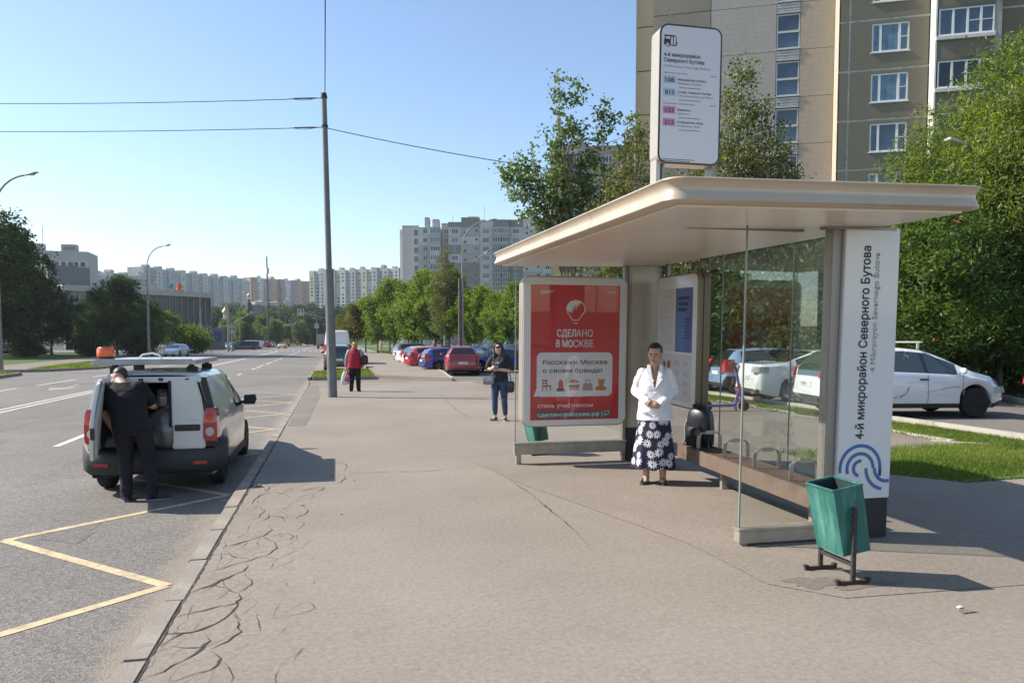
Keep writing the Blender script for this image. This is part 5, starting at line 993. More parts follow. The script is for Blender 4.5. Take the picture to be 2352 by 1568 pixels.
def car(name, label, cat, kind, pmat, loc, head, group=None, sc_=1., rim=None, plate=True, glass=None, detail=True, trim=None, roofrail=False, exhaust=False, bumper=None, dimz=1., tailmat=None, wscale=1., tail=None, tailw=.26):
    K = KINDS[kind]; L, W = K['L'], K['W']; t = thing(name, label, cat, loc, head, group, (sc_*wscale, sc_, sc_*dimz)); r = K['r']; rim = rim or m_rim
    st = set(np.linspace(-L/2, L/2, 44 if detail else 26).round(3)); st |= {round(p[0],3) for p in K['top']}
    for wx in K['wh']:
        for a in np.linspace(-1,1,11 if detail else 7): st.add(round(wx+a*(r+.075),3))
    for pc in K['pil']: st |= {round(pc[0]-pc[1],3), round(pc[0]+pc[1],3)}
    for a in (K['rw'],K['ws'],K['sw']): st |= {round(v,3) for v in a if abs(v) < L/2}
    st = sorted(s for s in st if -L/2 <= s <= L/2); st = [s for i, s in enumerate(st) if i == 0 or s-st[i-1] > .004]
    rings = []
    for x in st:
        zt = interp(K['top'], x); w = interp(K['w'], x); zb = .215+.10*max(0, abs(x)/(L/2)-.82)/.18
        for wx in K['wh']:
            d = abs(x-wx); ra = r+.075
            if d < ra: zb = max(zb, r+math.sqrt(ra*ra-d*d))
        be = max(min(interp(K['belt'], x), zt-.02), zb+.06); zt = max(zt, be+.02); gh = zt-be; k = min(1, max(0, gh-.05)/.4)
        tum = (.30 if kind != 'van' else .14)*min(1, gh/.5); yr = w-.045-tum
        half = [(w*.5, zb), (w-.05, zb), (w-.012, zb+min(.1,(be-zb)*.3)), (w, zb+(be-zb)*.5), (w-.004, zb+(be-zb)*.75), (w-.02, be-.035*min(1,gh/.1)), (w-.045, be), (yr, zt-.075*k), (yr-.06, zt-.022*k), (yr*.62, zt-.006), (0, zt)]
        rings.append([(x, y, z) for y, z in half]+[(x, -y, z) for y, z in half[-2::-1]])
    n = len(rings[0]); body, gl, blk = MB(), {}, MB()
    for b_ in (body, blk): b_.v = [p for rg in rings for p in rg]
    body_f = []
    for i in range(len(st)-1):
        xm = (st[i]+st[i+1])/2; zt = interp(K['top'], xm); gh = zt-interp(K['belt'], xm)
        for j in range(n-1):
            q = (i*n+j, i*n+j+1, (i+1)*n+j+1, (i+1)*n+j); jj = j if j < 10 else 19-j; side = 'l' if j < 10 else 'r'; key = None
            if jj == 6 and K['sw'][0] < xm < K['sw'][1] and gh > .16:
                key = 'pil' if any(abs(xm-pc[0]) < pc[1] for pc in K['pil']) else 'side_'+side+str(sum(xm > pc[0] for pc in K['pil']))
            elif jj >= 8 and K['rw'][0] < xm < K['rw'][1]: key = 'rear'
            elif jj >= 8 and K['ws'][0] < xm < K['ws'][1]: key = 'front'
            if key == 'pil': blk.f.append(q); blk.m.append(0)
            elif key: gl.setdefault(key, []).append(q)
            else: body.f.append(q); body.m.append(1 if (trim and jj <= (2 if bumper is None else bumper) and all(abs(xm-wx) > r+.08 for wx in K['wh'])) else 0)
    body.f += [tuple(range(n))[::-1], tuple((len(st)-1)*n+i for i in range(n))]; body.m += [0,0]
    fin = MB(); fin.v = body.v; fin.f = body.f; fin.m = body.m
    body.build('body', [pmat, trim or pmat], t, smooth=True, ang=42)
    for key, fs in gl.items():
        ids = sorted({i for f in fs for i in f}); mp = {i: k for k, i in enumerate(ids)}; g_ = MB(); g_.v = [rings[i//n][i%n] for i in ids]; g_.f = [tuple(mp[i] for i in f) for f in fs]; g_.m = [0]*len(fs)
        g_.build({'rear':'rear_window','front':'windscreen'}.get(key,'side_window'), glass or m_cg, t, smooth=True, ang=50)
    for sd_ in (1,-1):
        for pc in K['pil']:
            fs_ = [f for f in blk.f if blk.v[f[0]][1]*sd_ > 0 and abs((blk.v[f[0]][0]+blk.v[f[2]][0])/2-pc[0]) < pc[1]+.01]
            if not fs_: continue
            ids = sorted({i for f in fs_ for i in f}); mp = {i:k for k,i in enumerate(ids)}; p2 = MB(); p2.v = [blk.v[i] for i in ids]; p2.f = [tuple(mp[i] for i in f) for f in fs_]; p2.m = [0]*len(fs_); p2.build('pillar_trim', dark_pl, t, smooth=True)
    u_ = MB(); u_.box(-L/2+.25,L/2-.3,-W/2+.28,W/2-.28,.24,.62); 
    for wx in K['wh']: u_.box(wx-r-.07,wx+r+.07,-W/2+.1,W/2-.1,r*.9,r+.05)
    u_.build('underbody', m_under, t, recalc=False)
    if (kind, rim.name) not in _wm: _wm[(kind, rim.name)] = wheel_mesh(r, .21, rim, 5 if rim is m_rim else 7)
    tm, rm = _wm[(kind, rim.name)]
    for wx in K['wh']:
        for s_ in (1,-1):
            o = put('wheel', tm, t); o.location = (wx, s_*(interp(K['w'], wx)-.115), r); o.rotation_euler = (0,0,0 if s_ < 0 else math.pi); put('rim', rm, o)
    def corner_light(nm, mt, xe, z0, z1, sgn, inw, dep):
        for s_ in (1,-1):
            l_ = MB(); rows = []
            for q in range(7):
                a = q/6.; x = xe-sgn*dep*max(0,(a-.45)/.55)**1.3*1.0; 
                wx_ = interp(K['w'], x); y = (interp(K['w'], xe)-inw)+(wx_+.006-(interp(K['w'], xe)-inw))*min(1, a/.55); bl_ = (1-abs(a-.5)*.5)
                xo = x
                if sgn < 0:                       # follow the slope of the tail
                    rows.append([(xo-.012+.0*z, s_*y, z) for z in (z0, z0+(z1-z0)*.5, z1*bl_+z1*(1-bl_))])
                else: rows.append([(xo+.012, s_*y, z) for z in (z0, z0+(z1-z0)*.5, z1)])
            # push every point onto the skin in x
            for rw_ in rows:
                for k, (x, y, z) in enumerate(rw_):
                    if abs(y) < interp(K['w'], xe)*.98:
                        xx = [p[0] for p in K['top']]; zz = [p[1] for p in K['top']]
                        if sgn < 0: m_ = next((i for i in range(len(zz)) if zz[i] >= z), 0); xs_ = xx[m_] if m_ == 0 else xx[m_-1]+(xx[m_]-xx[m_-1])*(z-zz[m_-1])/(zz[m_]-zz[m_-1]+1e-6); rw_[k] = (xs_-.02, y, z)
                        else: m_ = next((i for i in range(len(zz)-1,-1,-1) if zz[i] >= z), 0); xs_ = xx[m_] if m_ >= len(zz)-1 else xx[m_+1]+(xx[m_]-xx[m_+1])*(z-zz[m_+1])/(zz[m_]-zz[m_+1]+1e-6); rw_[k] = (xs_+.02, y, z)
            back = [[(x-sgn*(-.05 if sgn < 0 else .05)*(1 if sgn > 0 else 1), y*.97, z) for x, y, z in rw_] for rw_ in rows]
            l_.loft([rw_+bk[::-1] for rw_, bk in zip(rows, back)]); l_.build(nm, mt, t, smooth=True, ang=40)
    corner_light('taillight', tailmat or m_tail, -L/2+.09, *(tail or K['tail']), -1, tailw, .22); corner_light('headlight', m_head, L/2-.12, *K['head'], 1, .28, .30)
    if plate:
        for xx, z in ((-L/2-.012,.70 if kind != 'van' else .9),(L/2+.004,.42)):
            p = MB(); zz = [q[1] for q in K['top']]; xq = [q[0] for q in K['top']]
            if xx < 0: m_ = next(i for i in range(len(zz)) if zz[i] >= z+.06); xx = xq[max(m_-1,0)]-.012
            p.box(xx-.006,xx+.006,-.26,.26,z-.055,z+.06); p.build('licence_plate', m_plate, t, bevel=.002)
    if detail:
        for s_ in (1,-1):
            mx = K['ws'][1]-.32; mz = interp(K['belt'], mx)+.09; wy = interp(K['w'], mx)
            b = MB(); b.ell((mx, s_*(wy+.10), mz),.07,.11,.075,10); b.bar((mx+.03,s_*(wy-.05),mz-.04),(mx,s_*(wy+.06),mz-.02),.05,.05); b.build('mirror', pmat if kind != 'van' else dark_pl, t, smooth=True)
            if kind in ('hatch','suv','sedan'):
                for hx in (-.78,.12) if kind != 'sedan' else (-.55,.4): b = MB(); b.box(hx-.1,hx+.1,s_*(W/2-.03),s_*(W/2+.012),.80*(1.12 if kind == 'suv' else 1),.835*(1.12 if kind == 'suv' else 1)); b.build('door_handle', dark_pl if pmat.name.endswith('white_hatch') else pmat, t, bevel=.006)
        gr = MB(); gr.box(L/2-.06,L/2+.006,-.42,.42,.36,.5); gr.build('grille', dark_pl, t, bevel=.01)
        bm_ = MB(); bm_.box(-L/2-.014,-L/2+.05,-.62,.62,.30,.42); bm_.build('rear_diffuser', dark_pl, t, bevel=.02)
    if roofrail:
        for s_ in (1,-1): b = MB(); yr = W/2-.36; b.tube([(-1.9,s_*yr,1.56),(-1.7,s_*yr,1.64),(-.8,s_*yr,1.71),(.2,s_*yr,1.69),(.45,s_*yr,1.62)],.018,6); b.build('roof_rail', m_chr, t, smooth=True)
    if exhaust:
        for s_ in (1,-1):
            for dy in (0,.1): b = MB(); b.tube([(-L/2+.05,s_*(.62-dy),.31),(-L/2-.03,s_*(.62-dy),.31)],.042,14); b.build('exhaust_pipe', m_chr, t, smooth=True)
    return t
pW = paint('white_hatch', (.70,.71,.72)); pWp = paint('pearl_white', (.68,.68,.66)); pRed = paint('dark_red', (.30,.018,.03)); pBlue = paint('deep_blue', (.02,.04,.24)); pBlk = paint('black', (.012,.013,.018)); pGrey = paint('grey', (.12,.125,.13),.25,.3); pSil = paint('silver', (.40,.41,.42),.28,.5); pLB = paint('light_blue', (.24,.36,.52),.25,.2); pBrt = paint('bright_red', (.42,.02,.02)); pBr = paint('brown', (.09,.05,.04)); pYe = paint('taxi_yellow', (.62,.33,.02)); pDG = paint('green_grey', (.055,.062,.06),.25,.3); pNavy = paint('navy', (.015,.02,.05))
CP = 'cars parked on the right'; LZ = ROADZ; RZ = .052
# right car park, facing away from the pavement
hb = car('parked_car', 'white hatchback with scratched doors and a roof bar, right of the lettered pillar', 'car', 'hatch', pW, (12.5,15.18,RZ), R(-11), CP, sc_=1.035, wscale=.93, trim=dark_pl, bumper=1, rim=m_rimd, glass=m_cgl, tail=(.84,1.06), tailw=.10)
b = MB(); b.bar((.05,-.86,1.60),(.05,.86,1.60),.07,.035); b.bar((.05,-.72,1.45),(.05,-.72,1.6),.05,.04); b.bar((.05,.72,1.45),(.05,.72,1.6),.05,.04); b.build('roof_bar', M('bar_aluminium', (.62,.58,.5), .35, .6), hb, bevel=.006)
b = MB(); b.box(-2.24,-2.16,-.80,.80,.24,.46); b.build('rear_bumper_lower', dark_pl, hb, bevel=.03)
m_scr = M('scuff', (.34,.33,.32), .7, var=.4, vs_=20)
for pts, wd in ([(.55,.62),(.75,.655),(.95,.665)],.016),([(.18,.55),(.36,.585),(.55,.615)],.01),([(-.45,.44),(-.3,.52),(-.22,.66)],.03),([(1.02,.5),(1.05,.6)],.02),([(-.62,.40),(-.5,.46)],.02):
    b = MB(); strip(b, pts, wd, -.9135); b.build('door_scratch', m_scr, hb, recalc=False)
b = MB()
for x in (-.72,.22,1.02): strip(b, [(x-.02,.24),(x,.5),(x-.02,.92)], .008, -.9128)
b.build('door_gap', m_under, hb, recalc=False)
text('С576', .085, (-2.205,.215,.673), (R(90),0,R(-90)), m_ink, hb, .26, .01)
cm = car('parked_car', 'white saloon with twin exhausts behind the scooter, seen through the shelter glass', 'car', 'sedan', pWp, (13.3,18.75,RZ), R(-8), CP, exhaust=True, tailmat=M('clear_lens', (.30,.27,.27), .1, coat=1.), tail=(.84,1.0))
text('77', .075, (-2.428,-.08,.672), (R(90),0,R(-90)), m_ink, cm, .1, .01)
b = MB(); b.box(-2.41,-2.33,-.80,.80,.30,.40); b.build('rear_diffuser', dark_pl, cm, bevel=.02)
car('parked_car', 'light blue liftback beyond the white saloon, seen through the shelter glass', 'car', 'hatch', pLB, (13.65,21.6,RZ), R(-8), CP, trim=dark_pl)
car('parked_car', 'dark car beyond the light blue liftback, half hidden by the timetable', 'car', 'sedan', pBr, (13.7,24.6,RZ), R(-8), CP)
car('parked_car', 'silver car cut off by the right edge of the picture', 'car', 'hatch', pSil, (15.34,11.55,RZ), R(-8), CP, tail=(.84,1.06), tailw=.12)
# central car park by the pavement
car('parked_car', 'dark red crossover seen squarely from behind in the car park', 'car', 'suv', pRed, (6.92,43.25,LZ), R(84), CP, roofrail=True, trim=dark_pl, bumper=1)
def parked(u, dep, kind, pm, head, label, **k): g0 = G(u, dep, LZ); return car('parked_car', label, 'car', kind, pm, g0, R(head), k.pop('group', CP), **k)
parked(1046,47.5,'hatch',pBlue,8,'deep blue hatchback just left of the red crossover')
parked(1003,53.5,'hatch',pBrt,12,'bright red hatchback between the blue and white cars',detail=False); parked(990,58.5,'hatch',pWp,14,'white hatchback left of the bright red one',detail=False)
parked(978,63.5,'sedan',pWp,14,'white saloon, second pale car of the row',detail=False); parked(964,68.5,'sedan',pSil,14,'silver saloon beside the dark estate at the row end',detail=False); parked(958,75,'suv',pGrey,12,'dark grey estate car at the far end of the row',detail=False)
parked(1098,56,'suv',pBlk,-150,'black off-roader facing us right behind the red crossover',detail=False); parked(1128,55,'suv',pNavy,-150,'navy crossover with round lamps left of the woman',detail=False); parked(1165,52,'suv',pBlk,-148,'black car right behind the head of the woman with the phone',detail=False)
parked(1150,46.5,'sedan',pBlue,178,'blue saloon nose peeping out right of the red crossover',detail=False); parked(1062,66,'suv',pBlk,-150,'black car in the second row behind the blue hatchback',detail=False); parked(1205,60,'suv',pBlk,-150,'black car behind the shelter glass edge',detail=False); parked(1030,72,'sedan',pBlk,-150,'black saloon in the second row behind the white cars',detail=False); parked(1180,74,'van',pWp,-150,'white van roof far behind the black cars',detail=False)
# kerb side, beyond the grass island
car('parked_car', 'dark estate car parked behind the white van at the grass island', 'car', 'suv', pDG, (.18,51.9,LZ), R(90), 'vehicles parked along the kerb', trim=dark_pl)
car('parked_van', 'white panel van parked in front of the dark estate by the pole', 'van', 'van', pWp, (.12,60.6,LZ), R(90), 'vehicles parked along the kerb', dimz=1.08, wscale=1.05)
def truck(label, x, y, head, cab, boxc, open_=False):
    t = thing('truck', label, 'truck', (x,y,LZ), head); b = MB(); b.box(-3.2,1.2,-1.15,1.15,1.05,3.3 if not open_ else 1.9); b.build('cargo_box', boxc, t, bevel=.03)
    b = MB(); b.box(-3.22,-3.19,-.02,.02,1.1,3.2); b.box(-3.23,-3.19,-1.15,1.15,.85,1.0); b.build('door_gap', dark_pl, t); b = MB(); b.loft([[(x_,s*1.05,z) for s in (-1,1)]+[(x_,s*1.05,2.35 if x_ < 2.4 else 1.3) for s in (1,-1)] for x_, z in ((1.25,.6),(2.3,.6),(2.75,.6))]); b.build('cab', cab, t, bevel=.04)
    b = MB(); b.box(1.3,2.2,-1.06,1.06,1.5,2.1); b.build('cab_window', m_cg, t)
    b = MB(); b.box(-3.1,2.2,-.45,.45,.55,1.04); b.build('chassis', dark_pl, t); tm, rm = _wm.get(('suv', m_rim.name)) or wheel_mesh(.37)
    for x_ in (-2.2,1.9):
        for s_ in (1,-1): o = put('wheel', tm, t); o.location = (x_, s_*.95, .42); o.scale = (1.13,1.6,1.13); o.rotation_euler = (0,0,0 if s_ < 0 else math.pi)
    for s_ in (1,-1): b = MB(); b.box(-3.25,-3.2,s_*.8,s_*1.1,.7,.82); b.build('taillight', m_tail, t)
    return t
g0 = G(741,176); truck('box truck seen from behind beside the tall pole', g0.x, g0.y, R(90), pWp, M('truck_box', (.30,.28,.26), .6, var=.1)); g0 = G(650,236); truck('grey tipper truck waiting behind the yellow taxi', g0.x, g0.y, R(-60), M('truck_orange', (.5,.16,.05), .5), M('tipper_grey', (.22,.2,.19), .7), True)
# oncoming and parked cars on the left
CL = 'cars on the left side of the road'
parked(405,90,'hatch',pWp,-98,'white hatchback facing us at the left kerb behind the van',group=CL); parked(437,112,'sedan',pNavy,-92,'dark saloon parked right behind the white hatchback',group=CL,detail=False); parked(366,142,'van',pWp,-20,'white minibus half hidden by the dark bush',group=CL,detail=False,dimz=.82); parked(399,132,'suv',pSil,-80,'silver crossover behind the white hatchback',group=CL,detail=False)
parked(494,160,'sedan',pNavy,-5,'navy saloon side-on at the left of the cluster',group=CL,detail=False); parked(511,175,'sedan',pWp,-10,'white saloon behind the navy one',group=CL,detail=False); parked(528,186,'sedan',pSil,-8,'pale saloon third in the cluster',group=CL,detail=False)
dk = parked(560,150,'van',pBlk,-172,'black van with its tailgate raised and cloth hanging out',group=CL,detail=False,dimz=.72); b = MB(); b.box(-3.7,-2.6,-.9,.9,2.42,2.5); b.build('tailgate', pBlk, dk); b = MB(); b.box(-2.9,-2.82,-.1,.5,1.2,2.0); b.build('hanging_cloth', M('cloth_beige', (.42,.36,.2), .9), dk)
parked(575,163,'van',pWp,185,'white minivan peeping out behind the black van',group=CL,detail=False,dimz=.75); parked(530,158,'hatch',pSil,-120,'beige car in front of the black van',group=CL,detail=False); parked(588,184,'suv',pNavy,-100,'dark blue car waiting left of the silver crossover',group=CL,detail=False); parked(614,206,'suv',pSil,176,'pale crossover side-on at the junction',group=CL,detail=False); parked(648,180,'sedan',pYe,-92,'yellow taxi driving towards us',group=CL,detail=False); parked(606,196,'hatch',pBrt,170,'red car hidden behind the pale crossover',group=CL,detail=False); parked(658,310,'hatch',pNavy,0,'dark car on the lawn slope far behind the junction',group=CL,detail=False)
for k, (u, dep, pm, lab) in enumerate([(25,98,pBlk,'dark car in the shade under the huge maple'),(70,104,pGrey,'grey car in the shade right of the maple trunk'),(12,120,pSil,'silver car glinting behind the left lamp post')]): parked(u,dep,'sedan',pm,5,lab,group=CL,detail=False)

# ---------------------------------------------------------------- the service van with open rear doors
pV = paint('van_white', (.62,.62,.58),.3); m_vbl = M('van_bumper', (.03,.031,.034), .6, var=.1); m_int = M('van_interior', (.035,.035,.035), .9, var=.3); m_intw = M('van_door_lining', (.40,.40,.37), .6, var=.1, dirt=(.2,.19,.17), ds=3)
V = thing('service_van', 'white service van with an open rear door and an orange beacon at the kerb', 'van', (-2.25,12.36,ROADZ), R(90), None, (.91,.888,.935))
VL, VW = 4.47, 1.76
top = [(-2.2,1.60),(-2.1,1.635),(-1.6,1.65),(-.4,1.64),(.15,1.60),(.5,1.42),(1.0,1.08),(1.5,.99),(1.95,.88),(2.15,.76),(2.235,.6)]
belt = [(-2.2,1.0),(0,.98),(1.0,.95),(1.6,.88),(2.235,.52)]; wid = [(-2.2,.835),(-2.05,.865),(-1.5,.88),(.9,.88),(1.6,.83),(2.0,.74),(2.235,.55)]; whx = (-1.52,1.40); r = .325
st = sorted({round(x,3) for x in list(np.linspace(-2.2,2.235,50))+[p[0] for p in top]+[wx+a*(r+.07) for wx in whx for a in np.linspace(-1,1,13)]+[.12,.16,.98]}); st = [s for i, s in enumerate(st) if i == 0 or s-st[i-1] > .004]; rings = []
for x in st:
    zt = interp(top, x); w = interp(wid, x); zb = .24
    for wx in whx:
        d = abs(x-wx)
        if d < r+.07: zb = max(zb, r+math.sqrt((r+.07)**2-d*d))
    be_v = max(min(interp(belt, x), zt-.02), zb+.08); zt = max(zt, be_v+.02); gh = zt-be_v; k = min(1, max(0,gh-.05)/.4); yr = w-.03-.17*min(1,gh/.6)
    half = [(w*.5,zb),(w-.05,zb),(w-.012,zb+min(.1,(be_v-zb)*.3)),(w,zb+(be_v-zb)*.5),(w-.002,zb+(be_v-zb)*.78),(w-.012,be_v-.02*min(1,gh/.1)),(w-.03,be_v),(yr,zt-.10*k),(yr-.07,zt-.03*k),(yr*.6,zt-.006),(0,zt)]
    rings.append([(x,y,z) for y,z in half]+[(x,-y,z) for y,z in half[-2::-1]])
n = 21; body = MB(); body.v = [p for rg in rings for p in rg]; gs = {}
for i in range(len(st)-1):
    xm = (st[i]+st[i+1])/2
    for j in range(n-1):
        q = (i*n+j,i*n+j+1,(i+1)*n+j+1,(i+1)*n+j); jj = j if j < 10 else 19-j; key = None
        if jj == 6 and -.05 < xm < .86: key = 'l' if j < 10 else 'r'
        elif jj >= 8 and .14 < xm < 1.0: key = 'f'
        if key: gs.setdefault(key, []).append(q)
        else: body.f.append(q); body.m.append(0)
body.f.append(tuple((len(st)-1)*n+i for i in range(n))); body.m.append(0)
body.build('body', pV, V, smooth=True, ang=42)
for key, fs in gs.items():
    ids = sorted({i for f in fs for i in f}); mp = {i:k for k,i in enumerate(ids)}; g_ = MB(); g_.v = [rings[i//n][i%n] for i in ids]; g_.f = [tuple(mp[i] for i in f) for f in fs]; g_.m = [0]*len(fs); g_.build('windscreen' if key == 'f' else 'side_window', m_cg, V, smooth=True)
# interior and rear frame
b = MB(); b.box(-2.14,.0,-.74,.74,.56,.60); b.loft([[(x,y,z) for y, z in ((.74,.6),(.74,1.0),(.60,1.50),(.62,1.52),(.76,1.0),(.76,.6))] for x in (-2.14,0)]); b.loft([[(x,-y,z) for y, z in ((.74,.6),(.74,1.0),(.60,1.50),(.62,1.52),(.76,1.0),(.76,.6))] for x in (-2.14,0)]); b.box(-.02,0,-.6,.6,.6,1.5); b.box(-2.14,0,-.6,.6,1.51,1.53); b.build('cargo_bay', m_int, V, recalc=False)
b = MB(); outer = [(y,z) for (x,y,z) in rings[0]]
inner = [(-.70,.60),(-.70,1.05),(-.60,1.50),(.60,1.50),(.70,1.05),(.70,.60)]
b.box(-2.215,-2.13,-.66,.66,1.5,1.575); b.build('rear_header', pV, V, bevel=.01)
b = MB(); b.box(-2.222,-2.212,-.16,-.10,1.52,1.56); b.box(-2.222,-2.212,.1,.16,1.52,1.555); b.box(-2.222,-2.212,-.5,-.45,1.525,1.55); b.build('header_latch', dark_pl, V)
for s_ in (1,-1):
    b = MB(); b.loft([[(x,s_*yo,z),(x,s_*yi,z)] + [(x+.1,s_*yi,z),(x+.1,s_*yo,z)] for x, yo, yi, z in ((-2.20,.845,.70,.62),(-2.215,.85,.70,.74),(-2.205,.84,.70,1.05),(-2.19,.765,.645,1.35),(-2.17,.71,.6,1.56))]); b.build('rear_pillar', dark_pl if s_ < 0 else pV, V, smooth=True)
    b = MB(); b.loft([[(x-.02,s_*yo,z),(x-.035,s_*(yo+yi)/2,z),(x-.03,s_*yi,z),(x+.05,s_*yi,z),(x+.16,s_*(yo+.012),z)] for x, yo, yi, z in ((-2.21,.86,.70,.70),(-2.22,.868,.675,.76),(-2.22,.868,.68,.95),(-2.205,.855,.70,1.10),(-2.195,.835,.72,1.15))]); tl = b.build('taillight', m_tail, V, smooth=True)
    b = MB(); b.cyl((-2.256,s_*.77,.83),(1,0,.05),.06,.014,16); b.build('reversing_lens', M('lens_grey', (.5,.45,.44), .15, coat=1), tl); b = MB(); b.cyl((-2.252,s_*.765,1.03),(1,0,.1),.055,.014,16); b.build('stop_lens', M('stop_lens', (.62,.02,.015), .1, coat=1.), tl)
b = MB(); sec = [(-.0,.28),(-.09,.33),(-.11,.45),(-.10,.56),(-.04,.60),(.06,.60),(.06,.28)]
path = [(-1.78,.89),(-2.05,.885),(-2.2,.80),(-2.25,.55),(-2.26,0),(-2.25,-.55),(-2.2,-.80),(-2.05,-.885),(-1.78,-.89)]; rr_ = []
for k, (x, y) in enumerate(path):
    d = Vector((path[min(k+1,8)][0]-path[max(k-1,0)][0], path[min(k+1,8)][1]-path[max(k-1,0)][1])).normalized(); nrm = Vector((d.y,-d.x)); nrm = nrm if nrm.dot(Vector((x+1.2,y))) > 0 else -nrm
    rr_.append([(x-nrm.x*dx*.6, y-nrm.y*dx*.6, z+(.12 if abs(y) > .84 and z > .5 else 0)) for dx, z in sec])
b.loft(rr_); b.build('rear_bumper', m_vbl, V, smooth=True, ang=50)
for s_ in (1,-1): b = MB(); b.box(-2.335,-2.25,s_*.55,s_*.74,.40,.445); b.build('reflector', m_tail, V, bevel=.006)
b = MB(); b.box(-1.75,1.9,-.80,.80,.22,.30); b.box(-2.1,-1.75,-.6,.6,.26,.5); b.build('underbody', m_under, V)
for s_ in (1,-1): b = MB(); b.box(-1.1,.98,s_*.84,s_*.885,.22,.33); b.build('sill_trim', m_vbl, V, bevel=.01)
tm, rm = wheel_mesh(r, .2, m_rimd, 7)
for wx in whx:
    for s_ in (1,-1): o = put('wheel', tm, V); o.location = (wx, s_*.765, r); o.rotation_euler = (0,0,0 if s_ < 0 else math.pi); put('rim', rm, o)
# narrow right door (shut)
prof_d = [(-.705,.60),(-.265,.60),(-.265,1.53),(-.60,1.53),(-.66,1.30),(-.70,1.05)]
b = MB(); b.loft([[(x,y,z) for y,z in prof_d] for x in (-2.20,-2.245)]); dr = b.build('rear_door', pV, V, bevel=.018)
b = MB(); b.box(-2.262,-2.244,-.64,-.30,.845,.93); b.build('door_handle', dark_pl, dr, bevel=.012); b = MB(); b.box(-2.249,-2.243,-.62,-.50,.985,1.005); b.build('badge', m_chr, dr)
b = MB(); b.box(-2.235,-2.2,-.262,-.225,.6,1.52); b.build('door_seal', black_rub, V)
# left door, swung open towards us
ld = node('rear_door', V, (-2.225,.735,0), R(14))
dpoly = [(0,.62),(-.93,.60),(-.97,.68),(-.96,1.05),(-.90,1.36),(-.80,1.52),(-.62,1.56),(-.04,1.56)]
b = MB(); b.loft([[(x+(0 if z < 1.05 else 0),y-(.10*max(0,z-1.05)/.5),z) for x, z in dpoly] for y in (.035,-.01)]); b.build('door_skin', pV, ld, bevel=.01)
b = MB(); b.loft([[(x*.94-.02,y-(.10*max(0,z-1.05)/.5),z*.94+.06) for x, z in dpoly] for y in (-.012,-.05)]); b.build('door_lining', m_intw, ld, bevel=.012)
b = MB(); b.loft([[(x,y-(.10*max(0,z-1.05)/.5),z) for x, z in [(-.15,1.0),(-.80,1.0),(-.75,1.40),(-.18,1.44)]] for y in (-.052,-.056)]); b.build('door_window_panel', m_int, ld)
b = MB(); b.box(-.985,-.955,-.03,.02,.86,1.0); b.build('door_lock', dark_pl, ld); 
# mirrors, rack, beacon
for s_ in (1,-1):
    b = MB(); b.loft([[(.86+dx,s_*(.98+y),1.04+z) for y, z in ((-.10,-.085),(.09,-.085),(.125,0),(.10,.085),(-.09,.075))] for dx in (-.03,.05)]); b.bar((.9,s_*.84,.99),(.88,s_*.93,1.0),.06,.05); b.build('mirror', dark_pl, V, smooth=True)
rk = node('roof_rack', V)
m_rk = M('rack_grey', (.42,.42,.41), .5, var=.15, vs_=4, dirt=(.3,.29,.27), ds=6)
b = MB(); b.box(-2.12,-.05,.74,.80,1.735,1.795); b.box(-2.12,-.05,-.58,-.52,1.735,1.795); b.box(-2.12,-2.04,-.52,.74,1.735,1.810); b.box(-.12,-.05,-.52,.74,1.735,1.795)
for y in (-.2,.1,.4): b.box(-2.04,-.12,y-.04,y+.04,1.750,1.785)
b.build('rack_frame', m_rk, rk, bevel=.006)
b = MB(); b.box(-2.0,-.16,-.5,.72,1.788,1.797); b.build('rack_sheet', m_rk, rk)
for x in (-1.75,-.45):
    for y in (-.48,.55): b = MB(); b.bar((x,y,1.60),(x,y+.03,1.735),.04,.08); b.box(x-.05,x+.05,y-.06,y+.09,1.60,1.70); b.build('rack_clamp', dark_pl, rk, bevel=.01)
b = MB(); b.tube([(-1.835,.25,1.800),(-1.795,.2,1.865),(-1.735,.08,1.885),(-1.76,-.02,1.855),(-1.74,-.06,1.800)],.012,6); b.build('rack_cable', white_pt, rk, smooth=True)
b = MB(); b.cyl((-1.885,.66,1.820),(0,0,1),.11,.045,20); b.build('beacon_base', dark_pl, rk)
b = MB(); b.tube([(-1.885,.66,1.845),(-1.885,.66,1.865),(-1.885,.66,1.945),(-1.885,.66,1.970)],[.112,.117,.112,.095],20); b.build('beacon_lens', M('beacon_orange', (.80,.13,.012), .3, coat=.6), rk, smooth=True)
# sacks and jars the man is handling
bg_ = thing('plastic_sack', 'grey translucent sack of bottles standing in the open van', 'sack', (-2.1,10.48,.39)); m_sack = M('sack_film', (.10,.098,.10), .2, coat=.5, var=.4, vs_=8, bump=.8, bs=14)
b = MB(); nb = 14
b.loft([[(rr*(1+.10*math.sin(3*a+z*9)+.06*math.sin(7*a))*math.cos(a)*1.15, rr*(1+.1*math.cos(4*a+z*7))*math.sin(a)*.8, z) for a in [2*math.pi*k/nb for k in range(nb)]] for rr, z in ((.17,0),(.21,.06),(.225,.22),(.2,.36),(.15,.45),(.06,.50),(.10,.56))]); b.build('film', m_sack, bg_, smooth=True, ang=80)
for x, z, lab in ((.05,.55,'grey glass jar with an open neck held by the bending man'),):
    j = thing('jar', lab, 'jar', (-2.13,10.33,.93)); b = MB(); b.tube([(0,0,0),(0,0,.02),(.01,-.02,.12),(.012,-.03,.14),(.02,-.045,.19)],[.055,.07,.07,.055,.06],14,cap=False); b.build('glass', M('jar_grey', (.06,.06,.065), .15, coat=.6), j, smooth=True)
bx_ = thing('cargo_box', 'dark crate in the back of the service van', 'crate', (-1.95,11.1,.39)); b = MB(); b.box(-.3,.3,-.25,.25,0,.4); b.build('shell', M('crate_dark', (.05,.045,.04), .8, var=.3), bx_, bevel=.01)
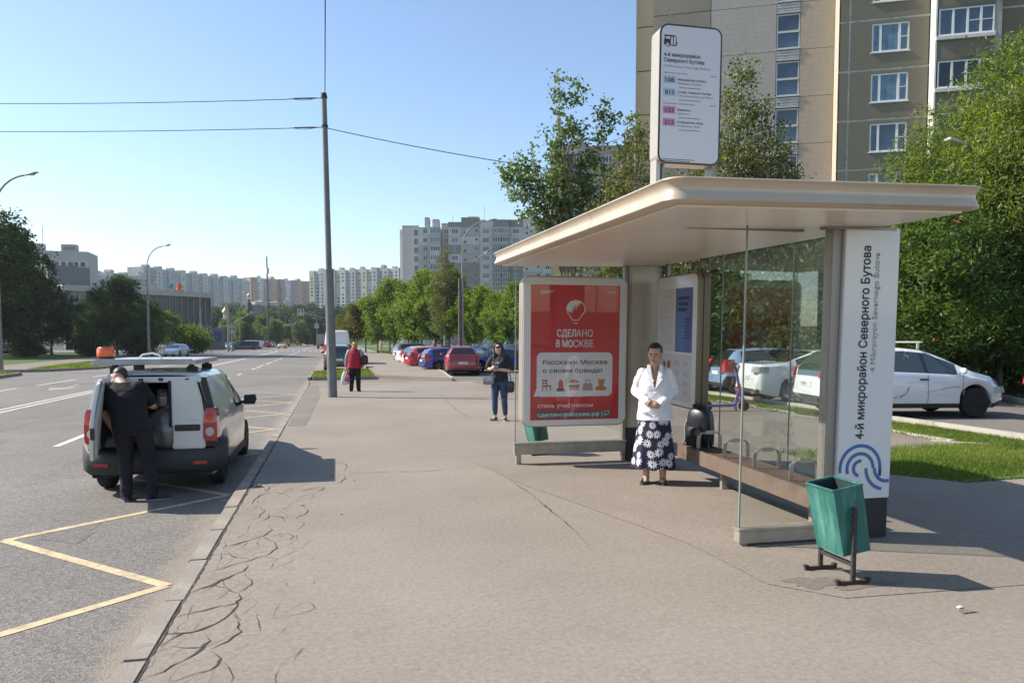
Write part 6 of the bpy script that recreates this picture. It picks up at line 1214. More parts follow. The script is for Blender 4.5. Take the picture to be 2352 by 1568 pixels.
# ================================================================ PEOPLE
def blob_mesh(name, tubes, ells, mat, voxel=.009, smooth=3, wrinkle=0., wscale=9., cut=None, seed=0):
    b = MB()
    for pts, rad in tubes:
        rad = rad if hasattr(rad, '__len__') else [rad]*len(pts)
        pts = [Vector(p) for p in pts]; fine, fr = [], []
        for i in range(len(pts)-1):
            for k in range(4): t_ = k/4; fine.append(pts[i].lerp(pts[i+1], t_)); fr.append(rad[i]*(1-t_)+rad[i+1]*t_)
        fine.append(pts[-1]); fr.append(rad[-1]); b.tube(fine, fr, 12)
        for p, r_ in zip(pts, rad): b.ell(p, r_, r_, r_, 10)
    for e in ells:
        if len(e) == 2 and e[0] == 'rings': b.loft([[(c[0]+rx*math.cos(2*math.pi*k/24), c[1]+ry*math.sin(2*math.pi*k/24), c[2]) for k in range(24)] for c, rx, ry in e[1]])
        else: b.ell(e[0], *e[1:4], 14, 0, e[4] if len(e) > 4 else None)
    me = b.mesh('tmp', mat); o = put('tmp', me); m = o.modifiers.new('r', 'REMESH'); m.mode = 'VOXEL'; m.voxel_size = voxel
    dg = bpy.context.evaluated_depsgraph_get(); me2 = bpy.data.meshes.new_from_object(o.evaluated_get(dg)); bpy.data.objects.remove(o); bpy.data.meshes.remove(me)
    bm = bmesh.new(); bm.from_mesh(me2); bpy.data.meshes.remove(me2)
    for k in range(smooth): bmesh.ops.smooth_vert(bm, verts=bm.verts, factor=.5, use_axis_x=True, use_axis_y=True, use_axis_z=True)
    bm.normal_update()
    if wrinkle:
        for v in bm.verts:
            q = v.co; n_ = mnoise.noise(Vector((q.x*wscale+seed, q.y*wscale, q.z*wscale*1.7)))+.5*mnoise.noise(Vector((q.x*wscale*2.3, q.y*wscale*2.3+seed, q.z*wscale*3)))
            v.co = q+v.normal*n_*wrinkle
    if cut: bmesh.ops.delete(bm, geom=[f for f in bm.faces if cut(f.calc_center_median(), f.normal)], context='FACES')
    me = bpy.data.meshes.new(name); bm.to_mesh(me); bm.free(); me.materials.clear(); me.materials.append(mat); me.shade_smooth(); return me
def blob(name, tubes, ells, mat, parent, **k): return put(name, blob_mesh(name, tubes, ells, mat, **k), parent)
def hand(tubes, wrist, dir_, side, curl=.5, up=(0,0,1)):
    w_ = Vector(wrist); d = Vector(dir_).normalized(); s = Vector(side).normalized(); s = (s-d*s.dot(d)).normalized(); nrm = d.cross(s)
    tubes.append(([w_, w_+d*.04, w_+d*.085], [.026,.034,.032]))
    for k, (o, l) in enumerate(((-.030,.062),(-.010,.072),(.011,.068),(.031,.052))):
        a = w_+d*.082+s*o; b_ = a+d*l*.5-nrm*l*.12*curl; c = b_+d*l*.45*(1-curl*.6)-nrm*l*.5*curl; tubes.append(([w_+d*.05+s*o*.8, a, b_, c], [.012,.0105,.0095,.008]))
    a = w_+d*.03-s*.03; tubes.append(([w_+d*.015-s*.01, a, a+d*.03-s*.018-nrm*.01*curl, a+d*.058-s*.012-nrm*.02*curl], [.014,.014,.011,.009]))
def head_parts(c, fy, tilt=None, hw=.075, hh=.115):
    c = Vector(c); R_ = tilt or Matrix.Identity(3); f = lambda x, y, z: c+R_ @ Vector((x,y,z))
    E_ = [(f(0,-.005,.02),hw,.093,hh*.88,R_),(f(0,.025,-.05),hw*.80,.068,hh*.60,R_),(f(0,.045,-.088),hw*.42,.04,.028,R_),(f(0,.098,-.022),.013,.019,.026,R_),(f(0,.106,-.04),.017,.014,.012,R_),(f(hw*.98,-.005,-.01),.012,.022,.032,R_),(f(-hw*.98,-.005,-.01),.012,.022,.032,R_),(f(0,.083,-.066),.026,.012,.009,R_),(f(.035,.07,.004),.026,.018,.010,R_),(f(-.035,.07,.004),.026,.018,.010,R_),(f(.038,.066,-.035),.026,.024,.022,R_),(f(-.038,.066,-.035),.026,.024,.022,R_)]
    return E_, f, R_
def face(root, f, R_, brow, lip, hw=.075):
    e = MB(); w_ = MB(); l = MB(); br = MB()
    for s_ in (1,-1):
        w_.ell(f(s_*.031,.079,-.008),.0135,.008,.006,8,0,R_); e.ell(f(s_*.031,.0865,-.008),.0062,.004,.0055,8,0,R_); br.ell(f(s_*.034,.0865,.010),.021,.006,.0042,8,0,R_)
    l.ell(f(0,.093,-.0655),.023,.006,.0042,8,0,R_); l.ell(f(0,.0915,-.0725),.019,.006,.005,8,0,R_)
    eo = w_.build('eyes', M('eye_white', (.5,.46,.42), .3), root, smooth=True); e.build('iris', M('iris_dark', (.02,.013,.01), .2), eo, smooth=True); br.build('eyebrows', brow, root, smooth=True); l.build('mouth', lip, root, smooth=True)
def skin_mat(n, c):
    m = M(n, c, .5, var=.06, vs_=14); b = m.node_tree.nodes['Principled BSDF']; b.inputs['Subsurface Weight'].default_value = .12; b.inputs['Subsurface Radius'].default_value = (.02,.008,.004); b.inputs['Subsurface Scale'].default_value = .5; return m
sk1 = skin_mat('skin_tanned', (.50,.29,.20)); sk2 = skin_mat('skin_fair', (.55,.34,.25)); m_hairb = M('hair_black', (.012,.010,.010), .45, var=.3, vs_=40); m_hairl = M('hair_blond', (.36,.20,.075), .5, var=.35, vs_=40); m_hairbr = M('hair_brown', (.045,.03,.022), .5, var=.3, vs_=40)
m_lip = M('lips', (.30,.09,.075), .4)
def shoe(root, ankle, toe_dir, mat, sole=None, l=.25, hh=.075, nm='shoe'):
    a = Vector((ankle[0], ankle[1], 0)); d = Vector((toe_dir[0], toe_dir[1], 0)).normalized(); s = Vector((d.y,-d.x,0)); b = MB()
    P_ = lambda t, w_, z: a+d*t+s*w_+Vector((0,0,z))
    rr = []
    for t, w_, z1 in ((-.065,.022,.05),(-.05,.034,hh),(0,.036,hh+.01),(.06,.042,hh*.92),(.12,.047,hh*.7),(.165,.043,hh*.52),(.19,.03,hh*.4),(.203,.012,hh*.3)):
        t *= l/.25; rr.append([P_(t,w_*math.cos(q),.012+(z1-.012)*.5*(1+math.sin(q))) for q in [2*math.pi*k/12 for k in range(12)]])
    b.loft(rr); o = b.build(nm, mat, root, smooth=True, ang=70)
    b = MB(); b.loft([[P_(t*l/.25,w_,z) for t, w_ in ((-.07,-.02),(-.05,-.036),(.06,-.044),(.13,-.049),(.18,-.04),(.208,-.01),(.208,.01),(.18,.04),(.13,.049),(.06,.044),(-.05,.036),(-.07,.02))] for z in (0,.016)]); b.build('sole', sole or mat, o, bevel=.003)
    return o
def legs_body(hip, knee, ankle, r0=.078, r1=.054, r2=.034, calf=.05):
    T = []
    for h, k, a in zip(hip, knee, ankle): h, k, a = Vector(h), Vector(k), Vector(a); T.append(([h, h.lerp(k,.5), k, k.lerp(a,.3)+Vector((0,-.012,0)), a, a-Vector((0,0,.04))], [r0, r0*.86, r1, calf, r2, r2])); T.append(([a+Vector((0,-.02,-.04)), a+Vector((0,.12,-.055))], [.03,.028]))
    return T
def walker_facing(d): return math.atan2(d[1], d[0])-math.pi/2

# ---- woman in the white jacket
fw_ = (-.42,-.91); pw = thing('person', 'woman in a white jacket and a dark blue daisy skirt standing in the shelter', 'person', (3.79,8.74,0), walker_facing(fw_))
hc = (0,.02,1.583); Rt = (Matrix.Rotation(R(-14),3,'Z') @ Matrix.Rotation(R(-6),3,'X')); hE, hf, hR = head_parts(hc, 1, Rt, .083, .118)
T = legs_body([(.09,0,.85),(-.09,0,.85)],[(.10,.02,.47),(-.10,.02,.47)],[(.095,0,.10),(-.105,.01,.10)],.085,.058,.04,.056)
wr, wl = (.062,.235,1.012), (-.050,.225,.985)
T += [([(.14,0,1.335),(.226,-.012,1.13),wr],[.03,.03,.026]),([(-.14,0,1.335),(-.226,-.012,1.13),wl],[.03,.03,.026]),([(0,-.005,1.36),(0,.012,1.48)],[.064,.06]),([(-.10,-.0,1.345),(.10,0,1.345)],[.04,.04])]
hand(T, wr, (-.75,.35,-.35), (.2,.1,.9), .75); hand(T, wl, (.80,.25,.15), (-.1,.3,.9), .7)
E_ = hE+[('rings',[((0,-.005,.82),.165,.12),((0,0,.95),.165,.125),((0,0,1.12),.15,.118),((0,.005,1.26),.155,.118),((0,0,1.345),.115,.082),((0,0,1.42),.06,.055)])]
blob('body', T, E_, sk1, pw, voxel=.0062, smooth=2); face(pw, hf, hR, m_hairb, m_lip)
m_jack = M('white_jacket', (.76,.75,.80), .7, var=.03, vs_=6, bump=.15, bs=220)
jt = [([(.150,-.0,1.365),(.19,-.01,1.28),(.232,-.015,1.125),(.15,.11,1.068),(.085,.212,1.022)],[.056,.060,.060,.054,.046]),([(-.150,0,1.365),(-.19,-.01,1.28),(-.232,-.015,1.125),(-.15,.10,1.058),(-.075,.205,.995)],[.056,.060,.060,.054,.046])]
je = [('rings',[((0,-.005,.775),.222,.165),((0,-.005,.82),.215,.16),((0,0,.95),.198,.152),((0,0,1.08),.188,.148),((0,.005,1.22),.19,.146),((0,0,1.33),.172,.115),((0,0,1.395),.115,.085),((0,-.01,1.455),.072,.066)])]
def vcut(c, n): return (c.z > 1.17 and c.y > .0 and abs(c.x+.004) < (c.z-1.17)*.19+.001) or c.z > 1.452 or (c.z < .782 and abs(n.z) > .7)
blob('jacket', jt, je, m_jack, pw, voxel=.0085, smooth=3, wrinkle=.0075, wscale=11, cut=vcut)
for s_ in (1,-1):
    b = MB(); pl = [(s_*.001,.160,1.145),(s_*.075,.166,1.262),(s_*.096,.150,1.29),(s_*.07,.147,1.30),(s_*.10,.105,1.385),(s_*.090,.035,1.455),(s_*.052,.060,1.455),(s_*.038,.125,1.34),(s_*.018,.155,1.235)]
    b.loft([pl, [(x*1.02,y+.012,z) for x, y, z in pl]]); b.build('lapel', m_jack, pw, bevel=.003)
b = MB(); b.cyl((.004,.163,.985),(0,1,0),.013,.01,10); b.build('button', M('button_grey', (.5,.5,.52), .3), pw)
for s_ in (1,-1): b = MB(); b.bar((s_*.09,.150,.88),(s_*.16,.115,.895),.02,.022); b.build('pocket_flap', m_jack, pw, bevel=.003)
# skirt
def daisy_mat():
    m = bpy.data.materials.new('daisy_print'); m.use_nodes = True; t = m.node_tree; L = t.links.new; N = t.nodes.new; bs = t.nodes['Principled BSDF']; bs.inputs['Roughness'].default_value = .8
    uv = N('ShaderNodeUVMap'); vo = N('ShaderNodeTexVoronoi'); vo.voronoi_dimensions = '2D'; vo.inputs['Scale'].default_value = 8.4; vo.inputs['Randomness'].default_value = .72; L(uv.outputs[0], vo.inputs['Vector'])
    sb = N('ShaderNodeVectorMath'); sb.operation = 'SUBTRACT'; L(uv.outputs[0], sb.inputs[0]); L(vo.outputs['Position'], sb.inputs[1]); ln = N('ShaderNodeVectorMath'); ln.operation = 'LENGTH'; L(sb.outputs[0], ln.inputs[0])
    sp_ = N('ShaderNodeSeparateXYZ'); L(sb.outputs[0], sp_.inputs[0])
    def mt(op, a, b=None, c=None):
        n_ = N('ShaderNodeMath'); n_.operation = op
        for i, v in enumerate((a, b, c)):
            if v is None: continue
            if isinstance(v, (int, float)): n_.inputs[i].default_value = v
            else: L(v, n_.inputs[i])
        return n_.outputs[0]
    at_ = mt('ARCTAN2', sp_.outputs[1], sp_.outputs[0]); sc2 = N('ShaderNodeSeparateColor'); L(vo.outputs['Color'], sc2.inputs[0])
    ph = mt('MULTIPLY_ADD', at_, 5.0, mt('MULTIPLY', sc2.outputs[0], 6.)); cs = mt('POWER', mt('ABSOLUTE', mt('COSINE', ph)), .7); rad = mt('MULTIPLY', mt('MULTIPLY_ADD', cs, .86, .14), mt('MULTIPLY_ADD', sc2.outputs[1], .018, .046))
    inside = mt('LESS_THAN', ln.outputs['Value'], rad); core_ = mt('GREATER_THAN', ln.outputs['Value'], .011); msk = mt('MULTIPLY', inside, core_)
    x = N('ShaderNodeMix'); x.data_type = 'RGBA'; L(msk, x.inputs[0]); x.inputs[6].default_value = (.010,.008,.036,1); x.inputs[7].default_value = (.66,.64,.68,1); L(x.outputs[2], bs.inputs['Base Color']); return m
b = MB(); ns, nr = 72, 26; uvs = []
for i in range(nr+1):
    q = i/nr; z = .845-(.845-.195)*q; rx = .175+.09*q**.8; ry = .135+.075*q**.8
    for k in range(ns+1):
        a = 2*math.pi*k/ns; pl = 1+.055*q*math.sin(7*a+1+.8*q)+.03*q*math.sin(13*a+2); b.v.append((rx*pl*math.cos(a), ry*pl*math.sin(a), z+.012*q*math.sin(7*a))); uvs.append((a*.215, z))
for i in range(nr):
    for k in range(ns): p0 = i*(ns+1)+k; b.f.append((p0, p0+ns+1, p0+ns+2, p0+1)); b.m.append(0)
me = b.mesh('skirt', daisy_mat(), smooth=True, recalc=False, ang=180); ul = me.uv_layers.new(name='UVMap')
for lp in me.loops: ul.data[lp.index].uv = uvs[lp.vertex_index]
put('skirt', me, pw)
blob('hair', [], [(hf(0,-.010,.045),.091,.100,.098,hR),(hf(0,-.03,.01),.090,.085,.09,hR),(hf(0,-.11,.0),.045,.04,.045,hR)], m_hairb, pw, voxel=.008, cut=lambda c, n: (hR.inverted() @ (c-Vector(hc))).y > .028 and (hR.inverted() @ (c-Vector(hc))).z < .078)
for s_, dx in ((1,.095),(-1,-.105)): shoe(pw, (dx,-.01), (s_*.16,1), M('black_shoe', (.014,.014,.015), .35, coat=.3))

# ---- woman with the phone
pt_ = thing('person', 'dark-haired woman in black T-shirt and jeans looking down at her phone', 'person', (3.47,16.35,0), walker_facing((-.52,-.85)))
hc = (0,.055,1.56); Rt = Matrix.Rotation(R(-30),3,'X'); hE, hf2, hR2 = head_parts(hc, 1, Rt)
T = legs_body([(.09,0,.88),(-.09,0,.88)],[(.105,.02,.48),(-.11,.02,.48)],[(.115,-.02,.10),(-.125,-.01,.10)],.09,.058,.036,.055)
wr, wl = (.085,.27,1.14), (-.07,.285,1.12)
T += [([(.18,0,1.38),(.26,.0,1.12),wr],[.05,.042,.028]),([(-.18,0,1.38),(-.27,.02,1.09),wl],[.05,.042,.028]),([(0,-.005,1.38),(0,.03,1.48)],[.055,.05])]
hand(T, wr, (-.5,.6,.25), (.2,.3,.9), .8); hand(T, wl, (.7,.4,.2), (-.2,.3,.9), .7)
blob('body', T, hE+[('rings',[((0,0,.82),.16,.12),((0,0,1.0),.14,.11),((0,0,1.2),.155,.115),((0,0,1.36),.14,.09),((0,0,1.42),.06,.055)])], sk2, pt_, voxel=.008, smooth=2); face(pt_, hf2, hR2, m_hairb, m_lip)
m_tee = M('black_tshirt', (.018,.018,.02), .85, var=.2); m_jean = M('blue_denim', (.030,.055,.115), .85, var=.3, vs_=7, dirt=(.06,.095,.16), ds=3)
blob('tshirt', [([(.15,0,1.385),(.225,.0,1.26),(.255,.0,1.16)],[.075,.08,.082]),([(-.15,0,1.385),(-.225,0,1.26),(-.262,.01,1.14)],[.075,.08,.082])], [('rings',[((0,0,.86),.195,.15),((0,0,.98),.182,.145),((0,.01,1.12),.18,.15),((0,.012,1.25),.185,.15),((0,0,1.36),.155,.105),((0,0,1.43),.08,.07)])], m_tee, pt_, voxel=.011, wrinkle=.007)
b = MB()
for k in range(5): b.box(-.05+k*.018,-.038+k*.018,.158,.172,1.245,1.262)
b.ell((-.01,.165,1.285),.014,.006,.014,8); b.build('chest_print', M('print_white', (.6,.6,.6), .7), pt_)
blob('jeans', [([(.088,0,.86),(.10,.01,.66),(.106,.022,.48),(.11,0,.3),(.115,-.02,.15)],[.108,.092,.07,.066,.05]),([(-.088,0,.86),(-.10,.01,.66),(-.112,.022,.48),(-.118,0,.3),(-.125,-.01,.15)],[.108,.092,.07,.066,.05])], [('rings',[((0,0,.80),.185,.135),((0,0,.9),.17,.128)])], m_jean, pt_, voxel=.011, wrinkle=.006, wscale=14)
blob('hair', [([hf2(.05,-.02,.08),hf2(.085,.0,-.02),(.10,.055,1.40),(.10,.10,1.28)],[.05,.042,.05,.03]),([hf2(-.05,-.02,.08),hf2(-.085,0,-.02),(-.10,.055,1.40),(-.11,.10,1.26)],[.05,.042,.055,.03])], [(hf2(0,-.035,.03),.09,.088,.105,hR2),((0,-.02,1.42),.10,.06,.12),(hf2(0,.055,.075),.062,.03,.028,hR2)], m_hairb, pt_, voxel=.01)
b = MB(); b.tube([hf2(.088,-.01,.0),hf2(.085,-.01,.075),hf2(.05,-.015,.125),hf2(0,-.015,.142),hf2(-.05,-.015,.125),hf2(-.085,-.01,.075),hf2(-.088,-.01,0)],.012,8); b.loft([[hf2(.02,-.015,.13),hf2(.05,-.015,.125),hf2(.05,-.03,.125),hf2(.02,-.03,.13)],[hf2(.055,-.015,.19),hf2(.057,-.015,.19),hf2(.057,-.02,.19),hf2(.055,-.02,.19)]]); b.build('headband', m_tee, pt_, smooth=True)
for dx, d in ((.115,(.25,1)),(-.125,(-.35,1))): shoe(pt_, (dx,-.02), d, M('black_trainer', (.03,.03,.032), .6), M('white_sole', (.6,.56,.5), .6))
ph = thing('phone', 'dark phone held by the woman in the black T-shirt', 'phone', (3.335,16.03,1.17), pt_.rotation_euler.z); b = MB(); b.box(-.037,.037,-.005,.005,-.075,.075); b.build('shell', dark_pl, ph, bevel=.003); ph.rotation_euler = (R(50),0,pt_.rotation_euler.z)
def local(root, p): return Matrix.Translation(root.location) @ root.rotation_euler.to_matrix().to_4x4() @ Vector(p)
def bag(label, root, p, w_, d, h, mat, strap=None, name='handbag', cat='bag', taper=.8):
    q = local(root, p); t = thing(name, label, cat, q, root.rotation_euler.z); b = MB(); b.loft([[(x*k,y*k2,z) for x, y in ((-w_/2,-d/2),(w_/2,-d/2),(w_/2,d/2),(-w_/2,d/2))] for k, k2, z in ((taper,.8,0),(1,1,h*.2),(1,.95,h*.75),(.9,.5,h))]); b.build('pouch', mat, t, bevel=min(w_,d,h)*.14)
    if strap: b = MB(); b.tube([root.matrix_basis.inverted() @ Vector(q)*0+Vector(s)-Vector(p) for s in strap], .011, 6); b.build('strap', mat, t, smooth=True)
    return t
m_bsil = M('silver_black_leather', (.14,.14,.15), .25, coat=.6, var=.6, vs_=18); m_bblk = M('black_leather', (.016,.016,.018), .35, coat=.3, var=.3)
bag('shiny silver-black pouch bag at the hip of the woman with the phone', pt_, (.19,.16,.79), .25,.11,.17, m_bsil, [(.17,.16,.95),(.02,.165,1.12),(-.10,.12,1.33),(-.15,.0,1.44)]); bag('small black bag hanging on the far side of the woman with the phone', pt_, (-.26,.03,.62), .16,.12,.25, m_bblk, [(-.26,.0,.86),(-.22,0,1.1),(-.15,0,1.42)])

# ---- woman in the red waistcoat, seen from behind
pr_ = thing('person', 'woman in a red waistcoat and striped sleeves walking away with shopping bags', 'person', (.63,26.9,0), walker_facing((.10,1)))
hc = (.01,.03,1.565); hE, hf3, hR3 = head_parts(hc, 1)
T = legs_body([(.10,0,.85),(-.10,0,.85)],[(.11,.02,.47),(-.10,.04,.47)],[(.12,.03,.10),(-.12,-.06,.10)],.09,.06,.04,.056)
wr, wl = (.26,-.02,.92), (-.30,.03,.80)
T += [([(.19,0,1.38),(.27,-.03,1.14),wr],[.055,.046,.03]),([(-.19,0,1.38),(-.27,-.01,1.12),wl],[.055,.046,.03]),([(0,-.005,1.38),(0,.02,1.47)],[.06,.055])]
hand(T, wl, (0,.1,-1), (0,1,0), .9); hand(T, wr, (.1,.3,-.8), (0,1,0), .5)
blob('body', T, hE+[('rings',[((0,0,.82),.17,.13),((0,0,1.1),.16,.13),((0,0,1.36),.15,.09),((0,0,1.42),.06,.06)])], sk2, pr_, voxel=.010, smooth=2)
m_vest = M('red_waistcoat', (.33,.008,.032), .8, var=.15, vs_=8); m_trb = M('black_trousers', (.008,.008,.012), .85, var=.25)
blob('waistcoat', [], [('rings',[((0,0,.80),.27,.20),((0,0,.9),.262,.195),((0,0,1.1),.245,.19),((0,0,1.28),.235,.165),((0,0,1.38),.195,.12),((0,0,1.44),.10,.09),((0,.01,1.47),.085,.08)])], m_vest, pr_, voxel=.013, wrinkle=.008, wscale=6)
m_str = bpy.data.materials.new('striped_knit'); m_str.use_nodes = True; _t = m_str.node_tree; _w = _t.nodes.new('ShaderNodeTexWave'); _w.bands_direction = 'Z'; _w.inputs['Scale'].default_value = 9; _w.inputs['Distortion'].default_value = 1.5; _tc = _t.nodes.new('ShaderNodeTexCoord'); _t.links.new(_tc.outputs['Object'], _w.inputs['Vector']); _r = _t.nodes.new('ShaderNodeValToRGB'); _r.color_ramp.interpolation = 'CONSTANT'; _r.color_ramp.elements[0].color = (.02,.02,.025,1); _r.color_ramp.elements[1].position = .62; _r.color_ramp.elements[1].color = (.6,.58,.55,1); _t.links.new(_w.outputs[0], _r.inputs[0]); _t.links.new(_r.outputs[0], _t.nodes['Principled BSDF'].inputs['Base Color'])
for s_, e_, h_ in ((1,(.27,-.03,1.14),(.265,-.02,.98)),(-1,(-.27,-.01,1.12),(-.295,.02,.90))): blob('sleeve', [([(s_*.185,0,1.37),(s_*.23,-.01,1.26),e_,h_],[.075,.075,.066,.055])], [], m_str, pr_, voxel=.012, wrinkle=.005)
blob('trousers', [([(.10,0,.84),(.11,.02,.5),(.12,.03,.06)],[.118,.092,.07]),([(-.10,0,.84),(-.10,.04,.5),(-.12,-.06,.06)],[.118,.092,.07])], [('rings',[((0,0,.76),.20,.16),((0,0,.9),.2,.16)])], m_trb, pr_, voxel=.013, wrinkle=.006)
blob('hair', [], [(hf3(0,-.015,.03),.098,.108,.112,hR3),(hf3(0,-.05,-.05),.10,.078,.085,hR3)], m_hairl, pr_, voxel=.01, wrinkle=.012, wscale=22)
for dx, dy, d in ((.12,.03,(.2,1)),(-.12,-.06,(-.25,1))): shoe(pr_, (dx,dy), d, M('black_flat', (.015,.015,.016), .5))
def carrier(label, root, p, cols, h, w_):
    q = local(root, p); t = thing('carrier_bag', label, 'shopping bag', q, root.rotation_euler.z); b = MB(); ns = 14
    b.loft([[(rr*(1+.14*math.sin(3*a+z*11))*math.cos(a)*w_, rr*(1+.12*math.cos(4*a+z*8))*math.sin(a)*w_*.62, z) for a in [2*math.pi*k/ns for k in range(ns)]] for rr, z in ((.5,-h),(.95,-h*.93),(1.0,-h*.75),(.85,-h*.5),(.5,-h*.2),(.12,0))]); o = b.build('film', cols, t, smooth=True, ang=80)
    b = MB(); b.tube([(0,0,-.03),(-.02,0,.05),(0,0,.08),(.02,0,.05),(0,0,-.03)],.008,5); b.build('handle', cols, t); return t, o
carrier('pale green and white plastic carrier bag in the hand of the red waistcoat woman', pr_, (-.345,-.02,.70), M('bag_pale', (.55,.62,.55), .45, dirt=(.22,.32,.32), ds=4), .48, .13)
t_, o_ = carrier('pink patterned carrier bag beside the pale one', pr_, (-.255,-.05,.70), M('bag_pink', (.42,.06,.16), .45, dirt=(.45,.14,.08), ds=4), .37, .11); b = MB(); strip(b, [(.02+.035*math.cos(R(a)),-.17+.035*math.sin(R(a))) for a in range(0,361,40)], .014, -.085); b.build('printed_ring', white_pt, t_, recalc=False)
bag('large dark shoulder bag at the right side of the red waistcoat woman', pr_, (.34,-.02,.90), .22,.30,.34, M('navy_bag', (.02,.02,.03), .6), [(.34,0,1.2),(.27,0,1.35),(.2,0,1.44)])

# ---- the man bending into the van
pm = thing('person', 'man in black bending into the back of the service van', 'person', (-2.34,9.95,ROADZ), 0)
hc = (-.275,.37,1.47); Rt = Matrix.Rotation(R(20),3,'Y') @ Matrix.Rotation(R(-48),3,'X'); hE, hf4, hR4 = head_parts(hc, 1, Rt, .08, .12)
T = legs_body([(.06,0,.9),(-.14,.02,.9)],[(.12,.06,.5),(-.14,.06,.5)],[(.16,.0,.10),(-.13,0,.10)],.09,.06,.04,.06)
wr, wl = (.10,.62,1.08), (-.36,.42,.82)
T += [([(.035,.18,1.36),(.12,.27,1.13),wr],[.062,.052,.034]),([(-.37,.20,1.34),(-.42,.22,1.06),wl],[.062,.05,.034]),([(-.18,.2,1.36),(-.245,.31,1.43)],[.07,.062])]
hand(T, wr, (-.2,.8,.2), (0,.2,1), .8); hand(T, wl, (.1,.5,-.7), (0,1,.3), .6)
blob('body', T, hE+[('rings',[((-.05,0,.85),.17,.13),((-.09,.05,1.08),.16,.13),((-.16,.15,1.28),.19,.13),((-.18,.19,1.38),.15,.09)])], sk1, pm, voxel=.009, smooth=2)
m_tm = M('black_cotton', (.006,.006,.0075), .9, var=.2)
blob('tshirt', [([(-.0,.17,1.36),(.06,.22,1.27),(.105,.255,1.19)],[.09,.085,.08]),([(-.335,.19,1.35),(-.395,.2,1.24),(-.415,.21,1.14)],[.09,.085,.08])], [('rings',[((-.045,-.01,.84),.215,.165),((-.06,.0,.95),.21,.165),((-.10,.06,1.1),.215,.175),((-.145,.12,1.25),.225,.175),((-.175,.17,1.36),.185,.13),((-.195,.21,1.42),.10,.085)])], m_tm, pm, voxel=.011, wrinkle=.008, wscale=8)
blob('trousers', [([(.06,0,.88),(.12,.06,.5),(.16,.0,.07)],[.115,.085,.066]),([(-.15,.02,.88),(-.14,.06,.5),(-.13,0,.07)],[.115,.085,.066])], [('rings',[((-.045,0,.80),.19,.15),((-.045,0,.92),.19,.15)])], m_trb, pm, voxel=.012, wrinkle=.007)
blob('hair', [], [(hf4(0,-.02,.04),.086,.098,.10,hR4)], m_hairbr, pm, voxel=.009, cut=lambda c, n: (hR4.inverted() @ (c-Vector(hc))).z < -.01)
for dx, d in ((.16,(.95,.3)),(-.13,(-.15,1))): shoe(pm, (dx,0), d, M('dark_trainer', (.03,.032,.035), .6), M('grey_sole', (.22,.22,.22), .7), l=.28)

# ---- far pedestrians
def small_person(label, x, y, z, face_, top_m, bot_m, skirt=False, h=1.7, hair=m_hairl):
    t = thing('person', label, 'person', (x,y,z), walker_facing(face_), None, h/1.7); hE, hf_, R_ = head_parts((0,.02,1.58), 1)
    T = legs_body([(.09,0,.88),(-.09,0,.88)],[(.10,.07,.48),(-.09,-.02,.48)],[(.10,.08,.1),(-.09,-.16,.12)]); T += [([(.18,0,1.38),(.25,-.05,1.12),(.22,.1,.92)],[.05,.04,.03]),([(-.18,0,1.38),(-.25,-.02,1.12),(-.2,.18,1.0)],[.05,.04,.03]),([(0,0,1.38),(0,.02,1.48)],[.05,.05])]
    hand(T, (.22,.1,.92), (0,.2,-1), (0,1,0)); hand(T, (-.2,.18,1.0), (.2,.5,-.5), (0,1,0))
    blob('body', T, hE+[('rings',[((0,0,.85),.16,.12),((0,0,1.15),.15,.12),((0,0,1.38),.14,.09)])], sk2, t, voxel=.014, smooth=1)
    rg = [((0,0,.5),.27,.2),((0,0,.85),.2,.15)] if skirt else [((0,0,.84),.2,.15)]
    blob('dress' if skirt else 'shirt', [], [('rings', rg+[((0,0,1.1),.18,.14),((0,0,1.3),.19,.14),((0,0,1.42),.1,.09)])], top_m, t, voxel=.02)
    if not skirt: blob('trousers', [([(.09,0,.88),(.10,.07,.48),(.10,.08,.06)],[.11,.08,.06]),([(-.09,0,.88),(-.09,-.02,.48),(-.09,-.16,.08)],[.11,.08,.06])], [], bot_m, t, voxel=.02)
    blob('hair', [], [(hf_(0,-.03,.03),.09,.1,.11,R_)], hair, t, voxel=.014); return t
small_person('woman in a pale summer dress walking towards us along the lime trees', 5.56,98.5,0,(-.1,-1), M('pale_dress', (.55,.45,.36), .8, var=.2), m_trb, True)
q = G(674,262); small_person('pedestrian on the path beyond the junction', q.x+2.0, 300, hill_z(q.x,300)+.2, (0,-1), M('dark_top', (.03,.03,.04), .8), m_trb)
q = G(683.5,236); t = small_person('rider in an orange jacket on a scooter far down the road', q.x, q.y, ROADZ+.25, (0,-1), M('orange_jacket', (.6,.12,.03), .7), m_trb)
ms = thing('motor_scooter', 'small red motor scooter under the far rider', 'motorcycle', (q.x,q.y,ROADZ), R(-90)); tm, rm = wheel_mesh(.25,.1)
for x in (-.6,.6): o = put('wheel', tm, ms); o.location = (x,0,.25)
b = MB(); b.box(-.7,.1,-.15,.15,.35,.75); b.box(.1,.4,-.15,.15,.3,.38); b.bar((.6,0,.3),(.45,0,1.05),.2,.08); b.build('body', pBrt, ms, bevel=.04); b = MB(); b.bar((.45,-.35,1.05),(.45,.35,1.05),.04,.04); b.build('handlebar', dark_pl, ms)
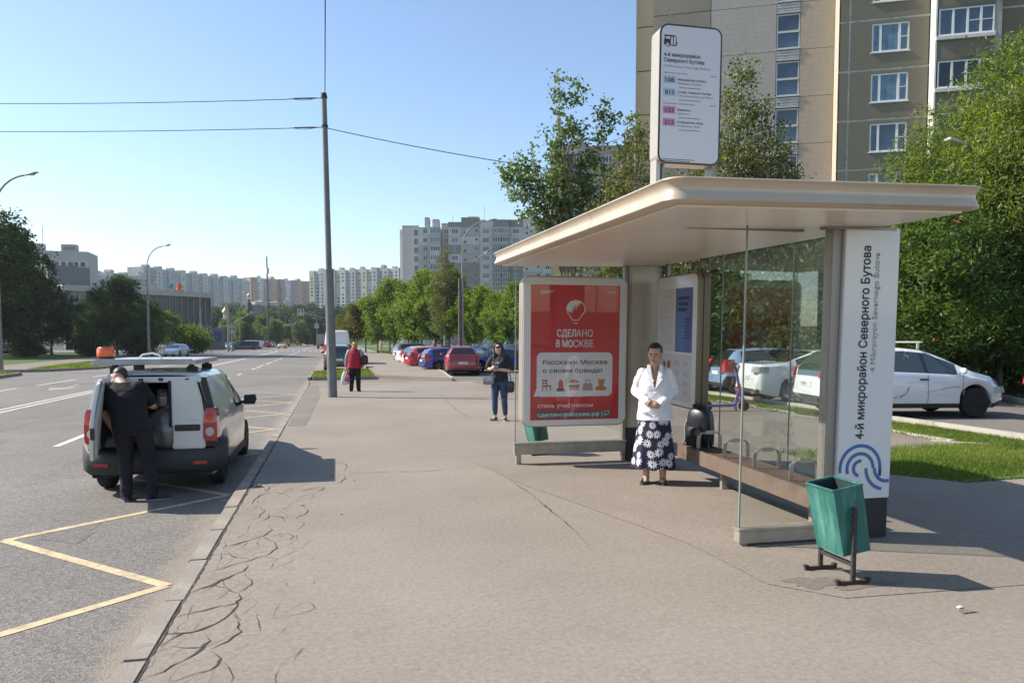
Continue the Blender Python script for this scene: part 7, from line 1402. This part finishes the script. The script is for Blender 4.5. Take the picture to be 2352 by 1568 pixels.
# ================================================================ STREET FURNITURE
m_pole = M('grey_painted_pole', (.155,.16,.155), .6, var=.12, vs_=3, dirt=(.10,.10,.095), ds=2); m_galv = M('galvanised', (.26,.265,.26), .5, .4, var=.15, vs_=2); m_cpole = M('weathered_pole', (.23,.21,.19), .85, var=.3, vs_=2, dirt=(.30,.27,.24), ds=1.5); m_wire = M('black_wire', (.012,.012,.013), .7)
pl = thing('utility_pole', 'tall grey tubular pole with wires standing at the pavement edge', 'utility pole', (-.11,24.3,0))
b = MB(); tx, ty = -.14, .25; at_ = lambda z: (tx*z/9.2, ty*z/9.2, z)
b.tube([at_(-.3),at_(0),at_(3.86)],[.145,.143,.136],20); b.tube([at_(3.86),at_(3.9)],[.136,.095],20); b.tube([at_(3.9),at_(9.2)],[.094,.078],18); b.build('shaft', m_pole, pl, smooth=True, ang=40)
b = MB(); b.tube([at_(9.15),at_(9.24)],[.085,.085],16); b.build('cap', dark_pl, pl); b = MB(); b.tube([at_(3.82),at_(3.90)],[.142,.14],20); b.build('collar', m_pole, pl, smooth=True)
b = MB(); b.box(-.13,-.10,-.16,-.10,1.25,1.55); b.build('notice', white_pt, pl)
for z in (8.25,9.12): b = MB(); b.tube([at_(z-.03),at_(z+.03)],[.10,.10],14); b.build('clamp', dark_pl, pl)
def wire(label, p, q, sag, r=.012, n=16, name='overhead_wire'):
    p, q = Vector(p), Vector(q); pts = [p.lerp(q,k/n)-Vector((0,0,sag*4*(k/n)*(1-k/n))) for k in range(n+1)]; b = MB(); b.tube(pts, r, 5); return tag(b.build(name, m_wire, smooth=True), label, 'wire')
ptop = Vector((-.11+at_(9.1)[0],24.3+at_(9.1)[1],9.1)); pmid = Vector((-.11+at_(8.25)[0],24.3+at_(8.25)[1],8.22))
L1 = P(-30,441,46.)
wire('upper wire from the tall pole to the left edge of the picture', ptop, P(-60,238,27), .06); wire('lower wire from the tall pole to the left edge of the picture', pmid, P(-60,302,27), .05)
wire('sagging wire from the tall pole to the lamp post behind the shelter', pmid+Vector((.05,0,-.02)), (18.5,19.2,5.9), .55, .013); wire('twisted cable rising from the top of the tall pole', ptop+Vector((.03,0,.1)), (-.05,12.6,9.6), .05, .014)
for u0, v0, u1, v1 in ((662,228,700,226),(660,289,702,291)):
    for k in range(3): pass
for nm_, p_, q_ in (('upper', ptop, P(-60,238,27)), ('lower', pmid, P(-60,302,27))):
    d_ = (q_-p_).normalized(); t = thing('insulator', 'dark strain insulator on the %s wire left of the pole' % nm_, 'insulator', p_+d_*.2); b = MB(); b.tube([d_*0,d_*.08,d_*.3,d_*.75,d_*.85],[.012,.02,.026,.022,.012],8); b.build('rod', dark_pl, t, smooth=True)
    b = MB(); b.tube([d_*.1+Vector((0,0,-.01)),d_*.35+Vector((0,0,-.05)),d_*.65+Vector((0,0,-.05)),d_*.95],.007,6); b.build('loop', m_wire, t)
# lamp posts
def lamp(label, u, dep, top, reach, az, mat, head_m=None, r0=.16, base=None, zb=ROADZ, tworm=None, stepz=None, head='round', xyz=None):
    g0 = xyz or G(u, dep, zb); t = thing('street_lamp', label, 'street lamp', (g0.x,g0.y,zb), az); H_ = top
    b = MB()
    st_ = stepz or H_*.55; b.tube([(0,0,0),(0,0,st_)],[r0,r0*.8],14); b.tube([(0,0,st_),(0,0,st_+.35)],[r0*.8,r0*.42],12); b.tube([(0,0,st_+.35),(0,0,H_*.80)],[r0*.42,r0*.36],10); b.build('post', mat, t, smooth=True, ang=60)
    arms = [(reach, H_, H_*.80)]+([tworm] if tworm else [])
    for rc_, hz, z0 in arms:
        pts = [(rc_*(1-math.cos(a))*.96, 0, z0+(hz-z0)*math.sin(a)**.85) for a in np.linspace(0, math.pi/2*.93, 10)] if z0 > H_*.75 else [(0,0,z0),(rc_*.6,0,z0+(hz-z0)*.65),(rc_,0,hz)]
        b = MB(); b.tube(pts, r0*.34, 8); b.build('arm', mat, t, smooth=True); e = Vector(pts[-1]); d = (e-Vector(pts[-2])).normalized()
        b = MB(); rr = [(0,.05,.05),(.1,.11,.07),(.3,.15,.10),(.62,.14,.09),(.82,.07,.05),(.88,.02,.02)]
        b.loft([[e+d*x+Vector((0,w_*math.cos(q),h_*math.sin(q)*(1 if math.sin(q) > 0 else .55))) for q in [2*math.pi*k/12 for k in range(12)]] for x, w_, h_ in rr]); hd = b.build('lamp_head', head_m or m_galv, t, smooth=True)
        b = MB(); b.ell(e+d*.42-Vector((0,0,.045)),.26,.11,.06,10); b.build('lamp_glass', M('lamp_glass', (.5,.5,.48), .1), hd, smooth=True)
    if base: b = MB(); b.tube([(0,0,-.1),(0,0,base),(0,0,base+.12)],[r0*1.75,r0*1.75,r0*1.1],8); b.build('base', m_pole, t)
    return t
AZL = 0.
lamp('nearest left lamp post, cut off by the left edge of the picture', -1, 46.4, 11.7, 2.3, -.3, m_cpole); lamp('tall lamp post with a bulged shaft between the dark maples', 342, 84, 12.1, 2.2, -.25, m_cpole)
lamp('third lamp post on the left, before the glass building', 462, 124, 11.9, 3.4, -.2, m_galv, r0=.13); lamp('fourth lamp post on the left, beside the crossing sign', 527, 158, 11.8, 3.4, -.15, m_galv, r0=.13); lamp('fifth lamp post on the left, over the cluster of cars', 551, 196, 11.6, 3.4, -.15, m_galv, r0=.13); lamp('lamp post beside the mast over the junction', 640, 230, 14, -4.2, -.1, m_galv, r0=.14)
lamp('double-armed lamp post behind the red crossover', 1062, 64.5, 11.6, 2.4, -.3, m_galv, r0=.14, tworm=(1.9,8.9,7.5), zb=0.)
b = MB(); g0 = G(1057,61); t = thing('utility_pole', 'plain brownish pole beside the double-armed lamp post', 'utility pole', g0); b.tube([(0,0,0),(0,0,6.6)],[.16,.14],12); b.build('shaft', M('brown_pole', (.10,.075,.06), .8, var=.3), t, smooth=True)
lr = thing('street_lamp', 'grey lamp post with a flat white head inside the big tree on the right', 'street lamp', (18.9,19.75,ROADZ), 0)
b = MB(); b.tube([(0,0,0),(0,0,7.4)],[.155,.095],16); b.build('post', m_galv, lr, smooth=True); b = MB(); b.tube([(0,0,-.05),(0,0,1.0),(0,0,1.08),(0,0,1.3)],[.27,.25,.24,.16],12); b.build('base', m_pole, lr, smooth=True, ang=30)
b = MB(); b.tube([(0,0,7.2),(-.25,-.05,7.6),(-.55,-.1,7.75)],.04,8); b.build('arm', m_galv, lr, smooth=True); b = MB(); b.loft([[(x,y,7.75+zz-.22*(x+.5)) for y, zz in ((-.13,-.03),(.13,-.03),(.13,.04),(-.13,.04))] for x in (-.5,-1.12)]); b.build('lamp_head', M('lamp_white', (.6,.6,.6), .4), lr, bevel=.02)
# masts
for u, dep, vt, lab, r in ((617,205,586,'tall antenna mast with dish and panels above the willows',.22),(645,228,640,'shorter antenna mast right of the tall one',.2)):
    g0 = G(u, dep); H_ = P(u, vt, dep).z; t = thing('antenna_mast', lab, 'mast', g0); b = MB(); b.tube([(0,0,0),(0,0,H_*.6),(0,0,H_)],[r,r*.7,r*.25],8); b.build('shaft', M('mast_dark', (.07,.07,.075), .7), t, smooth=True)
    for k in range(6): b = MB(); a = k*2.1; z = H_*(.62+.06*k); b.box(.22*math.cos(a)-.16,.22*math.cos(a)+.16,.22*math.sin(a)-.12,.22*math.sin(a)+.12,z,z+1.5); b.build('antenna_panel', m_galv, t)
    b = MB(); b.box(-.5,.5,-.1,.1,6,7.2); b.build('cabinet', m_galv, t)
# signs
m_sy = M('sign_lime', (.55,.62,.06), .5); m_sb = M('sign_blue', (.03,.10,.42), .4); m_sw = M('sign_white', (.7,.7,.7), .4)
def cross_sign(parent, x, y, z, s, back=False):
    b = MB(); b.box(x-s/2,x+s/2,y,y+.04,z-s/2,z+s/2); p = b.build('sign_plate', m_sy if not back else M('sign_back', (.22,.23,.24), .5), parent)
    if back: return
    q = s*.37; b = MB(); b.box(x-q,x+q,y-.012,y-.001,z-q,z+q); b.build('sign_field', m_sb, p); b = MB(); b.xz([(x-q*.85,z-q*.75),(x+q*.85,z-q*.75),(x,z+q*.85)], y-.022, y-.013); b.build('sign_triangle', m_sw, p)
    b = MB(); b.ell((x,y-.026,z+q*.25),q*.12,.004,q*.12,8); 
    for a, c in (((0,.15),(-.05,-.2)),((-.05,-.2),(-.28,-.62)),((-.05,-.2),(.22,-.62)),((0,.1),(.25,-.1))): b.bar((x+a[0]*q,y-.026,z+a[1]*q),(x+c[0]*q,y-.026,z+c[1]*q),.008,q*.12)
    b.build('sign_walker', m_ink, p)
g0 = G(533,132,ROADZ); t = thing('crossing_sign', 'pedestrian crossing sign on a pole with a long arm at the left kerb', 'road sign', g0, -YAW); k_ = 132/FOC
b = MB(); b.tube([(0,0,0),(0,0,.9),(0,0,1.0),(0,0,5.0)],[.28,.2,.12,.1],10); b.build('post', m_galv, t, smooth=True); zA = P(0,712,132).z+.18
b = MB(); b.tube([(0,0,4.0),(.5,0,5.0),(1.6,0,5.6),((592-533)*k_,0,zA)],.06,8); b.build('arm', m_galv, t, smooth=True); cross_sign(t, .1, -.14, P(0,758,132).z+.18, 1.15); cross_sign(t, (592-533)*k_, -.1, zA, 1.5, True)
g0 = G(524,128,ROADZ); t = thing('utility_pole', 'plain grey pole just left of the crossing sign', 'utility pole', g0); b = MB(); b.tube([(0,0,0),(0,0,P(0,690,128).z)],[.17,.12],10); b.build('shaft', m_galv, t, smooth=True)
g0 = G(741,142,0); t = thing('crossing_sign', 'pedestrian crossing sign hanging on a long arm left of the tall pole', 'road sign', g0, -YAW); k_ = 142/FOC; z0 = P(0,717,142).z
b = MB(); b.tube([(1.2,0,0),(1.2,0,z0-.8)],.12,8); b.build('post', m_galv, t, smooth=True); b = MB(); b.tube([(1.2,0,z0-1.2),(-.2,0,z0-.9),((692-741)*k_,0,z0+.1)],.06,8); b.build('arm', m_galv, t, smooth=True); cross_sign(t, (692-741)*k_, -.12, z0, 1.25)
g0 = G(728,165,0); t = thing('crossing_sign', 'small crossing sign low beside the box truck', 'road sign', g0, -YAW); z0 = P(0,748,165).z; b = MB(); b.tube([(0,0,0),(0,0,z0+1)],.07,8); b.build('post', m_galv, t); cross_sign(t, 0, -.1, z0, .95)
g0 = G(638,222,ROADZ); t = thing('crossing_sign', 'distant crossing sign on an arm beyond the yellow taxi', 'road sign', g0, -YAW); b = MB(); b.tube([(0,0,0),(0,0,4.6),(2.2,0,6.1),(4.2,0,6.4)],.08,8); b.build('post', m_galv, t, smooth=True); cross_sign(t, .0, -.12, 3.2, 1.0); cross_sign(t, 4.2, -.1, 6.3, 1.1, True)
g0 = G(457,128,ROADZ); t = thing('traffic_post', 'thin bare post at the corner of the left lot', 'bollard', g0); b = MB(); b.tube([(0,0,0),(0,0,3.0)],.06,8); b.build('shaft', m_galv, t)
g0 = G(478,150,-.15); t = thing('advertising_board', 'grey and violet hoarding in front of the glass building', 'advertising board', g0, -YAW); b = MB(); b.box(-3.2,3.2,0,.3,0,4.2); b.build('panel', M('hoarding_grey', (.14,.13,.15), .7), t); 
for k in range(2): b = MB(); b.box(-.6+k*1.8,.8+k*1.8,-.05,-.002,1.6,3.6); b.build('poster', M('hoarding_blue', (.04,.06,.2), .6), t)
# bins
m_bin = streak_mat('bin_green', (.018,.125,.100), (.10,.28,.23), (.010,.045,.04)); m_bin2 = M('bin_inside', (.03,.045,.045), .8, var=.3); m_bst = M('bin_stand', (.035,.03,.028), .7, var=.4, vs_=20); m_rust = M('rust', (.055,.030,.020), .9, var=.4, vs_=20)
def bin_(label, loc, rotz, tilt):
    t = thing('litter_bin', label, 'litter bin', loc, rotz)
    b = MB(); t0, w0, d0, w1, d1, h = .004, .118, .165, .112, .155, .50; sh_ = math.tan(tilt)
    out = [[(sx*w+off,sy*d,z) for sx, sy in ((-1,-1),(1,-1),(1,1),(-1,1))] for w, d, z, off in ((w1,d1,.205,.055),(w0,d0,.705,-.04))]
    for r_ in out:
        for k in range(4): x, y, z = r_[k]; r_[k] = (x, y, z+(x)*.16)
    inn = [[(x*.96+(.002),y*.965,z+.0) for x, y, z in out[1]], [(x*.96,y*.965,z+.012) for x, y, z in out[0]]]
    n0 = len(b.v); b.loft([out[0], out[1]], 0, cap=False); b.loft([out[1], inn[0]], 0, cap=False); b.loft([inn[0], inn[1]], 1, cap=False); b.add(out[0], [(0,1,2,3)], 0); b.add(inn[1], [(0,1,2,3)], 1)
    b.build('bucket', [m_bin, m_bin2], t, recalc=False)
    b = MB()
    for p, q in zip(out[1], out[1][1:]+out[1][:1]): b.bar(p, q, .012, .014)
    b.build('rim', m_bin, t)
    for s_ in (1,-1):
        y = s_*.19; b = MB(); b.box(-.015,.015,y-.014,y+.014,.03,.56); b.build('post', m_bst, t, bevel=.003); b = MB(); b.box(-.135,.135,y-.014,y+.014,.0,.03); b.build('foot', m_rust, t, bevel=.003)
        for x in (-.125,.12): b = MB(); b.box(x-.016,x+.016,y-.016,y+.016,.03,.045); b.build('foot_stub', m_rust, t)
        b = MB(); b.cyl((0,y-s_*.012,.52),(0,1,0),.012,.05,8); b.build('pivot_bolt', m_galv, t)
    b = MB(); b.box(-.012,.012,-.175,.175,.13,.158); b.build('cross_bar', m_bst, t); return t
bin_('green sheet metal litter bin on a black stand in front of the lettered pillar', (3.595,4.935,0), 0, .1)
bin_('second green litter bin standing behind the far glass under the red poster', (2.98,11.45,0), R(10), .1)
for cx_, cy_, s_ in ((3.72,4.75,.1),(3.35,4.95,.22),(3.5,4.6,.12)): pass
# backpack on the bench
bk = thing('backpack', 'shiny black backpack standing on the shelter bench', 'backpack', (4.42,8.78,.43), R(-62)); m_bk = M('backpack_black', (.008,.008,.010), .42, coat=.15, var=.3, vs_=12, bump=.6, bs=12); m_bks = M('strap_grey', (.22,.22,.22), .5)
b = MB(); b.loft([[(w_*math.copysign(abs(math.cos(a))**.6,math.cos(a)), d*math.copysign(abs(math.sin(a))**.6,math.sin(a))+o, z) for a in [2*math.pi*k/18 for k in range(18)]] for w_, d, o, z in ((.13,.08,0,0),(.165,.115,0,.03),(.172,.12,0,.2),(.16,.11,.0,.36),(.14,.095,.0,.44),(.09,.06,0,.485),(.03,.02,0,.495))]); b.build('sack', m_bk, bk, smooth=True, ang=60)
b = MB(); b.loft([[(w_*math.cos(a)*1.0, -.115+d*math.sin(a)*.6-.02, z) for a in [2*math.pi*k/14 for k in range(14)]] for w_, d, z in ((.10,.03,.03),(.125,.07,.06),(.125,.07,.20),(.10,.04,.25))]); b.build('front_pocket', m_bk, bk, smooth=True, ang=60)
b = MB(); b.tube([(-.1,.05,.42),(-.13,.03,.50),(-.05,.0,.53),(.03,.0,.50)],.016,8); b.build('carry_loop', m_bk, bk, smooth=True)
for s_ in (-1,1): b = MB(); b.tube([(s_*.14,-.03,.40),(s_*.185,-.06,.25),(s_*.17,-.08,.08),(s_*.2,-.1,.0),(s_*.19,-.12,-.06)],[.014,.013,.012,.01,.008],6); b.build('strap', m_bks if s_ < 0 else m_bk, bk, smooth=True)
b = MB(); b.box(-.07,.07,-.2,-.185,.02,.14); b.build('tablet_pocket', m_bk, bk, bevel=.006); b = MB(); b.box(.0,.035,-.189,-.186,.095,.103); b.build('small_mark', m_sw, bk)
# electric scooter
es = thing('electric_scooter', 'violet rental electric scooter with orange band standing behind the shelter', 'scooter', (9.42,17.3,0), R(-10)); m_vi = M('scooter_violet', (.17,.11,.36), .35, coat=.5); m_or = M('scooter_orange', (.62,.09,.02), .4)
tm, rm = wheel_mesh(.125,.06,m_rimd,7)
for x in (-.5,.42): o = put('wheel', tm, es); o.location = (x,0,.125); b = MB(); b.cyl((0,0,0),(0,1,0),.07,.07,14); b.build('hub', dark_pl, o)
b = MB(); b.loft([[(x,y,z) for y, z in ((-.08,.11),(.08,.11),(.085,.17),(-.085,.17))] for x in (-.62,.1)]); b.loft([[(x,y*s_,z+dz) for y, z in ((-.06,.11),(.06,.11),(.06,.18),(-.06,.18))] for x, s_, dz in ((.1,1.2,0),(.2,1,.02),(.24,.8,.06))]); b.build('deck', m_vi, es, bevel=.01)
b = MB(); b.bar((.20,0,.15),(.31,0,.55),.07,.06); b.bar((.31,0,.52),(.22,0,.98),.055,.06); b.build('stem', m_vi, es, bevel=.008); b = MB(); b.bar((.318,0,.50),(.283,0,.68),.066,.07); b.build('orange_band', m_or, es, bevel=.006)
b = MB(); b.bar((.225,0,.95),(.19,0,1.10),.05,.055); b.bar((.19,0,1.09),(.13,0,1.2),.04,.05); b.build('stem_top', dark_pl, es, bevel=.01); b = MB(); b.tube([(.12,-.27,1.17),(.16,-.12,1.19),(.17,0,1.19),(.16,.12,1.19),(.12,.27,1.17)],.018,8); b.build('handlebar', dark_pl, es, smooth=True)
b = MB(); b.bar((.42,0,.13),(.33,0,.50),.09,.04); b.loft([[(.42+.15*math.cos(a),y,.125+.15*math.sin(a)) for y in (-.04,.04)]+[(.42+.165*math.cos(a),y,.125+.165*math.sin(a)) for y in (.04,-.04)] for a in np.linspace(R(20),R(150),8)]); b.build('fork', m_vi, es)
b = MB(); b.box(.12,.2,-.06,.06,.68,.82); b.tube([(.2,0,.7),(.1,.03,.62),(.06,.02,.55),(.12,0,.5)],.012,6); b.build('lock_box', dark_pl, es); b = MB(); b.bar((.2,.05,.13),(.26,.16,.0),.02,.02); b.bar((.24,.05,.12),(.30,.14,.0),.02,.02); b.build('kickstand', dark_pl, es)
# ================================================================ fit the lettering to its width
def adv(o, st):                            # how far the pen has moved after the string st
    def mx(q_):
        cu = o.data.copy(); cu.body = q_; cu.align_x = 'LEFT'; q = bpy.data.objects.new('q', cu); COL.objects.link(q); bpy.context.view_layer.update()
        r = max(v[0] for v in q.evaluated_get(bpy.context.evaluated_depsgraph_get()).bound_box); bpy.data.objects.remove(q); return r
    return mx(st+'I')-mx('I')
def mend(o, me):                          # the built-in font breaks three small Cyrillic letters: rebuild them from their strokes
    body = o.data.body; ix = [i for i, c in enumerate(body) if c in 'ньф']
    if not ix: return me
    sz = o.data.size; e = o.data.extrude; keep = [True]*len(me.vertices); add = MB(); h = .542*sz; t_ = .088*sz
    def ringarc(cx_, cy_, rx, ry, a0, a1):
        n = 14; rr = []
        for k in range(n+1):
            a = R(a0+(a1-a0)*k/n); c_, s_ = math.cos(a), math.sin(a); rr.append([(cx_+rx*c_,cy_+ry*s_,-e),(cx_+(rx-t_)*c_,cy_+(ry-t_*.9)*s_,-e),(cx_+(rx-t_)*c_,cy_+(ry-t_*.9)*s_,e),(cx_+rx*c_,cy_+ry*s_,e)])
        add.loft(rr)
    for i in ix:
        c = body[i]; a0, a1 = adv(o, body[:i]) if i else 0., adv(o, body[:i+1]); w_ = {'н': .434*sz, 'ь': .40*sz, 'ф': (a1-a0)-.11*sz}[c]; x0 = (a0+a1-w_)/2; x1 = x0+w_
        for k, v in enumerate(me.vertices):
            if a0+.012*sz < v.co.x < a1-.012*sz: keep[k] = False
        if c == 'н': add.box(x0,x0+t_,0,h,-e,e); add.box(x1-t_,x1,0,h,-e,e); add.box(x0+t_,x1-t_,h*.5-t_*.45,h*.5+t_*.45,-e,e)
        elif c == 'ь':
            add.box(x0,x0+t_,0,h,-e,e); rb = h*.31; add.box(x0+t_,x1-rb,0,t_*.9,-e,e); add.box(x0+t_,x1-rb,2*rb-t_*.9,2*rb,-e,e); ringarc(x1-rb, rb, rb, rb, -90, 90)
        else:
            xc = (x0+x1)/2; add.box(xc-t_/2,xc+t_/2,-.19*sz,.74*sz,-e,e); rx = (w_/2)*.56; ringarc(x0+rx, h/2, rx, h/2, 55, 305); ringarc(x1-rx, h/2, rx, h/2, -125, 125)
    mp = {}; mb = MB()
    for k, v in enumerate(me.vertices):
        if keep[k]: mp[k] = len(mb.v); mb.v.append(tuple(v.co))
    for p in me.polygons:
        if all(keep[k] for k in p.vertices): mb.f.append(tuple(mp[k] for k in p.vertices)); mb.m.append(0)
    mb.add(add.v, add.f); return mb.mesh('lettering', list(me.materials), recalc=False)
bpy.context.view_layer.update(); dg_ = bpy.context.evaluated_depsgraph_get()
for o, wd, bo in _fit:
    me = bpy.data.meshes.new_from_object(o.evaluated_get(dg_)); me = mend(o, me); xs_ = [v.co.x for v in me.vertices]; d_ = max(xs_)-min(xs_)
    n_ = put('lettering', me, o.parent); n_.location = o.location; n_.rotation_euler = o.rotation_euler
    for v in me.vertices: v.co.x = (v.co.x-min(xs_))*wd/d_
    if bo:
        n0 = len(me.vertices); co = [v.co.copy() for v in me.vertices]; fs = [tuple(p.vertices) for p in me.polygons]; mb = MB()
        for k, (dx, dy) in enumerate(((0,0),(bo*.6,0),(-bo*.6,0),(0,bo*.45),(0,-bo*.45))): mb.add([(c.x+dx, c.y+dy, c.z+.00006*k) for c in co], fs)
        n_.data = mb.mesh('lettering', list(me.materials), recalc=False)
    bpy.data.objects.remove(o)
bpy.context.view_layer.update()
